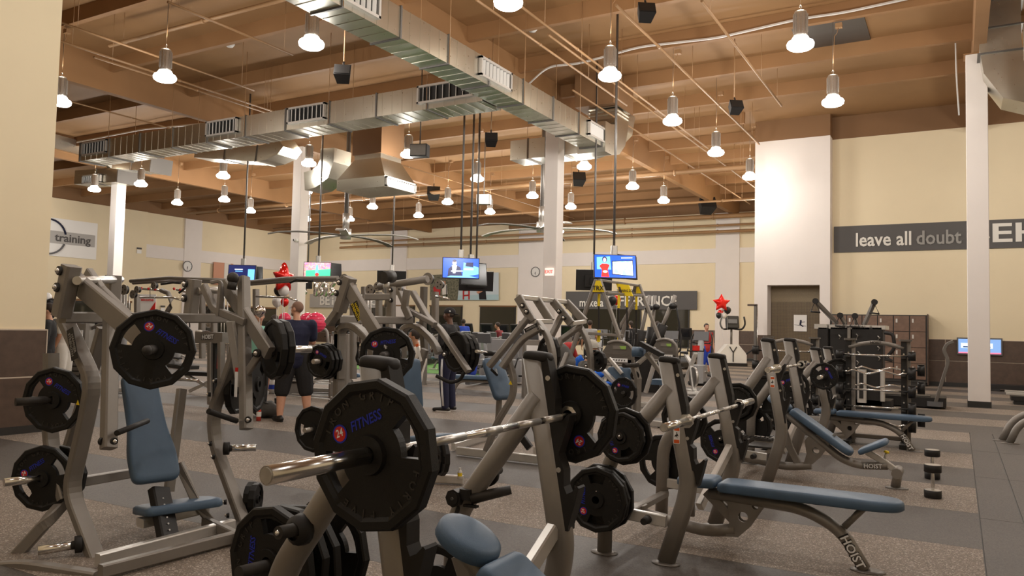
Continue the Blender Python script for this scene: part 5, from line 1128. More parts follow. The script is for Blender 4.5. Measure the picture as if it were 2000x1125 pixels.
MB().tube(fil([ay(1728, 650, YT-.1), ay(1744, 652, YT-.15), ay(1748, 680, YT-.15), ay(1730, 700, YT-.1)], .1, 5), .035).build('grab_loop', MAT['black_soft'], CT, True); MB().tube(fil([ay(1730, 698, YT-.2), ay(1745, 706, YT-.2), ay(1728, 702, YT-.2)], .05, 5), .025).build('grab_loop', MAT['black_soft'], CT, True)
# skeletal climber / treadmill with bent mast
TM = thing('treadmill', 'dark treadmill with a tall bent mast before the wall tiles', 'treadmill', (-1.1, 19.0, 0)); YM = 18.9
p, q = ay(1700, 790, YM), ay(1848, 790, YM); MB().box(((p.x+q.x)/2, YM+.2, .13), (q.x-p.x, .8, .2), b=.03).build('deck', MAT['black_soft'], TM, True); MB().box(((p.x+q.x)/2-.1, YM+.2, .24), (q.x-p.x-.4, .5, .02)).build('belt', MAT['rubber_worn'], TM, True)
MB().beam(fil([ay(1828, 785, YM-.2), ay(1840, 745, YM-.2), ay(1853, 705, YM-.2), ay(1843, 685, YM-.2), ay(1849, 672, YM-.2), ay(1862, 667, YM-.2)], .12, 5), .07, .1, up=(0, 1, 0)).build('mast', MAT['frame_dark'], TM, True); MB().box(ay(1826, 789, YM-.2), (.3, .14, .1), b=.03).build('mast_foot', MAT['grey_plastic'], TM, True)
# wall screens behind the right column
for i, (x0, x1, l) in enumerate([(1870, 1900, 'left half of a wide lit wall screen left of the right column')]):
    p, q = ay(1869, 692, YR-.12), ay(1958, 661, YR-.12); o = thing('wall_screen', 'wide lit screen with blue page behind the right column', 'screen', ((p.x+q.x)/2, YR-.1, (p.z+q.z)/2))
    w_, h_ = q.x-p.x, q.z-p.z; MB().box((0, 0, 0), (w_, .08, h_), b=.01).build('bezel', MAT['grey_plastic'], o)
    mat('scr_blue', (.05, .1, .2), .3, emit=(.20, .34, .62), es=.9); mat('scr_light', (.5, .6, .7), .3, emit=(.5, .62, .85), es=1.0); mat('scr_dk', (.02, .03, .05), .3, emit=(.05, .09, .2), es=.8); mat('scr_pink', (.6, .1, .2), .3, emit=(.8, .2, .32), es=.8)
    MB().box((0, -.045, 0), (w_-.08, .01, h_-.08)).build('screen', MAT['scr_blue'], o); MB().box((0, -.052, -h_/2+.06), (w_-.08, .01, .04)).build('page_footer', MAT['scr_pink'], o)
    for k in range(3): MB().box((-w_*.3+.6*k*w_*.4, -.052, .02), (w_*.22, .01, h_*.3)).build('page_block', MAT['scr_light'], o); MB().box((-w_*.3+.6*k*w_*.4, -.057, -.02), (w_*.12, .01, h_*.08)).build('page_image', MAT['scr_dk'], o)
tm2 = thing('treadmill', 'low dark machine deck at the base of the right wall', 'treadmill', (2.0, YR-1.0, 0)); MB().box((0, 0, .12), (2.6, .7, .12), b=.03).build('deck', MAT['black_soft'], tm2); 
for x in (-1.1, 1.1): MB().box((x, 0, .03), (.25, .8, .06)).build('foot', MAT['black'], tm2)
# dip stand / tube frame at right edge
DS = thing('tube_stand', 'pair of bent grey tube legs at the right edge of the mat floor', 'gym stand', (.8, 13.5, 0))
for i, (f, t1, t2) in enumerate([((1957, 861), (1978, 820), (2020, 800)), ((1972, 866), (1990, 828), (2030, 812))]):
    a = az(*f); Y_ = a.y; l = MB().tube(fil([a+V(0, 0, .01), ay(t1[0], t1[1], Y_), ay(t2[0]+15, t2[1]-4, Y_)], .15, 7), .05, 14).build('leg', fr, DS, True)
    mb = MB(); foot_disc(mb, a, .1); mb.build('foot', MAT['frame_dark'], DS, True)
b3_ = thing('low_bench', 'low chrome-ended bench frame at the right edge before the wall', 'bench', az(1980, 786)); q = az(1975, 790)
MB().beam([q+V(-.1, 0, .25), q+V(1.4, 0, .22)], .06, .06).build('rail', fl, b3_, True); MB().beam([q+V(-.1, .5, .27), q+V(1.4, .5, .24)], .06, .06).build('rail', fl, b3_, True); MB().box(q+V(.7, .25, .14), (1.4, .5, .1)).build('body', MAT['black_soft'], b3_, True); MB().box(q+V(.6, .25, .045), (1.1, .45, .09)).build('base', MAT['black'], b3_, True)
# ================================================================== HANGING SCREENS
mat('tv_blue', (.0, .05, .4), .2, emit=(.02, .10, .95), es=1.1); mat('tv_lblue', (.2, .4, .9), .2, emit=(.12, .42, 1.0), es=1.2); mat('tv_dark', (.01, .01, .05), .2, emit=(.01, .015, .08), es=1.0)
mat('tv_skin', (.8, .5, .4), .2, emit=(.95, .6, .5), es=1.0); mat('tv_white', (.9, .9, 1), .2, emit=(.85, .92, 1), es=1.1); mat('tv_red', (.8, .02, .02), .2, emit=(.85, .04, .03), es=1.0); mat('tv_green', (.05, .8, .3), .2, emit=(.06, .85, .35), es=.9)
mat('tv_crowd', (.7, .2, .3), .2); nt = MAT['tv_crowd'].node_tree; vn = nt.nodes.new('ShaderNodeTexVoronoi'); vn.inputs['Scale'].default_value = 26; nt.links.new(nt.nodes['Texture Coordinate'].outputs['Object'], vn.inputs['Vector'])
mxn = nt.nodes.new('ShaderNodeMix'); mxn.data_type = 'RGBA'; mxn.inputs[0].default_value = .55; nt.links.new(vn.outputs['Color'], mxn.inputs[6]); mxn.inputs[7].default_value = (.9, .25, .4, 1)
nt.links.new(mxn.outputs[2], nt.nodes['Principled BSDF'].inputs['Emission Color']); nt.nodes['Principled BSDF'].inputs['Emission Strength'].default_value = .9
mat('tv_map', (.7, .9, .9), .2); nt = MAT['tv_map'].node_tree; vn = nt.nodes.new('ShaderNodeTexNoise'); vn.inputs['Scale'].default_value = 9; nt.links.new(nt.nodes['Texture Coordinate'].outputs['Object'], vn.inputs['Vector'])
rp = nt.nodes.new('ShaderNodeValToRGB'); rp.color_ramp.elements[0].position = .42; rp.color_ramp.elements[0].color = (.12, .75, .85, 1); rp.color_ramp.elements[1].position = .56; rp.color_ramp.elements[1].color = (.95, .98, .9, 1); nt.links.new(vn.outputs['Fac'], rp.inputs[0]); nt.links.new(rp.outputs[0], nt.nodes['Principled BSDF'].inputs['Emission Color']); nt.nodes['Principled BSDF'].inputs['Emission Strength'].default_value = 1.0
def screen(label, px, py, D, w_, h_, rz, tilt, content=None, back=False, pole=None, s2=None):
    c = ad(px, py, D); o = thing('hanging_screen', label, 'screen', c, YAW+rz)
    R = Matrix.Rotation(math.radians(tilt), 3, 'X')
    b = MB().box((0, 0, 0), (w_, .06, h_), R).build('bezel', MAT['black'], o)
    MB().box(R @ V(0, .05, 0), (w_*.6, .06, h_*.6), R).build('rear_case', MAT['black_soft'], o)
    M = Matrix.Translation(R @ V(0, -.032, 0)) @ R.to_4x4() @ Matrix.Rotation(PI/2, 4, 'X')
    def q(name, m, pts, dz=0): MB().prism([(x*w_/2*.96, y*h_/2*.94) for x, y in pts], dz, dz+.0015, M).build(name, MAT[m], b)
    def disc(name, m, cx, cy, rx, ry, dz): q(name, m, [(cx+rx*math.cos(2*PI*k/14), cy+ry*math.sin(2*PI*k/14)) for k in range(14)], dz)
    full = [(-1, -1), (1, -1), (1, 1), (-1, 1)]
    if content == 'news':
        q('picture', 'tv_blue', full); q('glow_block', 'tv_lblue', [(.1, -.9), (1, -.6), (1, .1), (.15, .6)], .002); q('dark_block', 'tv_dark', [(.25, .2), (.7, .1), (.7, .6), (.3, .6)], .004)
        q('anchor_suit', 'tv_dark', [(-.75, -.95), (.1, -.95), (-.02, .05), (-.25, .28), (-.5, .2), (-.7, -.1)], .005); q('anchor_shirt', 'tv_white', [(-.45, -.55), (-.3, -.55), (-.22, .25), (-.5, .25)], .007); disc('anchor_face', 'tv_skin', -.36, .5, .12, .27, .008); disc('anchor_hair', 'tv_dark', -.36, .72, .12, .13, .0095)
        q('desk', 'tv_lblue', [(-.8, -.99), (1, -.99), (.5, -.8), (-.6, -.82)], .009); q('caption_bar', 'tv_white', [(-.55, -.4), (.1, -.36), (.1, -.28), (-.55, -.3)], .011); q('caption_bar', 'tv_white', [(.2, -.2), (.7, -.2), (.7, -.03), (.2, -.03)], .011)
    elif content == 'studio':
        q('picture', 'tv_blue', full); q('glow_block', 'tv_lblue', [(-.9, -.3), (-.2, -.3), (-.25, .9), (-.9, .8)], .002); q('map_frame', 'tv_dark', [(-.17, -.75), (.9, -.88), (.88, .62), (-.17, .5)], .003); q('map', 'tv_map', [(-.13, -.68), (.86, -.8), (.84, .52), (-.13, .42)], .005)
        q('presenter_dress', 'tv_red', [(-.7, -.98), (-.3, -.98), (-.37, -.3), (-.28, .1), (-.4, .22), (-.65, .22), (-.78, .0), (-.65, -.35)], .005); disc('presenter_face', 'tv_skin', -.52, .55, .08, .2, .009); disc('presenter_hair', 'tv_dark', -.52, .6, .12, .27, .007); disc('presenter_hands', 'tv_skin', -.5, -.5, .12, .12, .008); q('light_row', 'tv_white', [(.3, .75), (.85, .8), (.85, .86), (.3, .82)], .004)
    elif content == 'sport':
        q('picture', 'tv_crowd', full); q('pitch', 'tv_green', [(-.85, -1), (1, -1), (1, .15), (.2, .0), (-.85, -.15)], .002); q('player', 'tv_lblue', [(-.15, -.5), (.1, -.5), (.05, .7), (-.1, .6)], .004); disc('player_shirt', 'tv_red', .0, -.7, .15, .25, .005)
    elif content == 'slide':
        q('picture', 'tv_dark', full); q('side_panel', 'tv_lblue', [(.45, -.95), (.95, -.95), (.95, .5), (.45, .5)], .002); q('caption_bar', 'tv_white', [(-.55, .4), (.05, .4), (.05, .5), (-.55, .5)], .003); q('caption_bar', 'tv_lblue', [(-.5, .15), (.05, .15), (.05, .25), (-.5, .25)], .003)
    elif not back: q('picture', 'screen_off', full)
    if back: MB().box(R @ V(0, -.06, -.02), (w_*.5, .06, h_*.55), R).build('rear_case', MAT['black_soft'], o); MB().box(R @ V(0, -.1, 0), (.2, .05, .2), R).build('mount_plate', MAT['black'], o)
    if pole:
        MB().cyl((0, .12, h_*.1), (0, .12, ZD-c.z), .028, n=8).build('ceiling_pole', MAT['duct_dark'], o); MB().box((0, .1, h_/2+.1), (.14, .12, .22), b=.02).build('pole_clamp', MAT['steel'], o)
    return o
screen('hanging screen showing a news reader on a blue background', 900, 524, 19.5, .93, .53, .12, -8, 'news', pole=1)
screen('hanging screen behind the news reader screen, seen from its side', 924, 535, 20.2, .9, .6, .75, -6, None, pole=1)
screen('dark rear of a hanging screen just below the news reader screen', 930, 549, 21.5, .95, .55, .1, 10, None, True, 1)
screen('hanging screen showing a woman in a red dress beside a map', 1201, 521, 17.4, .97, .54, .1, -9, 'studio', pole=1)
screen('dark side screen behind the map screen', 1224, 522, 18.0, .8, .55, .85, -4, None)
screen('dark rear of a hanging screen left of the map screen', 1160, 547, 20.5, .95, .55, -.05, 10, None, True, 1)
screen('hanging screen showing a sports match on a green pitch', 620, 527, 24.5, .86, .48, .05, -6, 'sport', pole=1)
screen('dark side screen right of the sports match screen', 648, 529, 25, .7, .5, .8, -6, None)
screen('dark hanging screen with a light blue side panel', 473, 533, 24.5, .86, .5, .05, -6, 'slide', pole=1)
screen('dark side screen right of the panelled one', 493, 535, 25, .7, .5, .8, -6, None)
screen('small dark rear of a screen under the sports screen', 599, 557, 30, .42, .28, .1, 8, None, True, 1)
screen('dark rear of a hanging screen behind the centre press machine', 765, 543, 27, 1.0, .5, .1, 8, None, True, 1)
# ================================================================== BALLOONS
def star_mesh():
    mb = MB(); n = 5; o = []
    for k in range(10): r_ = .30 if k % 2 == 0 else .155; a = PI/2+k*PI/5; o.append((r_*math.cos(a), r_*math.sin(a)))
    seg = []
    for k in range(10):
        a, b = o[k], o[(k+1) % 10]; seg += [a, ((a[0]+b[0])/2*.99, (a[1]+b[1])/2*.99)]
    N = len(seg); rings = [(1.0, .0), (.93, .045), (.7, .085), (.35, .105)]
    for sgn in (1, -1):
        base = len(mb.v); vs_ = [(x*f, sgn*-z, y*f) for f, z in rings for x, y in seg]+[(0, sgn*-.11, 0)]
        fs = [(i*N+a, i*N+(a+1) % N, (i+1)*N+(a+1) % N, (i+1)*N+a) for i in range(3) for a in range(N)]+[(3*N+a, 3*N+(a+1) % N, 4*N) for a in range(N)]
        mb.add(vs_, [f if sgn > 0 else f[::-1] for f in fs], True)
    return mb
def star(label, p, s, rz=0):
    o = thing('star_balloon', label, 'balloon', p, YAW+rz); mb = star_mesh(); mb.v = [(x*s, y*s, z*s) for x, y, z in mb.v]; mb.build('foil_star', MAT['red_gloss'], o); MB().cyl((0, 0, -.2*s), (0, 0, -.9*s), .003, n=5).build('ribbon', MAT['white_print'], o)
def balloon(label, p, r, m, tail=.8):
    o = thing('balloon', label, 'balloon', p); MB().lathe([(0, -r*1.25), (r*.08, -r*1.2), (r*.12, -r*1.12), (r*.5, -r*.93), (r*.83, -r*.55), (r, 0), (r*.93, r*.45), (r*.65, r*.83), (r*.3, r*1.0), (0, r*1.05)], 18).build('skin', MAT[m], o); MB().cyl((0, 0, -r*1.2), (0, 0, -r*1.2-tail), .003, n=5).build('ribbon', MAT['white_print'], o)
star('large red foil star balloon left of the second column', ad(554, 543, 14), .95, 1.2)
balloon('white round balloon below the red star at left', ad(554, 568, 14), .1, 'balloon_white'); balloon('black round balloon behind the white one at left', ad(545, 568, 14.3), .095, 'black'); balloon('red round balloon below the white one at left', ad(556, 590, 14.1), .075, 'red_gloss'); balloon('pale round balloon left of the small red balloon', ad(541, 590, 14.5), .09, 'balloon_white')
balloon('silver round foil balloon above the woman', ad(508, 608, 12), .085, 'foil')
star('red foil star balloon on the far wall at right', ad(1409, 592, 32), 1.3, 0)
for l, x, y, r_, m in (('black round balloon right under the far red star', 1421, 606, .145, 'black'), ('second black round balloon under the far red star', 1404, 616, .12, 'black'), ('white round balloon between the two black ones at right', 1414, 616, .12, 'balloon_white'), ('red round balloon behind the black one at right', 1407, 611, .12, 'red_gloss'), ('white round balloon just below the far red star', 1412, 603, .12, 'balloon_white')): balloon(l, ad(x, y, 32.1+(0.4 if 'behind' in l or 'just' in l else 0)), r_, m, 1.0)
balloon('black round balloon behind the suspension frame', ad(1196, 587, 22), .13, 'black'); balloon('red round balloon behind the suspension frame', ad(1204, 586, 22.4), .13, 'red_gloss')
for l, x, y, r_, m in (('left dark balloon at the far left edge', 92, 590, .13, 'black'), ('right dark balloon at the far left edge', 100, 592, .13, 'black'), ('left red balloon at the far left edge', 90, 601, .13, 'red_gloss'), ('right red balloon at the far left edge', 101, 603, .14, 'red_gloss'), ('white balloon at the far left edge', 91, 581, .13, 'balloon_white'), ('lower dark balloon at the far left edge', 97, 614, .14, 'black')): balloon(l, ad(x, y, 21), r_, m, 1.0)
for i, (x, w_) in enumerate(((593, 1), (617, 0), (626, 1), (636, 0), (647, 1))):
    o = thing('foil_balloon', 'silver letter-shaped foil balloon, %s in the row above the grey BE sign' % ordn[i], 'balloon', ad(x, 562, 30), YAW)
    if w_: MB().tube(fil([(-.12, 0, .3), (.02, 0, .34), (.12, 0, .2), (-.02, 0, .02), (.1, 0, -.18), (-.1, 0, -.3)], .1, 5), .085, 10, up=(0, 1, 0)).build('skin', MAT['foil'], o)
    else: MB().tube([(0, 0, .36), (0, 0, .3), (.0, 0, -.3), (0, 0, -.36)], lambda i: (.03, .1, .1, .03)[i], 10, up=(0, 1, 0)).build('skin', MAT['foil'], o)
def gymball(label, p, r, m, z=None):
    o = thing('exercise_ball', label, 'ball', p); MB().ball((0, 0, 0), r, 24, 14).build('skin', MAT[m], o)
    for k in (-.6, -.3, 0, .3, .6): a = math.asin(k); MB().tube([(r*math.cos(a)*1.0*math.cos(2*PI*i/24), r*math.cos(a)*math.sin(2*PI*i/24), r*k) for i in range(24)], .006, 5, closed=True).build('rib', MAT[m], o)
gymball('large glossy red exercise ball right of the bald man', ad(617, 630, 15), .20, 'balloon_pink'); gymball('second pink exercise ball mostly behind the bald man', ad(601, 628, 15.4), .18, 'balloon_pink'); gymball('pink exercise ball between the woman and the man', ad(556, 622, 15.5), .12, 'balloon_pink')
RKb = thing('ball_rack', 'grey wire rack holding the red exercise balls', 'rack', ad(610, 665, 15.2)); 
for x in (-.7, 0, .5): MB().cyl((x, 0, .1), (x, 0, -1.25), .02, n=8).build('post', fr, RKb)
for z in (-.1, -.45, -.8, -1.1): MB().cyl((-.75, -.1, z), (.6, -.1, z), .012, n=6).build('shelf_bar', fl, RKb); MB().cyl((-.75, .25, z), (.6, .25, z), .012, n=6).build('shelf_bar', fl, RKb)

# ================================================================== SUSPENSION FRAME
TX = thing('suspension_frame', 'grey A-frame with yellow panels and yellow straps at centre right', 'gym frame', (-6.5, 15.5, 0))
Yt0, Yt1 = 14.8, 16.9
def AF(Y, top, L_, R_, l): 
    for e in (L_, R_): MB().beam([ay(top[0]+(3 if e is R_ else -3), top[1], Y), ay(e[0], e[1], Y)], .07, .09, up=(0, 1, 0)).build('leg', fr, TX, True)
AF(Yt0, (1168, 546), (1112, 700), (1225, 700), 0); AF(Yt1, (1245, 556), (1205, 690), (1295, 680), 1)
MB().beam([ay(1170, 547, Yt0), ay(1247, 558, Yt1)], .05, .05).build('ridge_tube', fr, TX, True); MB().beam([ay(1186, 572, Yt0), ay(1256, 578, Yt1)], .05, .05).build('strap_tube', fr, TX, True); MB().beam([ay(1156, 570, Yt0), ay(1186, 572, Yt0)], .05, .05).build('cross_tube', fr, TX, True); MB().beam([ay(1150, 651, Yt0), ay(1218, 656, Yt0)], .06, .06).build('cross_tube', fr, TX, True)
def ppoly(name, m, par, pts, Y, t=.02): return flatpoly(name, m, par, pts, Y, t)
ppoly('yellow_panel', MAT['yellow'], TX, [(1164, 548), (1172, 548), (1180, 570), (1157, 570)], Yt0-.06); text('TRX', 'panel_lettering', MAT['black'], frame(ay(1168, 563, Yt0-.09), (1, 0, 0), (0, 0, 1)), .13, TX, True, .002)
ppoly('yellow_panel', MAT['yellow'], TX, [(1203, 554), (1228, 556.5), (1236, 578.5), (1211, 577)], Yt0+.9, .03); text('TRAINING ZONE', 'panel_lettering', MAT['black'], frame(ay(1223, 568, Yt0+.86), (1, 0, 0), (0, 0, 1)), .07, TX, True, .002, .8); ppoly('panel_picture', MAT['dark_wood'], TX, [(1207, 560), (1211, 560), (1215, 572), (1211, 572)], Yt0+.86, .01)
ppoly('yellow_panel', MAT['yellow'], TX, [(1243, 560), (1247, 560), (1252, 573), (1242, 573)], Yt1-.06)
for x, Y_, y1, top in ((1170, Yt0+.1, 598, 574), (1209, Yt0+.8, 602, 574), (1225, Yt0+1.2, 600, 577), (1243, Yt1-.4, 605, 577)):
    MB().beam([ay(x, top, Y_), ay(x-.5, y1, Y_)], .035, .05).build('strap_top', MAT['yellow'], TX, True); MB().beam([ay(x-.5, y1, Y_), ay(x, y1+45, Y_)], .02, .03).build('strap', MAT['black'], TX, True); MB().beam([ay(x, y1+47, Y_), ay(x-1, y1+70, Y_)], .05, .06).build('strap_handle', MAT['yellow' if x in (1170, 1209) else 'black'], TX, True)
MB().beam([ay(1240, 590, Yt0+1.6), ay(1203, 650, Yt0+1.6)], .06, .06, up=(0, 1, 0)).build('diagonal_tube', fr, TX, True)
# landmine/rope rig of slanted poles in black bags
for i, (a, b, Y_, l) in enumerate([((1269, 577), (1241, 700), 19, 'left slanted pole trainer in a black bag right of the yellow frame'), ((1279, 577), (1270, 690), 19.5, 'middle slanted pole trainer in a black bag right of the yellow frame'), ((1319, 577), (1276, 680), 18.5, 'right slanted pole trainer with hanging rope')]):
    o = thing('pole_trainer', l, 'gym pole', az(b[0], 737, 0) if False else ay(b[0], b[1], Y_)); 
    MB().tube([ay(a[0], a[1], Y_), ay(b[0], b[1], Y_)], .05, 10).build('pole', fr, o, True)
    k = .55; m_ = V(*(ay(a[0], a[1], Y_)*(1-k)+ay(b[0], b[1], Y_)*k)); MB().tube([m_, ay(b[0], b[1]-1, Y_)], .13, 12).build('bag', MAT['black_soft'], o, True)
    B_ = ay(b[0], b[1], Y_); MB().box((B_.x, B_.y, B_.z/2), (.5, .5, max(.1, B_.z))).build('base', MAT['black_soft'], o, True)
    MB().ball(ay((a[0]*.8+b[0]*.2)+4, (a[1]*.8+b[1]*.2), Y_-.1), (.11, .1, .08)).build('clamp', MAT['black'], o, True)
    if i == 2: MB().tube(fil([ay(1309, 596, Y_), ay(1295, 650, Y_), ay(1300, 690, Y_), ay(1330, 690, Y_), ay(1328, 640, Y_), ay(1322, 602, Y_)], .3, 6), .022, 6).build('rope', MAT['black'], o, True)

# ================================================================== SELECTOR MACHINES with rounded grey shields
def shield(label, px0, px1, pt, pb_, Y):
    o = thing('pulley_machine', label, 'gym machine', V(ay(px0, pb_, Y).x, Y, 0))
    a, b = ay(px0, pb_, Y), ay(px1, pt, Y); w_, h_ = b.x-a.x, b.z-a.z
    out = [(0, h_*.32), (w_*.18, 0), (w_, 0)]+[(w_*.55+w_*.45*math.cos(t), h_*.55+h_*.45*math.sin(t)) for t in [k*PI*.72/12 for k in range(13)]]
    M = Matrix(((1, 0, 0, a.x), (0, 0, -1, Y), (0, 1, 0, a.z), (0, 0, 0, 1)))
    MB().prism(out, -.10, .0, M).build('shield', MAT['frame_dark'], o, True)
    MB().tube([M @ V(x, y, 0.0) for x, y in out[2:]], .028, 8, up=(0, 1, 0)).build('shield_rim', MAT['frame'], o, True); MB().tube([M @ V(x, y, 0.0) for x, y in (out[0], out[1], out[2])], .02, 8, up=(0, 1, 0)).build('shield_rim', MAT['frame'], o, True)
    MB().prism([(w_*.42, h_*.66), (w_*.82, h_*.66), (w_*.82, h_*.8), (w_*.42, h_*.8)], .005, .012, M).build('brand_panel', MAT['frame'], o, True); MB().prism([(w_*.66, h_*.665), (w_*.81, h_*.665), (w_*.81, h_*.795), (w_*.62, h_*.795)], .013, .016, M).build('brand_panel_green', MAT['green_print'], o, True)
    MB().prism([(w_*.38, h_*.12), (w_*.86, h_*.12), (w_*.86, h_*.28), (w_*.38, h_*.28)], .005, .01, M).build('instruction_label', MAT['white_print'], o, True)
    for k in range(5): MB().prism([(w_*(.43+.08*k), h_*.16), (w_*(.455+.08*k), h_*.16), (w_*(.47+.08*k), h_*.23), (w_*(.44+.08*k), h_*.23)], .011, .013, M).build('label_figure', MAT['black'], o, True)
    for k in range(2): MB().prism([(w_*.3, h_*(.40+.05*k)), (w_*.85, h_*(.40+.05*k)), (w_*.85, h_*(.41+.05*k)), (w_*.3, h_*(.41+.05*k))], .005, .009, M).build('shield_line', MAT['frame'], o, True)
    MB().beam([V(b.x-.05, Y+.06, a.z+.1), V(b.x-.05, Y+.06, 0)], .12, .12, up=(0, 1, 0)).build('post', fr, o, True); MB().beam([V(b.x-.05, Y+.06, .06), V(a.x-.3, Y+.1, .06)], .08, .1).build('base_rail', fl, o, True)
    MB().box((a.x+w_*.3, Y+.5, .5), (.5, .45, .1), b=.06).build('seat_pad', MAT['blue_pad'], o, True); MB().box((a.x+w_*.3, Y+.5, .23), (.1, .1, .46)).build('seat_post', fr, o, True)
    MB().beam([V(a.x+w_*.2, Y+.1, a.z+.05), V(a.x-.1, Y+.1, .3)], .07, .09, up=(0, 1, 0)).build('arm', fl, o, True)
mat('green_print', (.30, .50, .10), .5)
shield('grey rounded pulley shield with green badge right of the seated man', 1170, 1236, 667, 711, 13.2)
shield('second grey rounded pulley shield with green badge behind the rack posts', 1268, 1322, 663, 703, 14.4)

# ================================================================== CARDIO MACHINES
def elliptical():
    o = thing('elliptical', 'x', 'elliptical')
    MB().tube(fil([(.15, 0, .2), (.12, 0, .7), (.02, 0, 1.25)], .2, 5), .09, 12).build('mast', MAT['lgrey_plastic'], o)
    MB().box((.45, 0, .32), (.75, .38, .5), b=.12).build('drive_cover', MAT['lgrey_plastic'], o); MB().box((-.3, 0, .06), (1.9, .5, .1), b=.04).build('base', MAT['black_soft'], o)
    MB().box((-.02, 0, 1.38), (.08, .42, .28), Matrix.Rotation(-.35, 3, 'Y')).build('console', MAT['grey_plastic'], o); MB().box((-.07, 0, 1.38), (.02, .32, .2), Matrix.Rotation(-.35, 3, 'Y')).build('display', MAT['screen_off'], o)
    for s in (-1, 1):
        MB().tube(fil([(.1, s*.28, .45), (.0, s*.3, 1.0), (-.1, s*.3, 1.35), (-.22, s*.22, 1.5)], .2, 5), .02, 8).build('arm', MAT['black_soft'], o)
        MB().beam([(.5, s*.2, .4), (-.7, s*.2, .25)], .05, .05).build('pedal_arm', MAT['steel'], o); MB().box((-.55, s*.2, .32), (.4, .16, .05)).build('pedal', MAT['black_soft'], o)
    MB().tube([(0, -.25, 1.2), (-.25, -.2, 1.18), (-.25, .2, 1.18), (0, .25, 1.2)], .018, 8).build('rail', MAT['black_soft'], o)
    return o
def treadmill():
    o = thing('treadmill', 'x', 'treadmill')
    MB().box((-.5, 0, .15), (2.0, .85, .2), b=.05).build('deck', MAT['black_soft'], o); MB().box((-.55, 0, .255), (1.6, .5, .01)).build('belt', MAT['rubber'], o)
    for s in (-1, 1): MB().beam(fil([(.2, s*.38, .2), (.3, s*.38, .9), (.2, s*.38, 1.2)], .15, 4), .07, .1, up=(0, 1, 0)).build('upright', MAT['grey_plastic'], o); MB().tube([(.2, s*.38, 1.1), (-.3, s*.38, 1.02)], .025, 8).build('handrail', MAT['black_soft'], o)
    MB().box((.22, 0, 1.42), (.1, .62, .5), Matrix.Rotation(-.3, 3, 'Y'), b=.04).build('console', MAT['black_soft'], o); MB().box((.16, 0, 1.45), (.02, .42, .3), Matrix.Rotation(-.3, 3, 'Y')).build('display', MAT['screen_off'], o); MB().box((.28, 0, .3), (.3, .7, .25), b=.05).build('motor_cover', MAT['grey_plastic'], o)
    return o
def recumbent():
    o = thing('recumbent_bike', 'x', 'exercise bike')
    MB().box((.45, 0, .35), (.5, .28, .6), b=.1).build('drive_cover', MAT['lgrey_plastic'], o); MB().beam([(.5, 0, .1), (-.9, 0, .1)], .12, .1).build('frame_rail', MAT['grey_plastic'], o)
    MB().tube([(.45, 0, .6), (.3, 0, 1.15)], .05, 10).build('mast', MAT['lgrey_plastic'], o); MB().box((.26, 0, 1.22), (.07, .36, .26), Matrix.Rotation(-.3, 3, 'Y')).build('console', MAT['grey_plastic'], o)
    MB().box((-.55, 0, .5), (.4, .42, .08), b=.06).build('seat', MAT['grey_plastic'], o); s_ = MB().box((-.82, 0, .88), (.08, .44, .62), Matrix.Rotation(-.2, 3, 'Y')).build('backrest', MAT['grey_plastic'], o); MB().box((-.87, 0, .88), (.03, .5, .68), Matrix.Rotation(-.2, 3, 'Y')).build('backrest_shell', MAT['lgrey_plastic'], s_)
    MB().beam([(-.6, 0, .45), (-.6, 0, .12)], .12, .14).build('seat_post', MAT['grey_plastic'], o)
    for s in (-1, 1): MB().tube([(-.6, s*.27, .48), (-.4, s*.28, .72), (-.2, s*.28, .74)], .018, 8).build('side_handle', MAT['black_soft'], o); MB().box((.25+s*.1, s*.2, .32+s*.08), (.12, .1, .04)).build('pedal', MAT['black'], o)
    return o
EL, TR, RB = elliptical(), treadmill(), recumbent(); used = set()
def place(proto, x, y, rz, label, group):
    if proto.name in used: o = dup(proto, (x, y, 0), rz, label, group)
    else: used.add(proto.name); o = proto; o.location = (x, y, 0); o.rotation_euler = (0, 0, rz); o['label'] = label; o['group'] = group
    return o
def at_px(px, D, z=0): p = ad(px, 640, D); return p.x, p.y
# treadmills: far row (dark consoles), facing the mirrors
for i, px in enumerate([846, 877, 908, 946, 979, 1005, 1060, 1100, 1215, 1335]):
    x, y = at_px(px, 32.5 if i % 2 else 36); place(TR, x, y, PI/2, 'dark treadmill console, %s from the left in the far row before the mirrors' % (ordn[i] if i < 9 else 'tenth'), 'treadmills in the far row')
for i, px in enumerate([888, 905, 928, 955, 986, 1008, 1036]):
    x, y = at_px(px, 27 if i % 2 else 24); place(RB, x, y, PI/2+.15, 'recumbent bike, %s from the left in the cluster right of the capped man' % ordn[i], 'recumbent bikes at centre')
for i, px in enumerate([940, 1002]): x, y = at_px(px, 20.5); place(RB, x, y, PI/2+.2, '%s of two nearer recumbent bikes left of the slanted machine' % ('left' if i == 0 else 'right'), 'recumbent bikes at centre')
for i, (px, D) in enumerate([(1160, 26), (1175, 28), (1218, 27), (1255, 27), (1312, 25), (1370, 22.5), (1215, 31), (1290, 31)]):
    x, y = at_px(px, D); place(EL, x, y, -PI/2+.1, 'elliptical trainer, %s counted among those behind the yellow strap frame' % ordn[i], 'ellipticals at centre right')
for i, (px, D) in enumerate([(660, 30), (700, 32), (740, 30), (780, 33), (822, 30)]): x, y = at_px(px, D); place(TR, x, y, PI/2+.1, 'treadmill behind the centre press machine, %s from the left' % ordn[i], 'treadmills behind the press')
for i, (px, D) in enumerate([(150, 24), (190, 26), (245, 23), (350, 25)]): x, y = at_px(px, D); place(EL, x, y, PI*.9, 'elliptical at far left behind the chest press, %s from the left' % ordn[i], 'ellipticals at far left')
x, y = at_px(1363, 20); 
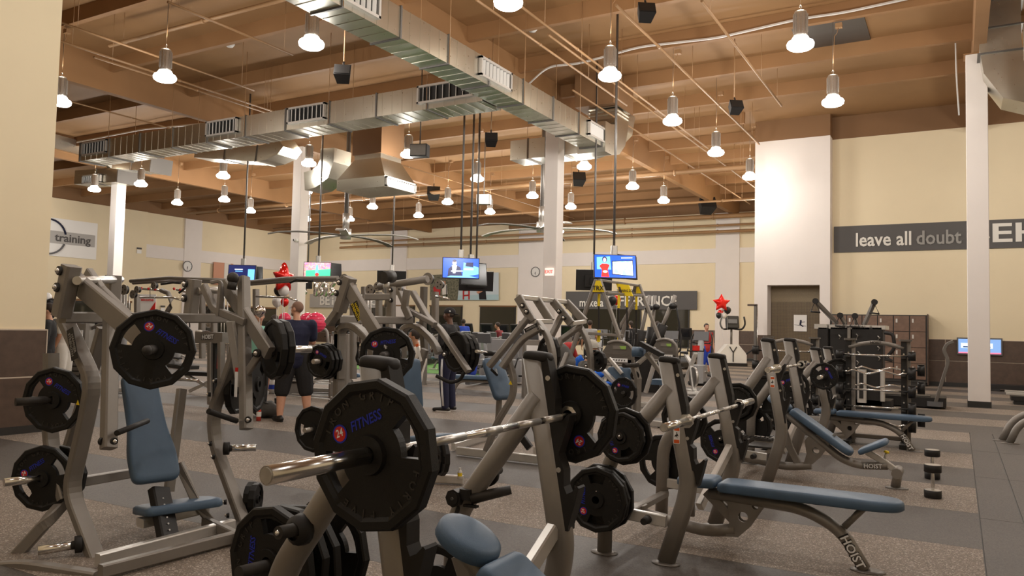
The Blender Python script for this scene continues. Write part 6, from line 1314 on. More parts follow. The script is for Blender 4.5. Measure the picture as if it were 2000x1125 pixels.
# spin bike, white
sbk = thing('spin_bike', 'white upright spin bike between the ellipticals and the front rack', 'exercise bike', (*at_px(1347, 19), 0), -.9)
for s in (-1, 1): MB().beam([(s*.45, -.22, .05), (s*.45, .22, .05)], .08, .07).build('foot_bar', MAT['white_plastic'], sbk)
MB().beam([(-.45, 0, .07), (.45, 0, .07)], .08, .07).build('frame_rail', MAT['white_plastic'], sbk); MB().beam([(.35, 0, .1), (.1, 0, .75), (-.25, 0, .95)], .07, .09, up=(0, 1, 0)).build('frame_tube', MAT['white_plastic'], sbk); MB().beam([(-.35, 0, .1), (-.05, 0, .5), (.4, 0, 1.0)], .07, .09, up=(0, 1, 0)).build('frame_tube', MAT['white_plastic'], sbk)
MB().cyl((.3, -.03, .42), (.3, .03, .42), .24, n=24).build('flywheel', MAT['steel'], sbk); MB().pad(rounded([(-.14, -.03), (.12, -.1), (.12, .1), (-.14, .03)][::1], .03), .06, Matrix.Translation((-.28, 0, .96)) @ Matrix.Rotation(PI, 4, 'Z')).build('saddle', MAT['black'], sbk)
MB().tube([(.42, -.2, 1.12), (.4, -.2, 1.05), (.4, .2, 1.05), (.42, .2, 1.12)], .018, 8).build('handlebar', MAT['black'], sbk); MB().box((.42, 0, 1.12), (.06, .16, .12)).build('console', MAT['red'], sbk)
# stepper by the wall
st = thing('stepper', 'white and black stepper machine with a dark console under the star balloon', 'stepper', (ad(1428, 703, 35.5).x, ad(1428, 703, 35.5).y, 0), YAW)
D_ = (az(1428, 703)-EYE).dot(CF); k_ = D_/1515
MB().prism([(-.62, .12), (.62, .12), (.62, .55), (.25, .98), (-.25, .98), (-.62, .55)], -.3, .3, Matrix(((1, 0, 0, 0), (0, 0, -1, 0), (0, 1, 0, 0), (0, 0, 0, 1)))).build('body', MAT['white_plastic'], st)
MB().box((0, -.1, .07), (1.2, .9, .14), b=.05).build('base', MAT['black_soft'], st)
for s in (-1, 1): MB().beam([(s*.16, -.32, .88), (0, -.32, .62), (0, -.32, .2)], .04, .03, up=(0, 1, 0)).build('y_mark', MAT['black'], st); MB().tube(fil([(0, -.1, 1.7), (s*.45, -.15, 1.66), (s*.58, -.2, 1.9), (s*.5, -.25, 2.25)], .15, 5), .04, 8).build('handle', MAT['black_soft'], st)
MB().cyl((0, 0, .95), (0, 0, 1.75), .05).build('mast', MAT['frame_dark'], st); MB().box((0, -.12, 2.0), (.62, .12, .55), Matrix.Rotation(-.25, 3, 'X'), b=.05).build('console', MAT['black'], st); MB().box((0, -.2, 2.03), (.4, .02, .2), Matrix.Rotation(-.25, 3, 'X')).build('display', MAT['grey_plastic'], st)
# cable column just left of the white block
cc = thing('cable_column', 'narrow dark cable column standing just left of the white block', 'gym machine', (*az(1475, 742)[:2], 0)); q = az(1475, 742); 
H_ = ay(1475, 596, q.y).z; MB().box((0, 0, H_/2), (.09, .12, H_), b=.01).build('post', MAT['frame_dark'], cc); MB().box((-.1, 0, H_), (.3, .12, .06)).build('top_arm', MAT['dark_wood'], cc); MB().box((0, 0, .04), (.3, .9, .08)).build('foot', MAT['black'], cc); MB().beam([(-.05, 0, 1.0), (-.28, -.05, .82)], .05, .05).build('carriage_handle', MAT['black_soft'], cc); MB().cyl((.06, -.02, .1), (.06, -.02, H_), .012, n=6).build('guide_rod', MAT['chrome'], cc)

# ================================================================== CABLE JUNGLE behind the left and centre machines
CJ = thing('cable_station', 'grey multi-station cable machine with a long double top tube behind the chest press', 'gym machine', (-12.5, 9.5, 0))
Yj = 9.4
def jt(name, pts, r=.035, m=fr, Y=Yj): return MB().tube([ay(x, y, Y) for x, y in pts] if not isinstance(Y, tuple) else [ay(x, y, yy) for (x, y), yy in zip(pts, Y)], r, 10).build(name, m, CJ, True)
jt('top_tube', [(255, 549), (330, 543), (450, 548)], .035, fr, 9.2); jt('top_tube', [(260, 553), (335, 549), (452, 551)], .03, fr, 9.5)
jt('top_tube', [(490, 551), (560, 544), (660, 543)], .035, fr, 9.2); jt('top_tube', [(490, 555), (575, 548), (660, 547)], .03, fr, 9.5); jt('jib_arm', [(740, 560), (835, 545)], .05, fr, 8.5)
def pulley(x, y, Y, r=.09):
    c = ay(x, y, Y); MB().cyl(c+V(0, -.04, 0), c+V(0, -.025, 0), r, n=20).build('pulley_cheek', MAT['frame'], CJ, True); MB().cyl(c+V(0, -.025, 0), c+V(0, .03, 0), r*.8, n=20).build('pulley', MAT['black'], CJ, True)
    for a in (0, 2.1, 4.2): MB().cyl(c+V(r*.5*math.cos(a), -.046, r*.5*math.sin(a)), c+V(r*.5*math.cos(a), -.04, r*.5*math.sin(a)), r*.14, n=8).build('pulley_bolt', MAT['black'], CJ, True)
for x, y, r_ in ((245, 566, .1), (262, 575, .08), (303, 558, .07), (270, 566, .07), (448, 553, .07), (675, 548, .1), (838, 545, .09), (860, 556, .07), (757, 562, .09), (778, 565, .09), (740, 560, .07), (725, 566, .08)): pulley(x, y, Yj-.3, r_)
for x, y0, y1 in ((268, 575, 618), (242, 570, 640), (418, 560, 790), (395, 560, 700), (500, 565, 640), (690, 555, 740), (712, 560, 740), (740, 570, 760), (760, 570, 740), (850, 570, 640)): MB().beam([ay(x, y0, Yj), ay(x, y1, Yj)], .08, .1, up=(0, 1, 0)).build('post', fr, CJ, True)
for x in (237, 242, 247, 252, 432, 438, 444, 700, 706, 718, 724): MB().cyl(ay(x, 575, Yj-.1), ay(x, 625 if x < 300 else 700, Yj-.1), .012, n=6).build('guide_rod', MAT['steel'], CJ, True)
for pts, Y_ in (([(273, 581), (335, 581), (355, 586)], 9.0), ([(500, 579), (562, 581), (580, 587)], 9.0), ([(852, 579), (862, 580), (878, 585)], 8.8)): MB().tube([ay(x, y, Y_) for x, y in pts], .018, 8).build('lat_bar', MAT['chrome'], CJ, True); MB().cyl(ay(pts[0][0]+20, pts[0][1], Y_), ay(pts[0][0]+20, pts[0][1]-22, Y_), .006, n=5).build('cable', MAT['black'], CJ, True)
jt('curved_arm', [(315, 567), (328, 572), (334, 585), (332, 600), (325, 612)], .045, fr); jt('curved_arm', [(404, 570), (414, 578), (406, 610)], .04, fr)
jt('storage_bar', [(275, 564), (320, 568)], .02, MAT['chrome']); jt('storage_bar', [(345, 566), (372, 572)], .02, MAT['chrome'])
for x, y in ((276, 563), (290, 564), (303, 565), (340, 564), (352, 566)): MB().ball(ay(x, y, Yj-.2), .025, 8, 6).build('red_clip', MAT['red'], CJ, True)
for (x0, y0), (x1, y1) in (((315, 555), (338, 552)), ((338, 552), (352, 553)), ((567, 552), (580, 546)), ((580, 546), (610, 549)), ((350, 572), (362, 562))): MB().cyl(ay(x0, y0, Yj-.4), ay(x1, y1, Yj-.4), .02, n=8).build('cable_handle', MAT['black_soft'], CJ, True)
hs = thing('hack_station', 'grey station with a curved nameplate tray of cable attachments at left', 'gym machine', (-12, 8.9, 0)); Yh = 8.6
a, b = ay(382, 668, Yh), ay(436, 658, Yh)
MB().prism([(0, 0), (b.x-a.x, .02), (b.x-a.x, .19), (0, .19)], -.2, .02, Matrix(((1, 0, 0, a.x), (0, 0, -1, Yh), (0, 1, 0, a.z-.02), (0, 0, 0, 1)))).build('tray_front', MAT['frame'], hs, True); hoist_mark(hs, V(0, 0, 0)+((a+b)/2-Vector(hs.location))+V(0, -.035, .04), (1, 0, .05), (0, 0, 1), .1)
for x in (412, 432): MB().beam([ay(x, 668, Yh), ay(x, 790, Yh)], .09, .1, up=(0, 1, 0)).build('post', fr, hs, True)
MB().box(ay(424, 720, Yh+.1), (.12, .2, .9)).build('weight_stack', MAT['black'], hs, True); MB().box(ay(426, 705, Yh-.03), (.03, .02, .25)).build('stack_label', MAT['red'], hs, True)
for (x0, y0), (x1, y1), m in (((385, 651), (412, 655), 'white_cloth'), ((384, 648), (398, 651), 'white_cloth'), ((396, 650), (412, 652), 'dark_wood'), ((386, 655), (420, 656), 'frame_light')): MB().tube([ay(x0, y0, Yh+.05), ay((x0+x1)/2, (y0+y1)/2-2, Yh+.05), ay(x1, y1, Yh+.05)], .03, 8).build('attachment', MAT[m], hs, True)
for i, y in enumerate((632, 637, 664, 670)): MB().cyl(ay(398, y, Yh+1), ay(418, y, Yh+1), .03, n=8).build('chrome_attachment', MAT['chrome'], hs, True)
o = thing('blue_roller', 'blue foam roller on a rack behind the left machine', 'roller', ay(404, 632, 10.5)); MB().cyl((-.14, 0, 0), (.14, 0, 0), .07, n=14).build('foam', MAT['blue_cloth'], o); MB().cyl((-.17, 0, 0), (.17, 0, 0), .02, n=8).build('core', MAT['black'], o)
# low utility pieces left of it
lb = thing('adjustable_bench', 'low dark bench with chrome pieces far left behind the chest press', 'weight bench', (*az(395, 770)[:2], 0), .3)
MB().box((0, 0, .42), (.9, .3, .08), b=.03).build('pad', MAT['black_soft'], lb); MB().beam([(-.4, 0, .38), (.4, 0, .05)], .06, .06).build('leg_tube', fl, lb); MB().beam([(.4, 0, .38), (-.3, 0, .05)], .06, .06).build('leg_tube', fl, lb); MB().cyl((-.5, -.2, .3), (.1, -.3, .3), .03).build('roller', MAT['chrome'], lb)
for i, (px, py, rz) in enumerate([(650, 770, .4), (872, 722, 1.2), (930, 775, .3)]):
    q = az(px, py); o = thing('flat_bench', 'light blue flat bench %s' % ['behind the bald man', 'far behind the capped man', 'right of the capped man, nearer'][i], 'weight bench', q, rz)
    MB().pad(rounded([(-.6, -.14), (.6, -.14), (.6, .14), (-.6, .14)], .08), .08, Matrix.Translation((0, 0, .38))).build('pad', MAT['blue_pad'], o); MB().tube(fil([(-.55, 0, .02), (-.4, 0, .34), (.4, 0, .34), (.55, 0, .02)], .15, 5), .035, 10).build('frame_tube', fr, o)
    for s in (-1, 1): MB().beam([(s*.55, -.25, .03), (s*.55, .25, .03)], .06, .05).build('foot_bar', fl, o)
# standing dark machine blocks between (weight stack towers in the mid field)
for i, (px, D, h_, l) in enumerate([(585, 17, 1.35, 'grey selector tower with orange label behind the bald man'), (668, 16, 1.3, 'grey selector tower between the ball and the press'), (820, 20, 1.25, 'grey selector tower behind the capped man, left'), (160, 16, 1.4, 'grey selector tower seen between the left machine posts'), (1040, 17, 1.25, 'grey selector tower behind the slanted machine'), (1105, 19, 1.3, 'grey selector tower left of the seated man')]):
    x, y = at_px(px, D); o = thing('selector_tower', l, 'gym machine', (x, y, 0), YAW)
    MB().box((0, 0, h_/2), (.42, .3, h_), b=.05).build('shroud', MAT['frame'], o); MB().box((0, -.16, h_*.5), (.2, .02, h_*.7)).build('stack_window', MAT['black'], o)
    for k in range(8): MB().box((0, -.175, h_*.2+k*h_*.07), (.17, .02, h_*.05)).build('stack_plate', MAT['frame_dark'], o)
    MB().box((0, -.18, h_*.86), (.25, .01, .12)).build('label', MAT['orange' if i == 0 else 'white_print'], o); MB().tube(fil([(.2, 0, h_-.1), (.6, 0, h_+.1), (.7, -.1, h_*.5)], .2, 5), .035, 8).build('arm', fr, o); MB().box((.75, -.1, .42), (.4, .35, .09), b=.05).build('seat', MAT['blue_pad'], o); MB().beam([(.2, 0, .06), (1.0, -.1, .06)], .08, .08).build('base_rail', fl, o); MB().beam([(.75, -.1, .38), (.75, -.1, .06)], .07, .07).build('seat_post', fr, o)
# small things on the floor and machines
def bottle(label, p, h_, r, body, cap, lab_=None):
    o = thing('bottle', label, 'bottle', p); MB().lathe([(0, 0), (r, .003), (r, h_*.62), (r*.85, h_*.72), (r*.42, h_*.86), (r*.42, h_*.9), (0, h_*.9)], 16).build('body', MAT[body], o); MB().cyl((0, 0, h_*.88), (0, 0, h_), r*.45).build('cap', MAT[cap], o)
    if lab_: MB().lathe([(r*1.02, h_*.28), (r*1.02, h_*.58)], 16).build('label', MAT[lab_], o)
mat('red_drink', (.6, .05, .03), .1, spec=.8)
q = az(505, 822); bottle('clear bottle of red drink on the floor before the bag', q, .24, .036, 'red_drink', 'white_plastic', 'white_plastic')
q = az(898, 936, .09); bottle('small white capped bottle with yellow label on the machine rail', q, .105, .022, 'white_plastic', 'white_plastic', 'yellow')
q = az(532, 768); bottle('large clear water jug with blue label held low by the woman', V(q.x, q.y, 0), .32, .09, 'white_plastic', 'white_plastic', 'royal_cloth')
o = thing('gym_bag', 'dark grey cloth bag slumped on the floor by the bald man', 'bag', az(520, 815)); q = MB()
q.ball((0, 0, .12), (.28, .2, .13), 20, 10); q.v = [(x+.02*math.sin(y*25+z*9), y+.015*math.sin(x*31), max(0, z+.018*math.sin(x*22+y*17))) for x, y, z in q.v]; q.build('body', MAT['grey_cloth'], o); MB().tube([(-.2, -.05, .12), (-.05, -.12, .27), (.15, -.08, .22), (.25, 0, .1)], .014, 6).build('strap', MAT['black'], o)
o = thing('shaker_bottle', 'dark shaker bottle standing by the grey bag', 'bottle', az(541, 800)); MB().cyl((0, 0, 0), (0, 0, .17), .042, .05).build('body', MAT['black_soft'], o); MB().cyl((0, 0, .17), (0, 0, .2), .052).build('lid', MAT['black'], o); MB().box((.02, 0, .215), (.05, .03, .03)).build('spout', MAT['black'], o)
# step platform by second incline bench
o = thing('spotter_platform', 'black ribbed spotter platform behind the second incline bench', 'platform', az(1475, 905)); MB().box((0, 0, .30), (.42, .36, .03)).build('tread', MAT['rubber_worn'], o)
for k in range(8): MB().box((-.18+.05*k, 0, .318), (.012, .34, .006)).build('rib', MAT['black'], o)
for s in (-1, 1): MB().beam([(s*.15, 0, .29), (s*.15, 0, 0)], .06, .06).build('leg', MAT['frame_dark'], o)
# ================================================================== PEOPLE
def remesh(mb, vox, smooth=4, name='body', m=None):
    me = mb.mesh('tmp', None); o = bpy.data.objects.new('tmp', me); C.objects.link(o)
    r = o.modifiers.new('r', 'REMESH'); r.mode = 'VOXEL'; r.voxel_size = vox
    s = o.modifiers.new('s', 'SMOOTH'); s.iterations = smooth; s.factor = .5
    out = bpy.data.meshes.new_from_object(o.evaluated_get(bpy.context.evaluated_depsgraph_get())); out.name = name
    bpy.data.objects.remove(o); out.polygons.foreach_set('use_smooth', [True]*len(out.polygons)); out.materials.clear()
    if m: out.materials.append(m)
    return out
def limb(mb, pts, rr, n=12, up=(.03, 1, .05), flat=1.0):
    # closed tapered loft with rounded ends
    P = [Vector(p) for p in pts]; Q = []; R_ = []
    for i in range(len(P)-1):
        for k in range(4): t = k/4; Q.append(P[i]*(1-t)+P[i+1]*t); R_.append(rr[i]*(1-t)+rr[i+1]*t)
    Q.append(P[-1]); R_.append(rr[-1])
    mb.sweep(Q, lambda i: [(R_[i]*math.cos(2*PI*k/n), R_[i]*flat*math.sin(2*PI*k/n)) for k in range(n)], up, True)
    mb.ball(P[0], rr[0]*.99, 12, 8); mb.ball(P[-1], rr[-1]*.99, 12, 8)
def torso(mb, J, grow=0.0, bulk=1.0, fem=False):
    pv, ch, nk = Vector(J['pelvis']), Vector(J['chest']), Vector(J['neck']); sh = (Vector(J['sl'])-Vector(J['sr'])); across = sh.normalized()
    pts = [pv+(pv-ch)*.12, pv, pv.lerp(ch, .4), pv.lerp(ch, .75), ch, ch.lerp(nk, .5), nk.lerp(ch, .12), nk]
    W = [.15, .168, .145, .158, .175, .16, .09, .06]; D = [.105, .115, .10, .11, .118, .10, .07, .06]
    if fem: W = [.15, .165, .125, .135, .145, .14, .075, .05]; D = [.105, .11, .085, .10, .11, .09, .06, .05]
    W = [w*(bulk if i < 6 else 1) for i, w in enumerate(W)]; D = [w*(bulk if i < 6 else 1) for i, w in enumerate(D)]
    n = 18; rings = []
    for i, p in enumerate(pts):
        t = (pts[min(i+1, 7)]-pts[max(i-1, 0)]).normalized(); a = (across-t*across.dot(t)).normalized(); f = t.cross(a)
        rings += [p+a*(W[i]+grow)*math.cos(2*PI*k/n)+f*(D[i]+grow)*math.sin(2*PI*k/n) for k in range(n)]
    fs = [(i*n+k, i*n+(k+1) % n, (i+1)*n+(k+1) % n, (i+1)*n+k) for i in range(7) for k in range(n)]+[tuple(range(n))[::-1], tuple(7*n+k for k in range(n))]
    mb.add(rings, fs, True)
    for s in ('sl', 'sr'): limb(mb, [ch.lerp(nk, .62), J[s]], [.075+grow, (.058 if not fem else .046)+grow])
def hand(mb, w_, d, palm_n, s, curl=.5, sc=1.0):
    d = Vector(d).normalized(); n = Vector(palm_n); n = (n-d*n.dot(d)).normalized(); a = d.cross(n)*s; w_ = Vector(w_)
    mb.sweep([w_, w_+d*.045*sc, w_+d*.085*sc], lambda i: [((.024, .038, .040)[i]*sc*math.cos(2*PI*k/10), (.016, .015, .013)[i]*sc*math.sin(2*PI*k/10)) for k in range(10)], n, True)
    for k, L in enumerate((.066, .074, .07, .055)):
        b = w_+d*.078*sc+a*(.030-.020*k)*sc; c1 = b+(d*math.cos(curl*.5)+n*math.sin(curl*.5))*L*.5*sc; c2 = c1+(d*math.cos(curl*1.4)+n*math.sin(curl*1.4))*L*.5*sc
        limb(mb, [b, c1, c2], [.0092*sc, .0085*sc, .007*sc], 8)
    b = w_+d*.025*sc+a*.028*sc; c1 = b+(d*.6+a*.75+n*.2).normalized()*.04*sc; limb(mb, [b, c1, c1+(d*.9+a*.2+n*.35).normalized()*.032*sc], [.012*sc, .0105*sc, .008*sc], 8)
def head_geo(mb, c, F_, U_, sc=1.0):
    F_ = Vector(F_).normalized(); U_ = Vector(U_); U_ = (U_-F_*U_.dot(F_)).normalized(); S_ = U_.cross(F_); R3 = Matrix((S_, F_, U_)).transposed()
    q = lambda x, y, z: Vector(c)+R3 @ (Vector((x, y, z))*sc)
    mb.ball(q(0, -.012, .022), (.077*sc, .094*sc, .092*sc), 20, 14, R3); mb.ball(q(0, .022, -.035), (.058*sc, .066*sc, .078*sc), 18, 12, R3); mb.ball(q(0, .052, -.085), (.03*sc, .03*sc, .024*sc), 12, 8, R3)
    limb(mb, [q(0, .078, .02), q(0, .098, -.022)], [.008*sc, .014*sc], 8); mb.ball(q(.0, .088, -.026), (.017*sc, .012*sc, .009*sc), 10, 6, R3)
    for s in (-1, 1): mb.ball(q(s*.077, -.008, -.008), (.012*sc, .02*sc, .032*sc), 10, 8, R3); mb.ball(q(s*.036, .062, .026), (.02*sc, .016*sc, .008*sc), 8, 6, R3); mb.ball(q(s*.045, .045, -.025), (.022*sc, .025*sc, .022*sc), 8, 6, R3)
    mb.ball(q(0, .082, -.052), (.024*sc, .01*sc, .007*sc), 10, 6, R3); mb.ball(q(0, .079, -.064), (.02*sc, .01*sc, .007*sc), 10, 6, R3)
    return q, R3
def person(label, loc, rz, H=1.78, J=None, skin='skin', top='navy', sleeves='short', bottom='black_cloth', leg='long', hair='hair', hstyle='short', shoes='black', look=None, vox=.012, fem=False, seat=False, extra=None, bulk=1.0):
    """front of the figure is local -Y"""
    k = H/1.78; B = bulk
    D0 = dict(pelvis=(0, 0, .96), chest=(0, .01, 1.30), neck=(0, .02, 1.50), head=(0, -.01, 1.665), sl=(.185, .01, 1.43), sr=(-.185, .01, 1.43), el=(.245, .03, 1.15), er=(-.245, .03, 1.15), wl=(.25, -.06, .90), wr=(-.25, -.06, .90), hl=(.09, 0, .93), hr=(-.09, 0, .93), kl=(.11, -.01, .50), kr=(-.11, -.01, .50), al=(.12, .03, .085), ar=(-.12, .03, .085), fl=(.15, -.16, .03), fr=(-.15, -.16, .03), look=(0, -1, 0), up=(0, 0, 1), hdl=(0, -.2, -1), hdr=(0, -.2, -1))
    if bulk != 1:
        for a in ('sl', 'sr', 'el', 'er', 'hl', 'hr'): x, y, z = D0[a]; D0[a] = (x*bulk, y, z)
    if J: D0.update(J)
    J = {a: Vector(b)*(1 if a in ('look', 'up', 'hdl', 'hdr') else k) for a, b in D0.items()}
    o = thing('person', label, 'person', loc, rz)
    mb = MB(); torso(mb, J, -.004, bulk, fem=fem); limb(mb, [J['chest'].lerp(J['neck'], .7), J['neck'], J['head']-Vector((0, 0, .04))], [.06*k, (.054 if not fem else .043)*k, .05*k])
    q, R3 = head_geo(mb, J['head'], J['look'], J['up'], k*.98)
    for s, a, b, c, d_ in ((1, 'sl', 'el', 'wl', 'hdl'), (-1, 'sr', 'er', 'wr', 'hdr')):
        f = .82 if fem else 1
        limb(mb, [J[a], J[a].lerp(J[b], .45), J[b]], [.054*k*f*B, .05*k*f*B, .039*k*f*B]); limb(mb, [J[b], J[b].lerp(J[c], .3), J[c]], [.039*k*f, .042*k*f, .026*k*f])
        hand(mb, J[c], (J[c]-J[b])+J[d_]*.12, J['pelvis']-J[c]+Vector((0, 0, .01)), s, .8, k)
    for a, b, c in (('hl', 'kl', 'al'), ('hr', 'kr', 'ar')): limb(mb, [J[a], J[a].lerp(J[b], .4), J[b]], [.088*k*B, .08*k*B, .054*k*B]); limb(mb, [J[b], J[b].lerp(J[c], .32), J[c]], [.054*k*B, .06*k*B, .036*k*B])
    bo = bpy.data.objects.new('body', remesh(mb, vox, 3, 'body', MAT[skin])); C.objects.link(bo); bo.parent = o
    # clothes
    mb = MB(); torso(mb, J, .014, bulk, fem=fem)
    if sleeves != 'none':
        for a, b, c in (('sl', 'el', 'wl'), ('sr', 'er', 'wr')):
            e = J[a].lerp(J[b], .72) if sleeves == 'short' else J[b]
            limb(mb, [J[a], J[a].lerp(e, .5), e], [.07*k*B, .068*k*B, .062*k*B if sleeves == 'short' else .052*k])
            if sleeves == 'long': limb(mb, [J[b], J[c].lerp(J[b], .04)], [.052*k, .036*k])
    limb(mb, [J['pelvis']+Vector((.06*k, 0, 0)), J['pelvis']+Vector((.06*k, 0, -.08*k))], [.115*k*B, .112*k*B]); limb(mb, [J['pelvis']+Vector((-.06*k, 0, 0)), J['pelvis']+Vector((-.06*k, 0, -.08*k))], [.115*k*B, .112*k*B])
    t = bpy.data.objects.new('shirt' if sleeves != 'long' else 'jacket', remesh(mb, vox*1.15, 4, 'top', MAT[top])); C.objects.link(t); t.parent = o
    mb = MB()
    for a, b, c in (('hl', 'kl', 'al'), ('hr', 'kr', 'ar')):
        e = J[b].lerp(J[c], .12) if leg == 'short' else J[b]
        limb(mb, [J[a]+Vector((0, 0, .02)), J[a].lerp(e, .5), e], [.112*k*B, .112*k*B if leg == 'short' else .098*k*B, (.094*k*B) if leg == 'short' else .074*k])
        if leg == 'long': limb(mb, [J[b], J[b].lerp(J[c], .4), J[c]], [.074*k*B, .07*k*B, .06*k*B])
    limb(mb, [J['pelvis']+Vector((.055*k, 0, .03)), J['pelvis']+Vector((-.055*k, 0, .03))], [.118*k*B, .118*k*B])
    t = bpy.data.objects.new('shorts' if leg == 'short' else 'trousers', remesh(mb, vox*1.15, 4, 'legs', MAT[bottom])); C.objects.link(t); t.parent = o
    for a, f in (('al', 'fl'), ('ar', 'fr')):
        A_, F2 = J[a], J[f]; d = (F2-A_); d.z = 0; d = d.normalized() if d.length > .01 else Vector((0, -1, 0)); g = A_.z-.085*k; he = Vector((A_.x, A_.y, g))-d*.05*k; mb = MB()
        limb(mb, [he+Vector((0, 0, .045)), he+d*.13*k+Vector((0, 0, .042)), he+d*.25*k+Vector((0, 0, .036))], [.043*k, .045*k, .036*k]); limb(mb, [he+d*.04*k+Vector((0, 0, .05)), A_+Vector((0, 0, .0))], [.045*k, .043*k])
        t = bpy.data.objects.new('shoe', remesh(mb, vox, 2, 'shoe', MAT[shoes])); C.objects.link(t); t.parent = o
        sole = MB().prism([(math.cos(2*PI*i/16)*.045*k, math.sin(2*PI*i/16)*.15*k) for i in range(16)], 0, .022, frame(he+d*.1*k, d.cross(Vector((0, 0, 1))), d)).build('sole', MAT['white_plastic' if shoes != 'black' or 'stripe' in label else 'black'], t)
    # hair and face
    def hp(name, m, mb): t = bpy.data.objects.new(name, mb.mesh(name, MAT[m])); C.objects.link(t); t.parent = o; return t
    sc = k*.98
    if hstyle == 'shaved': mb = MB(); mb.ball(q(0, -.016, .026), (.0785*sc, .095*sc, .0925*sc), 24, 16, R3); mb = clipball(mb, q, R3, -.01, .05); hp('stubble', hair, mb)
    elif hstyle in ('short', 'long'):
        mb = MB(); mb.ball(q(0, -.022, .034), (.086*sc, .10*sc, .096*sc), 24, 16, R3); mb = clipball(mb, q, R3, -.012, .056); h_ = hp('hair', hair, mb)
        if hstyle == 'long': mb = MB(); mb.ball(q(0, -.105, .02), (.045*sc, .045*sc, .05*sc), 14, 10, R3); limb(mb, [q(0, -.09, .0), q(0, -.08, -.12)], [.05*sc, .03*sc]); hp('hair_bun', hair, mb)
    elif hstyle == 'cap':
        mb = MB(); mb.ball(q(0, -.014, .045), (.09*sc, .106*sc, .09*sc), 24, 14, R3); mb = clipball(mb, q, R3, .018, 9); c_ = hp('cap', 'black_cloth', mb); mb = MB(); mb.ball(q(0, -.12, .012), (.062*sc, .06*sc, .012*sc), 16, 6, R3); t = hp('cap_brim', 'black_cloth', mb); mb = MB(); mb.ball(q(.085, -.03, .06), (.006, .015, .015), 8, 6, R3); hp('cap_emblem', 'white_print', mb); mb = MB(); mb.ball(q(0, -.03, .0), (.08*sc, .085*sc, .05*sc), 16, 10, R3); hp('hair', hair, clipball(mb, q, R3, -.05, .03))
    elif hstyle == 'beanie':
        mb = MB(); mb.ball(q(0, -.016, .05), (.09*sc, .108*sc, .10*sc), 24, 14, R3); mb = clipball(mb, q, R3, .008, 9); hp('beanie', 'beanie', mb); mb = MB(); mb.ball(q(0, .11, .035), (.05*sc, .045*sc, .01*sc), 16, 6, R3); hp('beanie_peak', 'beanie', mb); mb = MB(); mb.ball(q(0, .045, -.07), (.05*sc, .047*sc, .035*sc), 16, 10, R3); hp('beard', hair, mb)
    for s in (-1, 1):
        mb = MB(); mb.ball(q(s*.034, .071, .012), (.013*sc, .009*sc, .0065*sc), 10, 6, R3); hp('eye', 'white_plastic', mb); mb = MB(); mb.ball(q(s*.034, .078, .012), (.006*sc, .004*sc, .006*sc), 8, 6, R3); hp('pupil', 'black', mb); mb = MB(); mb.ball(q(s*.034, .077, .032), (.018*sc, .006*sc, .0035*sc), 8, 5, R3); hp('eyebrow', hair, mb)
    mb = MB(); mb.ball(q(0, .089, -.057), (.021*sc, .006*sc, .006*sc), 10, 6, R3); hp('lips', 'lip', mb)
    if extra: extra(o, J, q, R3, sc, hp)
    return o
mat('lip', (.45, .14, .12), .5)
def clipball(mb, q, R3, zmin, yface):
    """drop faces of a hair shell below the hairline and over the face"""
    o_ = q(0, 0, 0); fs = []; sm = []
    I = R3.transposed()
    for f, s in zip(mb.f, mb.sm):
        c = sum((Vector(mb.v[i]) for i in f), Vector())/len(f); l = I @ (c-o_)
        lim = zmin if l.y < -.02 else zmin+.01
        if l.y > .03 and yface < 5: lim = .062
        if l.y < -.03 and yface < 5: lim = -.06
        if l.z > lim: fs.append(f); sm.append(s)
    mb.f = fs; mb.sm = sm; return mb
def face_to(d): return math.atan2(d.y, d.x)+PI/2
L_ = -CR; AW = Vector((CF.x, CF.y, 0)).normalized(); LF = Vector((L_.x, L_.y, 0)).normalized()
def loc_dir(d, rz): return Matrix.Rotation(-rz, 3, 'Z') @ Vector(d)
# bald man
pos = az(572, 822); rz = face_to((AW*.88+LF*.47))
def bald(o, J, q, R3, sc, hp):
    mb = MB(); mb.ball(q(0, .04, -.078), (.056*sc, .05*sc, .04*sc), 16, 10, R3); hp('beard', 'hair_shaved', mb)
    mb = MB()
    for s in (-1, 1): mb.tube([q(s*.034+.02*math.cos(t)*s, .092, .01+.015*math.sin(t)) for t in [2*PI*i/12 for i in range(12)]], .0015, 5, closed=True); mb.tube([q(s*.055, .09, .014), q(s*.08, .02, .016), q(s*.08, -.01, .012)], .0016, 5)
    hp('glasses', 'black', mb); mb = MB(); mb.ball(J['neck'].lerp(J['chest'], .25)+Vector((0, .085, 0)), (.03, .004, .012)); hp('shirt_emblem', 'sea_print', mb)
person('bald man in a navy t-shirt and long black shorts seen from behind, arms folded', (pos.x, pos.y, 0), rz, 1.84, dict(look=loc_dir(LF*.93+AW*.38, rz), el=(.27, -.06, 1.17), er=(-.27, -.06, 1.17), wl=(-.06, -.20, 1.2), wr=(.06, -.22, 1.16), al=(.20, .02, .085), ar=(-.20, .05, .085), kl=(.17, -.02, .5), kr=(-.17, 0, .5), fl=(.24, -.16, .03), fr=(-.22, -.14, .03)), skin='skin', top='navy', bottom='black_cloth', leg='short', hair='hair_shaved', hstyle='shaved', vox=.011, extra=bald, bulk=1.22)
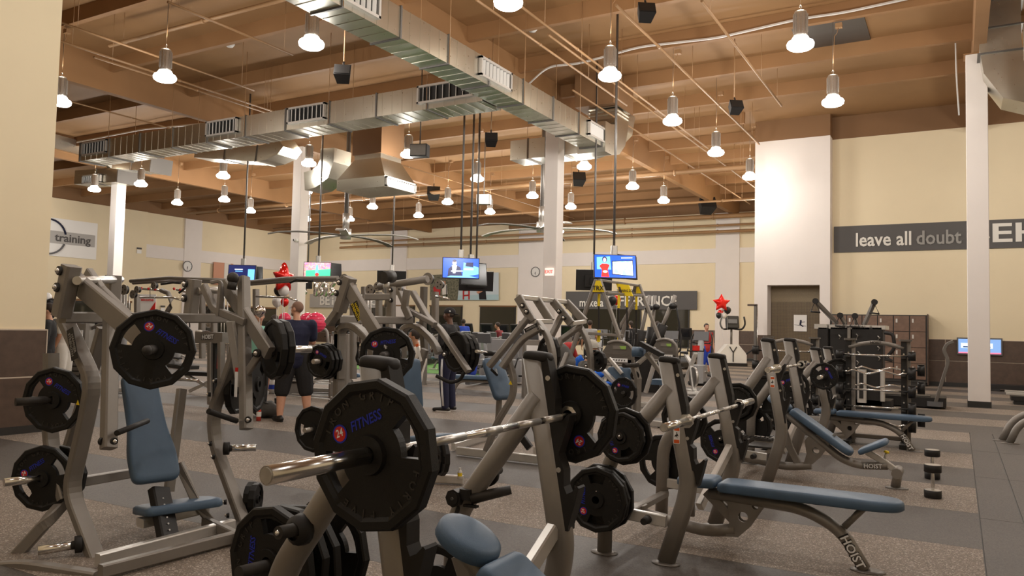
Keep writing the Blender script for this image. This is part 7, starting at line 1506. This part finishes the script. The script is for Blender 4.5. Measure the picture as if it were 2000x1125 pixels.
# woman
pos = ad(506, 640, 12.6); rz = face_to(-AW*.8+CR*.55)
person('woman in a mint green tank top and black leggings looking past the bald man', (pos.x, pos.y, 0), rz, 1.71, dict(look=loc_dir(-AW*.85+CR*.5, rz)), top='teal_cloth', sleeves='none', bottom='black_cloth', leg='long', hair='hair_brown', hstyle='long', vox=.011, fem=True)
pos = az(531, 771); rz = face_to(AW)
person('dark-haired person in black shorts standing behind the edge-on plates', (pos.x, pos.y, 0), rz, 1.66, dict(), top='black_cloth', bottom='black_cloth', leg='short', hair='hair', hstyle='long', vox=.014, shoes='white_plastic')
# capped man
pos = az(873, 803); rz = face_to(LF*.9+AW*.42)
def stripes(o, J, q, R3, sc, hp):
    for a, b, c, s in (('hl', 'kl', 'al', 1), ('hr', 'kr', 'ar', -1)):
        for dy in (-.014, .0, .014):
            mb = MB(); mb.tube([J[a]+Vector((s*.118, dy, -.02)), J[a].lerp(J[b], .5)+Vector((s*.114, dy, 0)), J[b]+Vector((s*.088, dy, 0)), J[b].lerp(J[c], .5)+Vector((s*.083, dy, 0)), J[c]+Vector((s*.073, dy, .02))], .006, 5); hp('trouser_stripe', 'white_print', mb)
person('man in a black backward cap and navy track trousers with white side stripe', (pos.x, pos.y, 0), rz, 1.83, dict(look=loc_dir(LF*.95+AW*.1, rz), el=(.27, .0, 1.17), er=(-.27, .0, 1.17), wl=(.10, -.24, 1.1), wr=(-.10, -.24, 1.1)), skin='skin_dark', top='black_cloth', sleeves='long', bottom='navy', leg='long', hair='hair', hstyle='cap', vox=.012, extra=stripes, bulk=1.12)
# seated beanie man
pos = ad(1160, 700, 10.6); rz = face_to(CR*.95+AW*.15); SE = dict(pelvis=(0, .05, .50), chest=(0, .12, .85), neck=(0, .08, 1.07), head=(0, .02, 1.225), sl=(.185, .11, 1.0), sr=(-.185, .11, 1.0), el=(.24, -.05, .76), er=(-.24, -.05, .76), wl=(.2, -.28, .66), wr=(-.2, -.28, .66), hl=(.09, .03, .50), hr=(-.09, .03, .50), kl=(.13, -.42, .52), kr=(-.13, -.42, .52), al=(.13, -.46, .085), ar=(-.13, -.46, .085), fl=(.13, -.62, .03), fr=(-.13, -.62, .03))
S2 = dict(SE); S2['look'] = loc_dir(CR*.97-AW*.15, rz); 
person('seated man in a pale knitted beanie with short beard facing right', (pos.x, pos.y, 0), rz, 1.78, S2, skin='skin_tan', top='grey_cloth', sleeves='long', bottom='black_cloth', leg='long', hstyle='beanie', vox=.012)
for px, py, D, l, rr in ((1132, 706, 10.9, 'bright blue cloth hanging left of the curved post', (.06, .06, .09)), (1164, 733, 10.2, 'bright blue crumpled towel below the dark plates', (.10, .08, .06)), (1185, 750, 10.0, 'small bright blue cloth over the machine arm', (.06, .06, .03))):
    o = thing('towel', l, 'towel', ad(px, py, D)); mb = MB(); mb.ball((0, 0, 0), rr, 20, 12); mb.v = [(x*(1+.18*math.sin(z*60+y*40)), y*(1+.2*math.sin(x*50+z*30)), z*(1+.12*math.sin(x*55+y*35))) for x, y, z in mb.v]; mb.build('cloth', MAT['blue_cloth'], o)
# figures farther away
far = [
 ('man in a red tank top and blue shorts standing on an elliptical at right', 1380, 26.5, None, face_to(-AW+CR*.2), 1.80, {}, 'skin', 'red_cloth', 'none', 'royal_cloth', 'short', 'hair', 'short'),
 ('person in a black long-sleeved top at the far left edge beside the pillar', 93, 13.0, None, face_to(LF*.8-AW*.3), 1.74, {}, 'skin', 'black_cloth', 'long', 'black_cloth', 'long', 'hair', 'short'),
 ('person in white top and white shorts with white shoes behind the left post', 128, 15.2, None, face_to(LF), 1.78, {}, 'skin_tan', 'white_cloth', 'short', 'white_cloth', 'short', 'hair', 'short'),
 ('person in red shorts at the far left between the machines', 116, 19.5, None, face_to(CR), 1.76, {}, 'skin_tan', 'grey_cloth', 'short', 'red', 'short', 'hair', 'short'),
 ('man in a royal blue shirt on a far treadmill right of the capped man', 905, 30.0, .1, face_to(AW+LF*.2), 1.70, {}, 'skin_dark', 'royal_cloth', 'short', 'black_cloth', 'short', 'hair', 'short'),
 ('man in a maroon shirt riding a far recumbent bike', 970, 27.5, .35, face_to(LF*.7+AW*.3), 1.78, 'seat', 'skin_tan', 'maroon_cloth', 'short', 'black_cloth', 'short', 'hair', 'short'),
 ('seated man in a blue shirt low behind the black plates', 919, 18.5, 0.02, face_to(LF*.8-AW*.3), 1.72, 'seat', 'skin_dark', 'royal_cloth', 'short', 'black_cloth', 'short', 'hair', 'short'),
 ('person with dark hair in black behind the slanted ladder frame', 1017, 24.0, None, face_to(LF), 1.72, {}, 'skin', 'black_cloth', 'long', 'black_cloth', 'long', 'hair', 'long'),
 ('woman with a dark ponytail in a black top behind the yellow straps', 1232, 28.0, .15, face_to(LF*.3+AW), 1.70, {}, 'skin', 'black_cloth', 'short', 'black_cloth', 'long', 'hair', 'long'),
 ('man in a light grey shirt on a far machine right of the yellow frame', 1284, 29.5, .1, face_to(AW), 1.78, {}, 'skin_dark', 'beanie', 'short', 'black_cloth', 'long', 'hair', 'short'),
 ('man with dark hair and white shirt seated behind the centre press arm', 806, 12.5, 0.12, face_to(LF), 1.76, 'seat', 'skin_tan', 'white_cloth', 'short', 'black_cloth', 'long', 'hair', 'short'),
 ('person in a grey hooded top bending left of the seated man', 1108, 12.6, None, face_to(LF*.6+AW*.5), 1.70, 'bend', 'skin_tan', 'grey_cloth', 'long', 'grey_cloth', 'long', 'hair', 'short'),
 ('person in a red and white top behind the slanted machine arms', 1096, 16.5, None, face_to(CR*.7+AW*.3), 1.62, 'bend', 'skin_tan', 'red_cloth', 'short', 'black_cloth', 'short', 'hair', 'short'),
 ('person in a grey sleeveless top at an elliptical near the centre', 1152, 24.5, .1, face_to(AW), 1.70, {}, 'skin_tan', 'lg_cloth', 'none', 'black_cloth', 'long', 'hair', 'short')]
mat('lg_cloth', (.35, .35, .35), .85)
BD = dict(pelvis=(0, .1, .93), chest=(0, -.12, 1.18), neck=(0, -.28, 1.30), head=(0, -.40, 1.38), sl=(.17, -.2, 1.25), sr=(-.17, -.2, 1.25), el=(.2, -.32, .98), er=(-.2, -.32, .98), wl=(.15, -.45, .8), wr=(-.15, -.45, .8), look=(0, -.8, -.5))
for l, px, D, lift, rz, H, ps, sk, tp, slv, bt, lg, hr_, hs_ in far:
    p = ad(px, 640, D); JJ = dict(SE) if ps == 'seat' else (dict(BD) if ps == 'bend' else {}); person(l, (p.x, p.y, lift or 0), rz, H, JJ, sk, tp, slv, bt, lg, hr_, hs_, 'white_plastic' if 'white shoes' in l else 'black', None, .02 if D > 11 else .014)
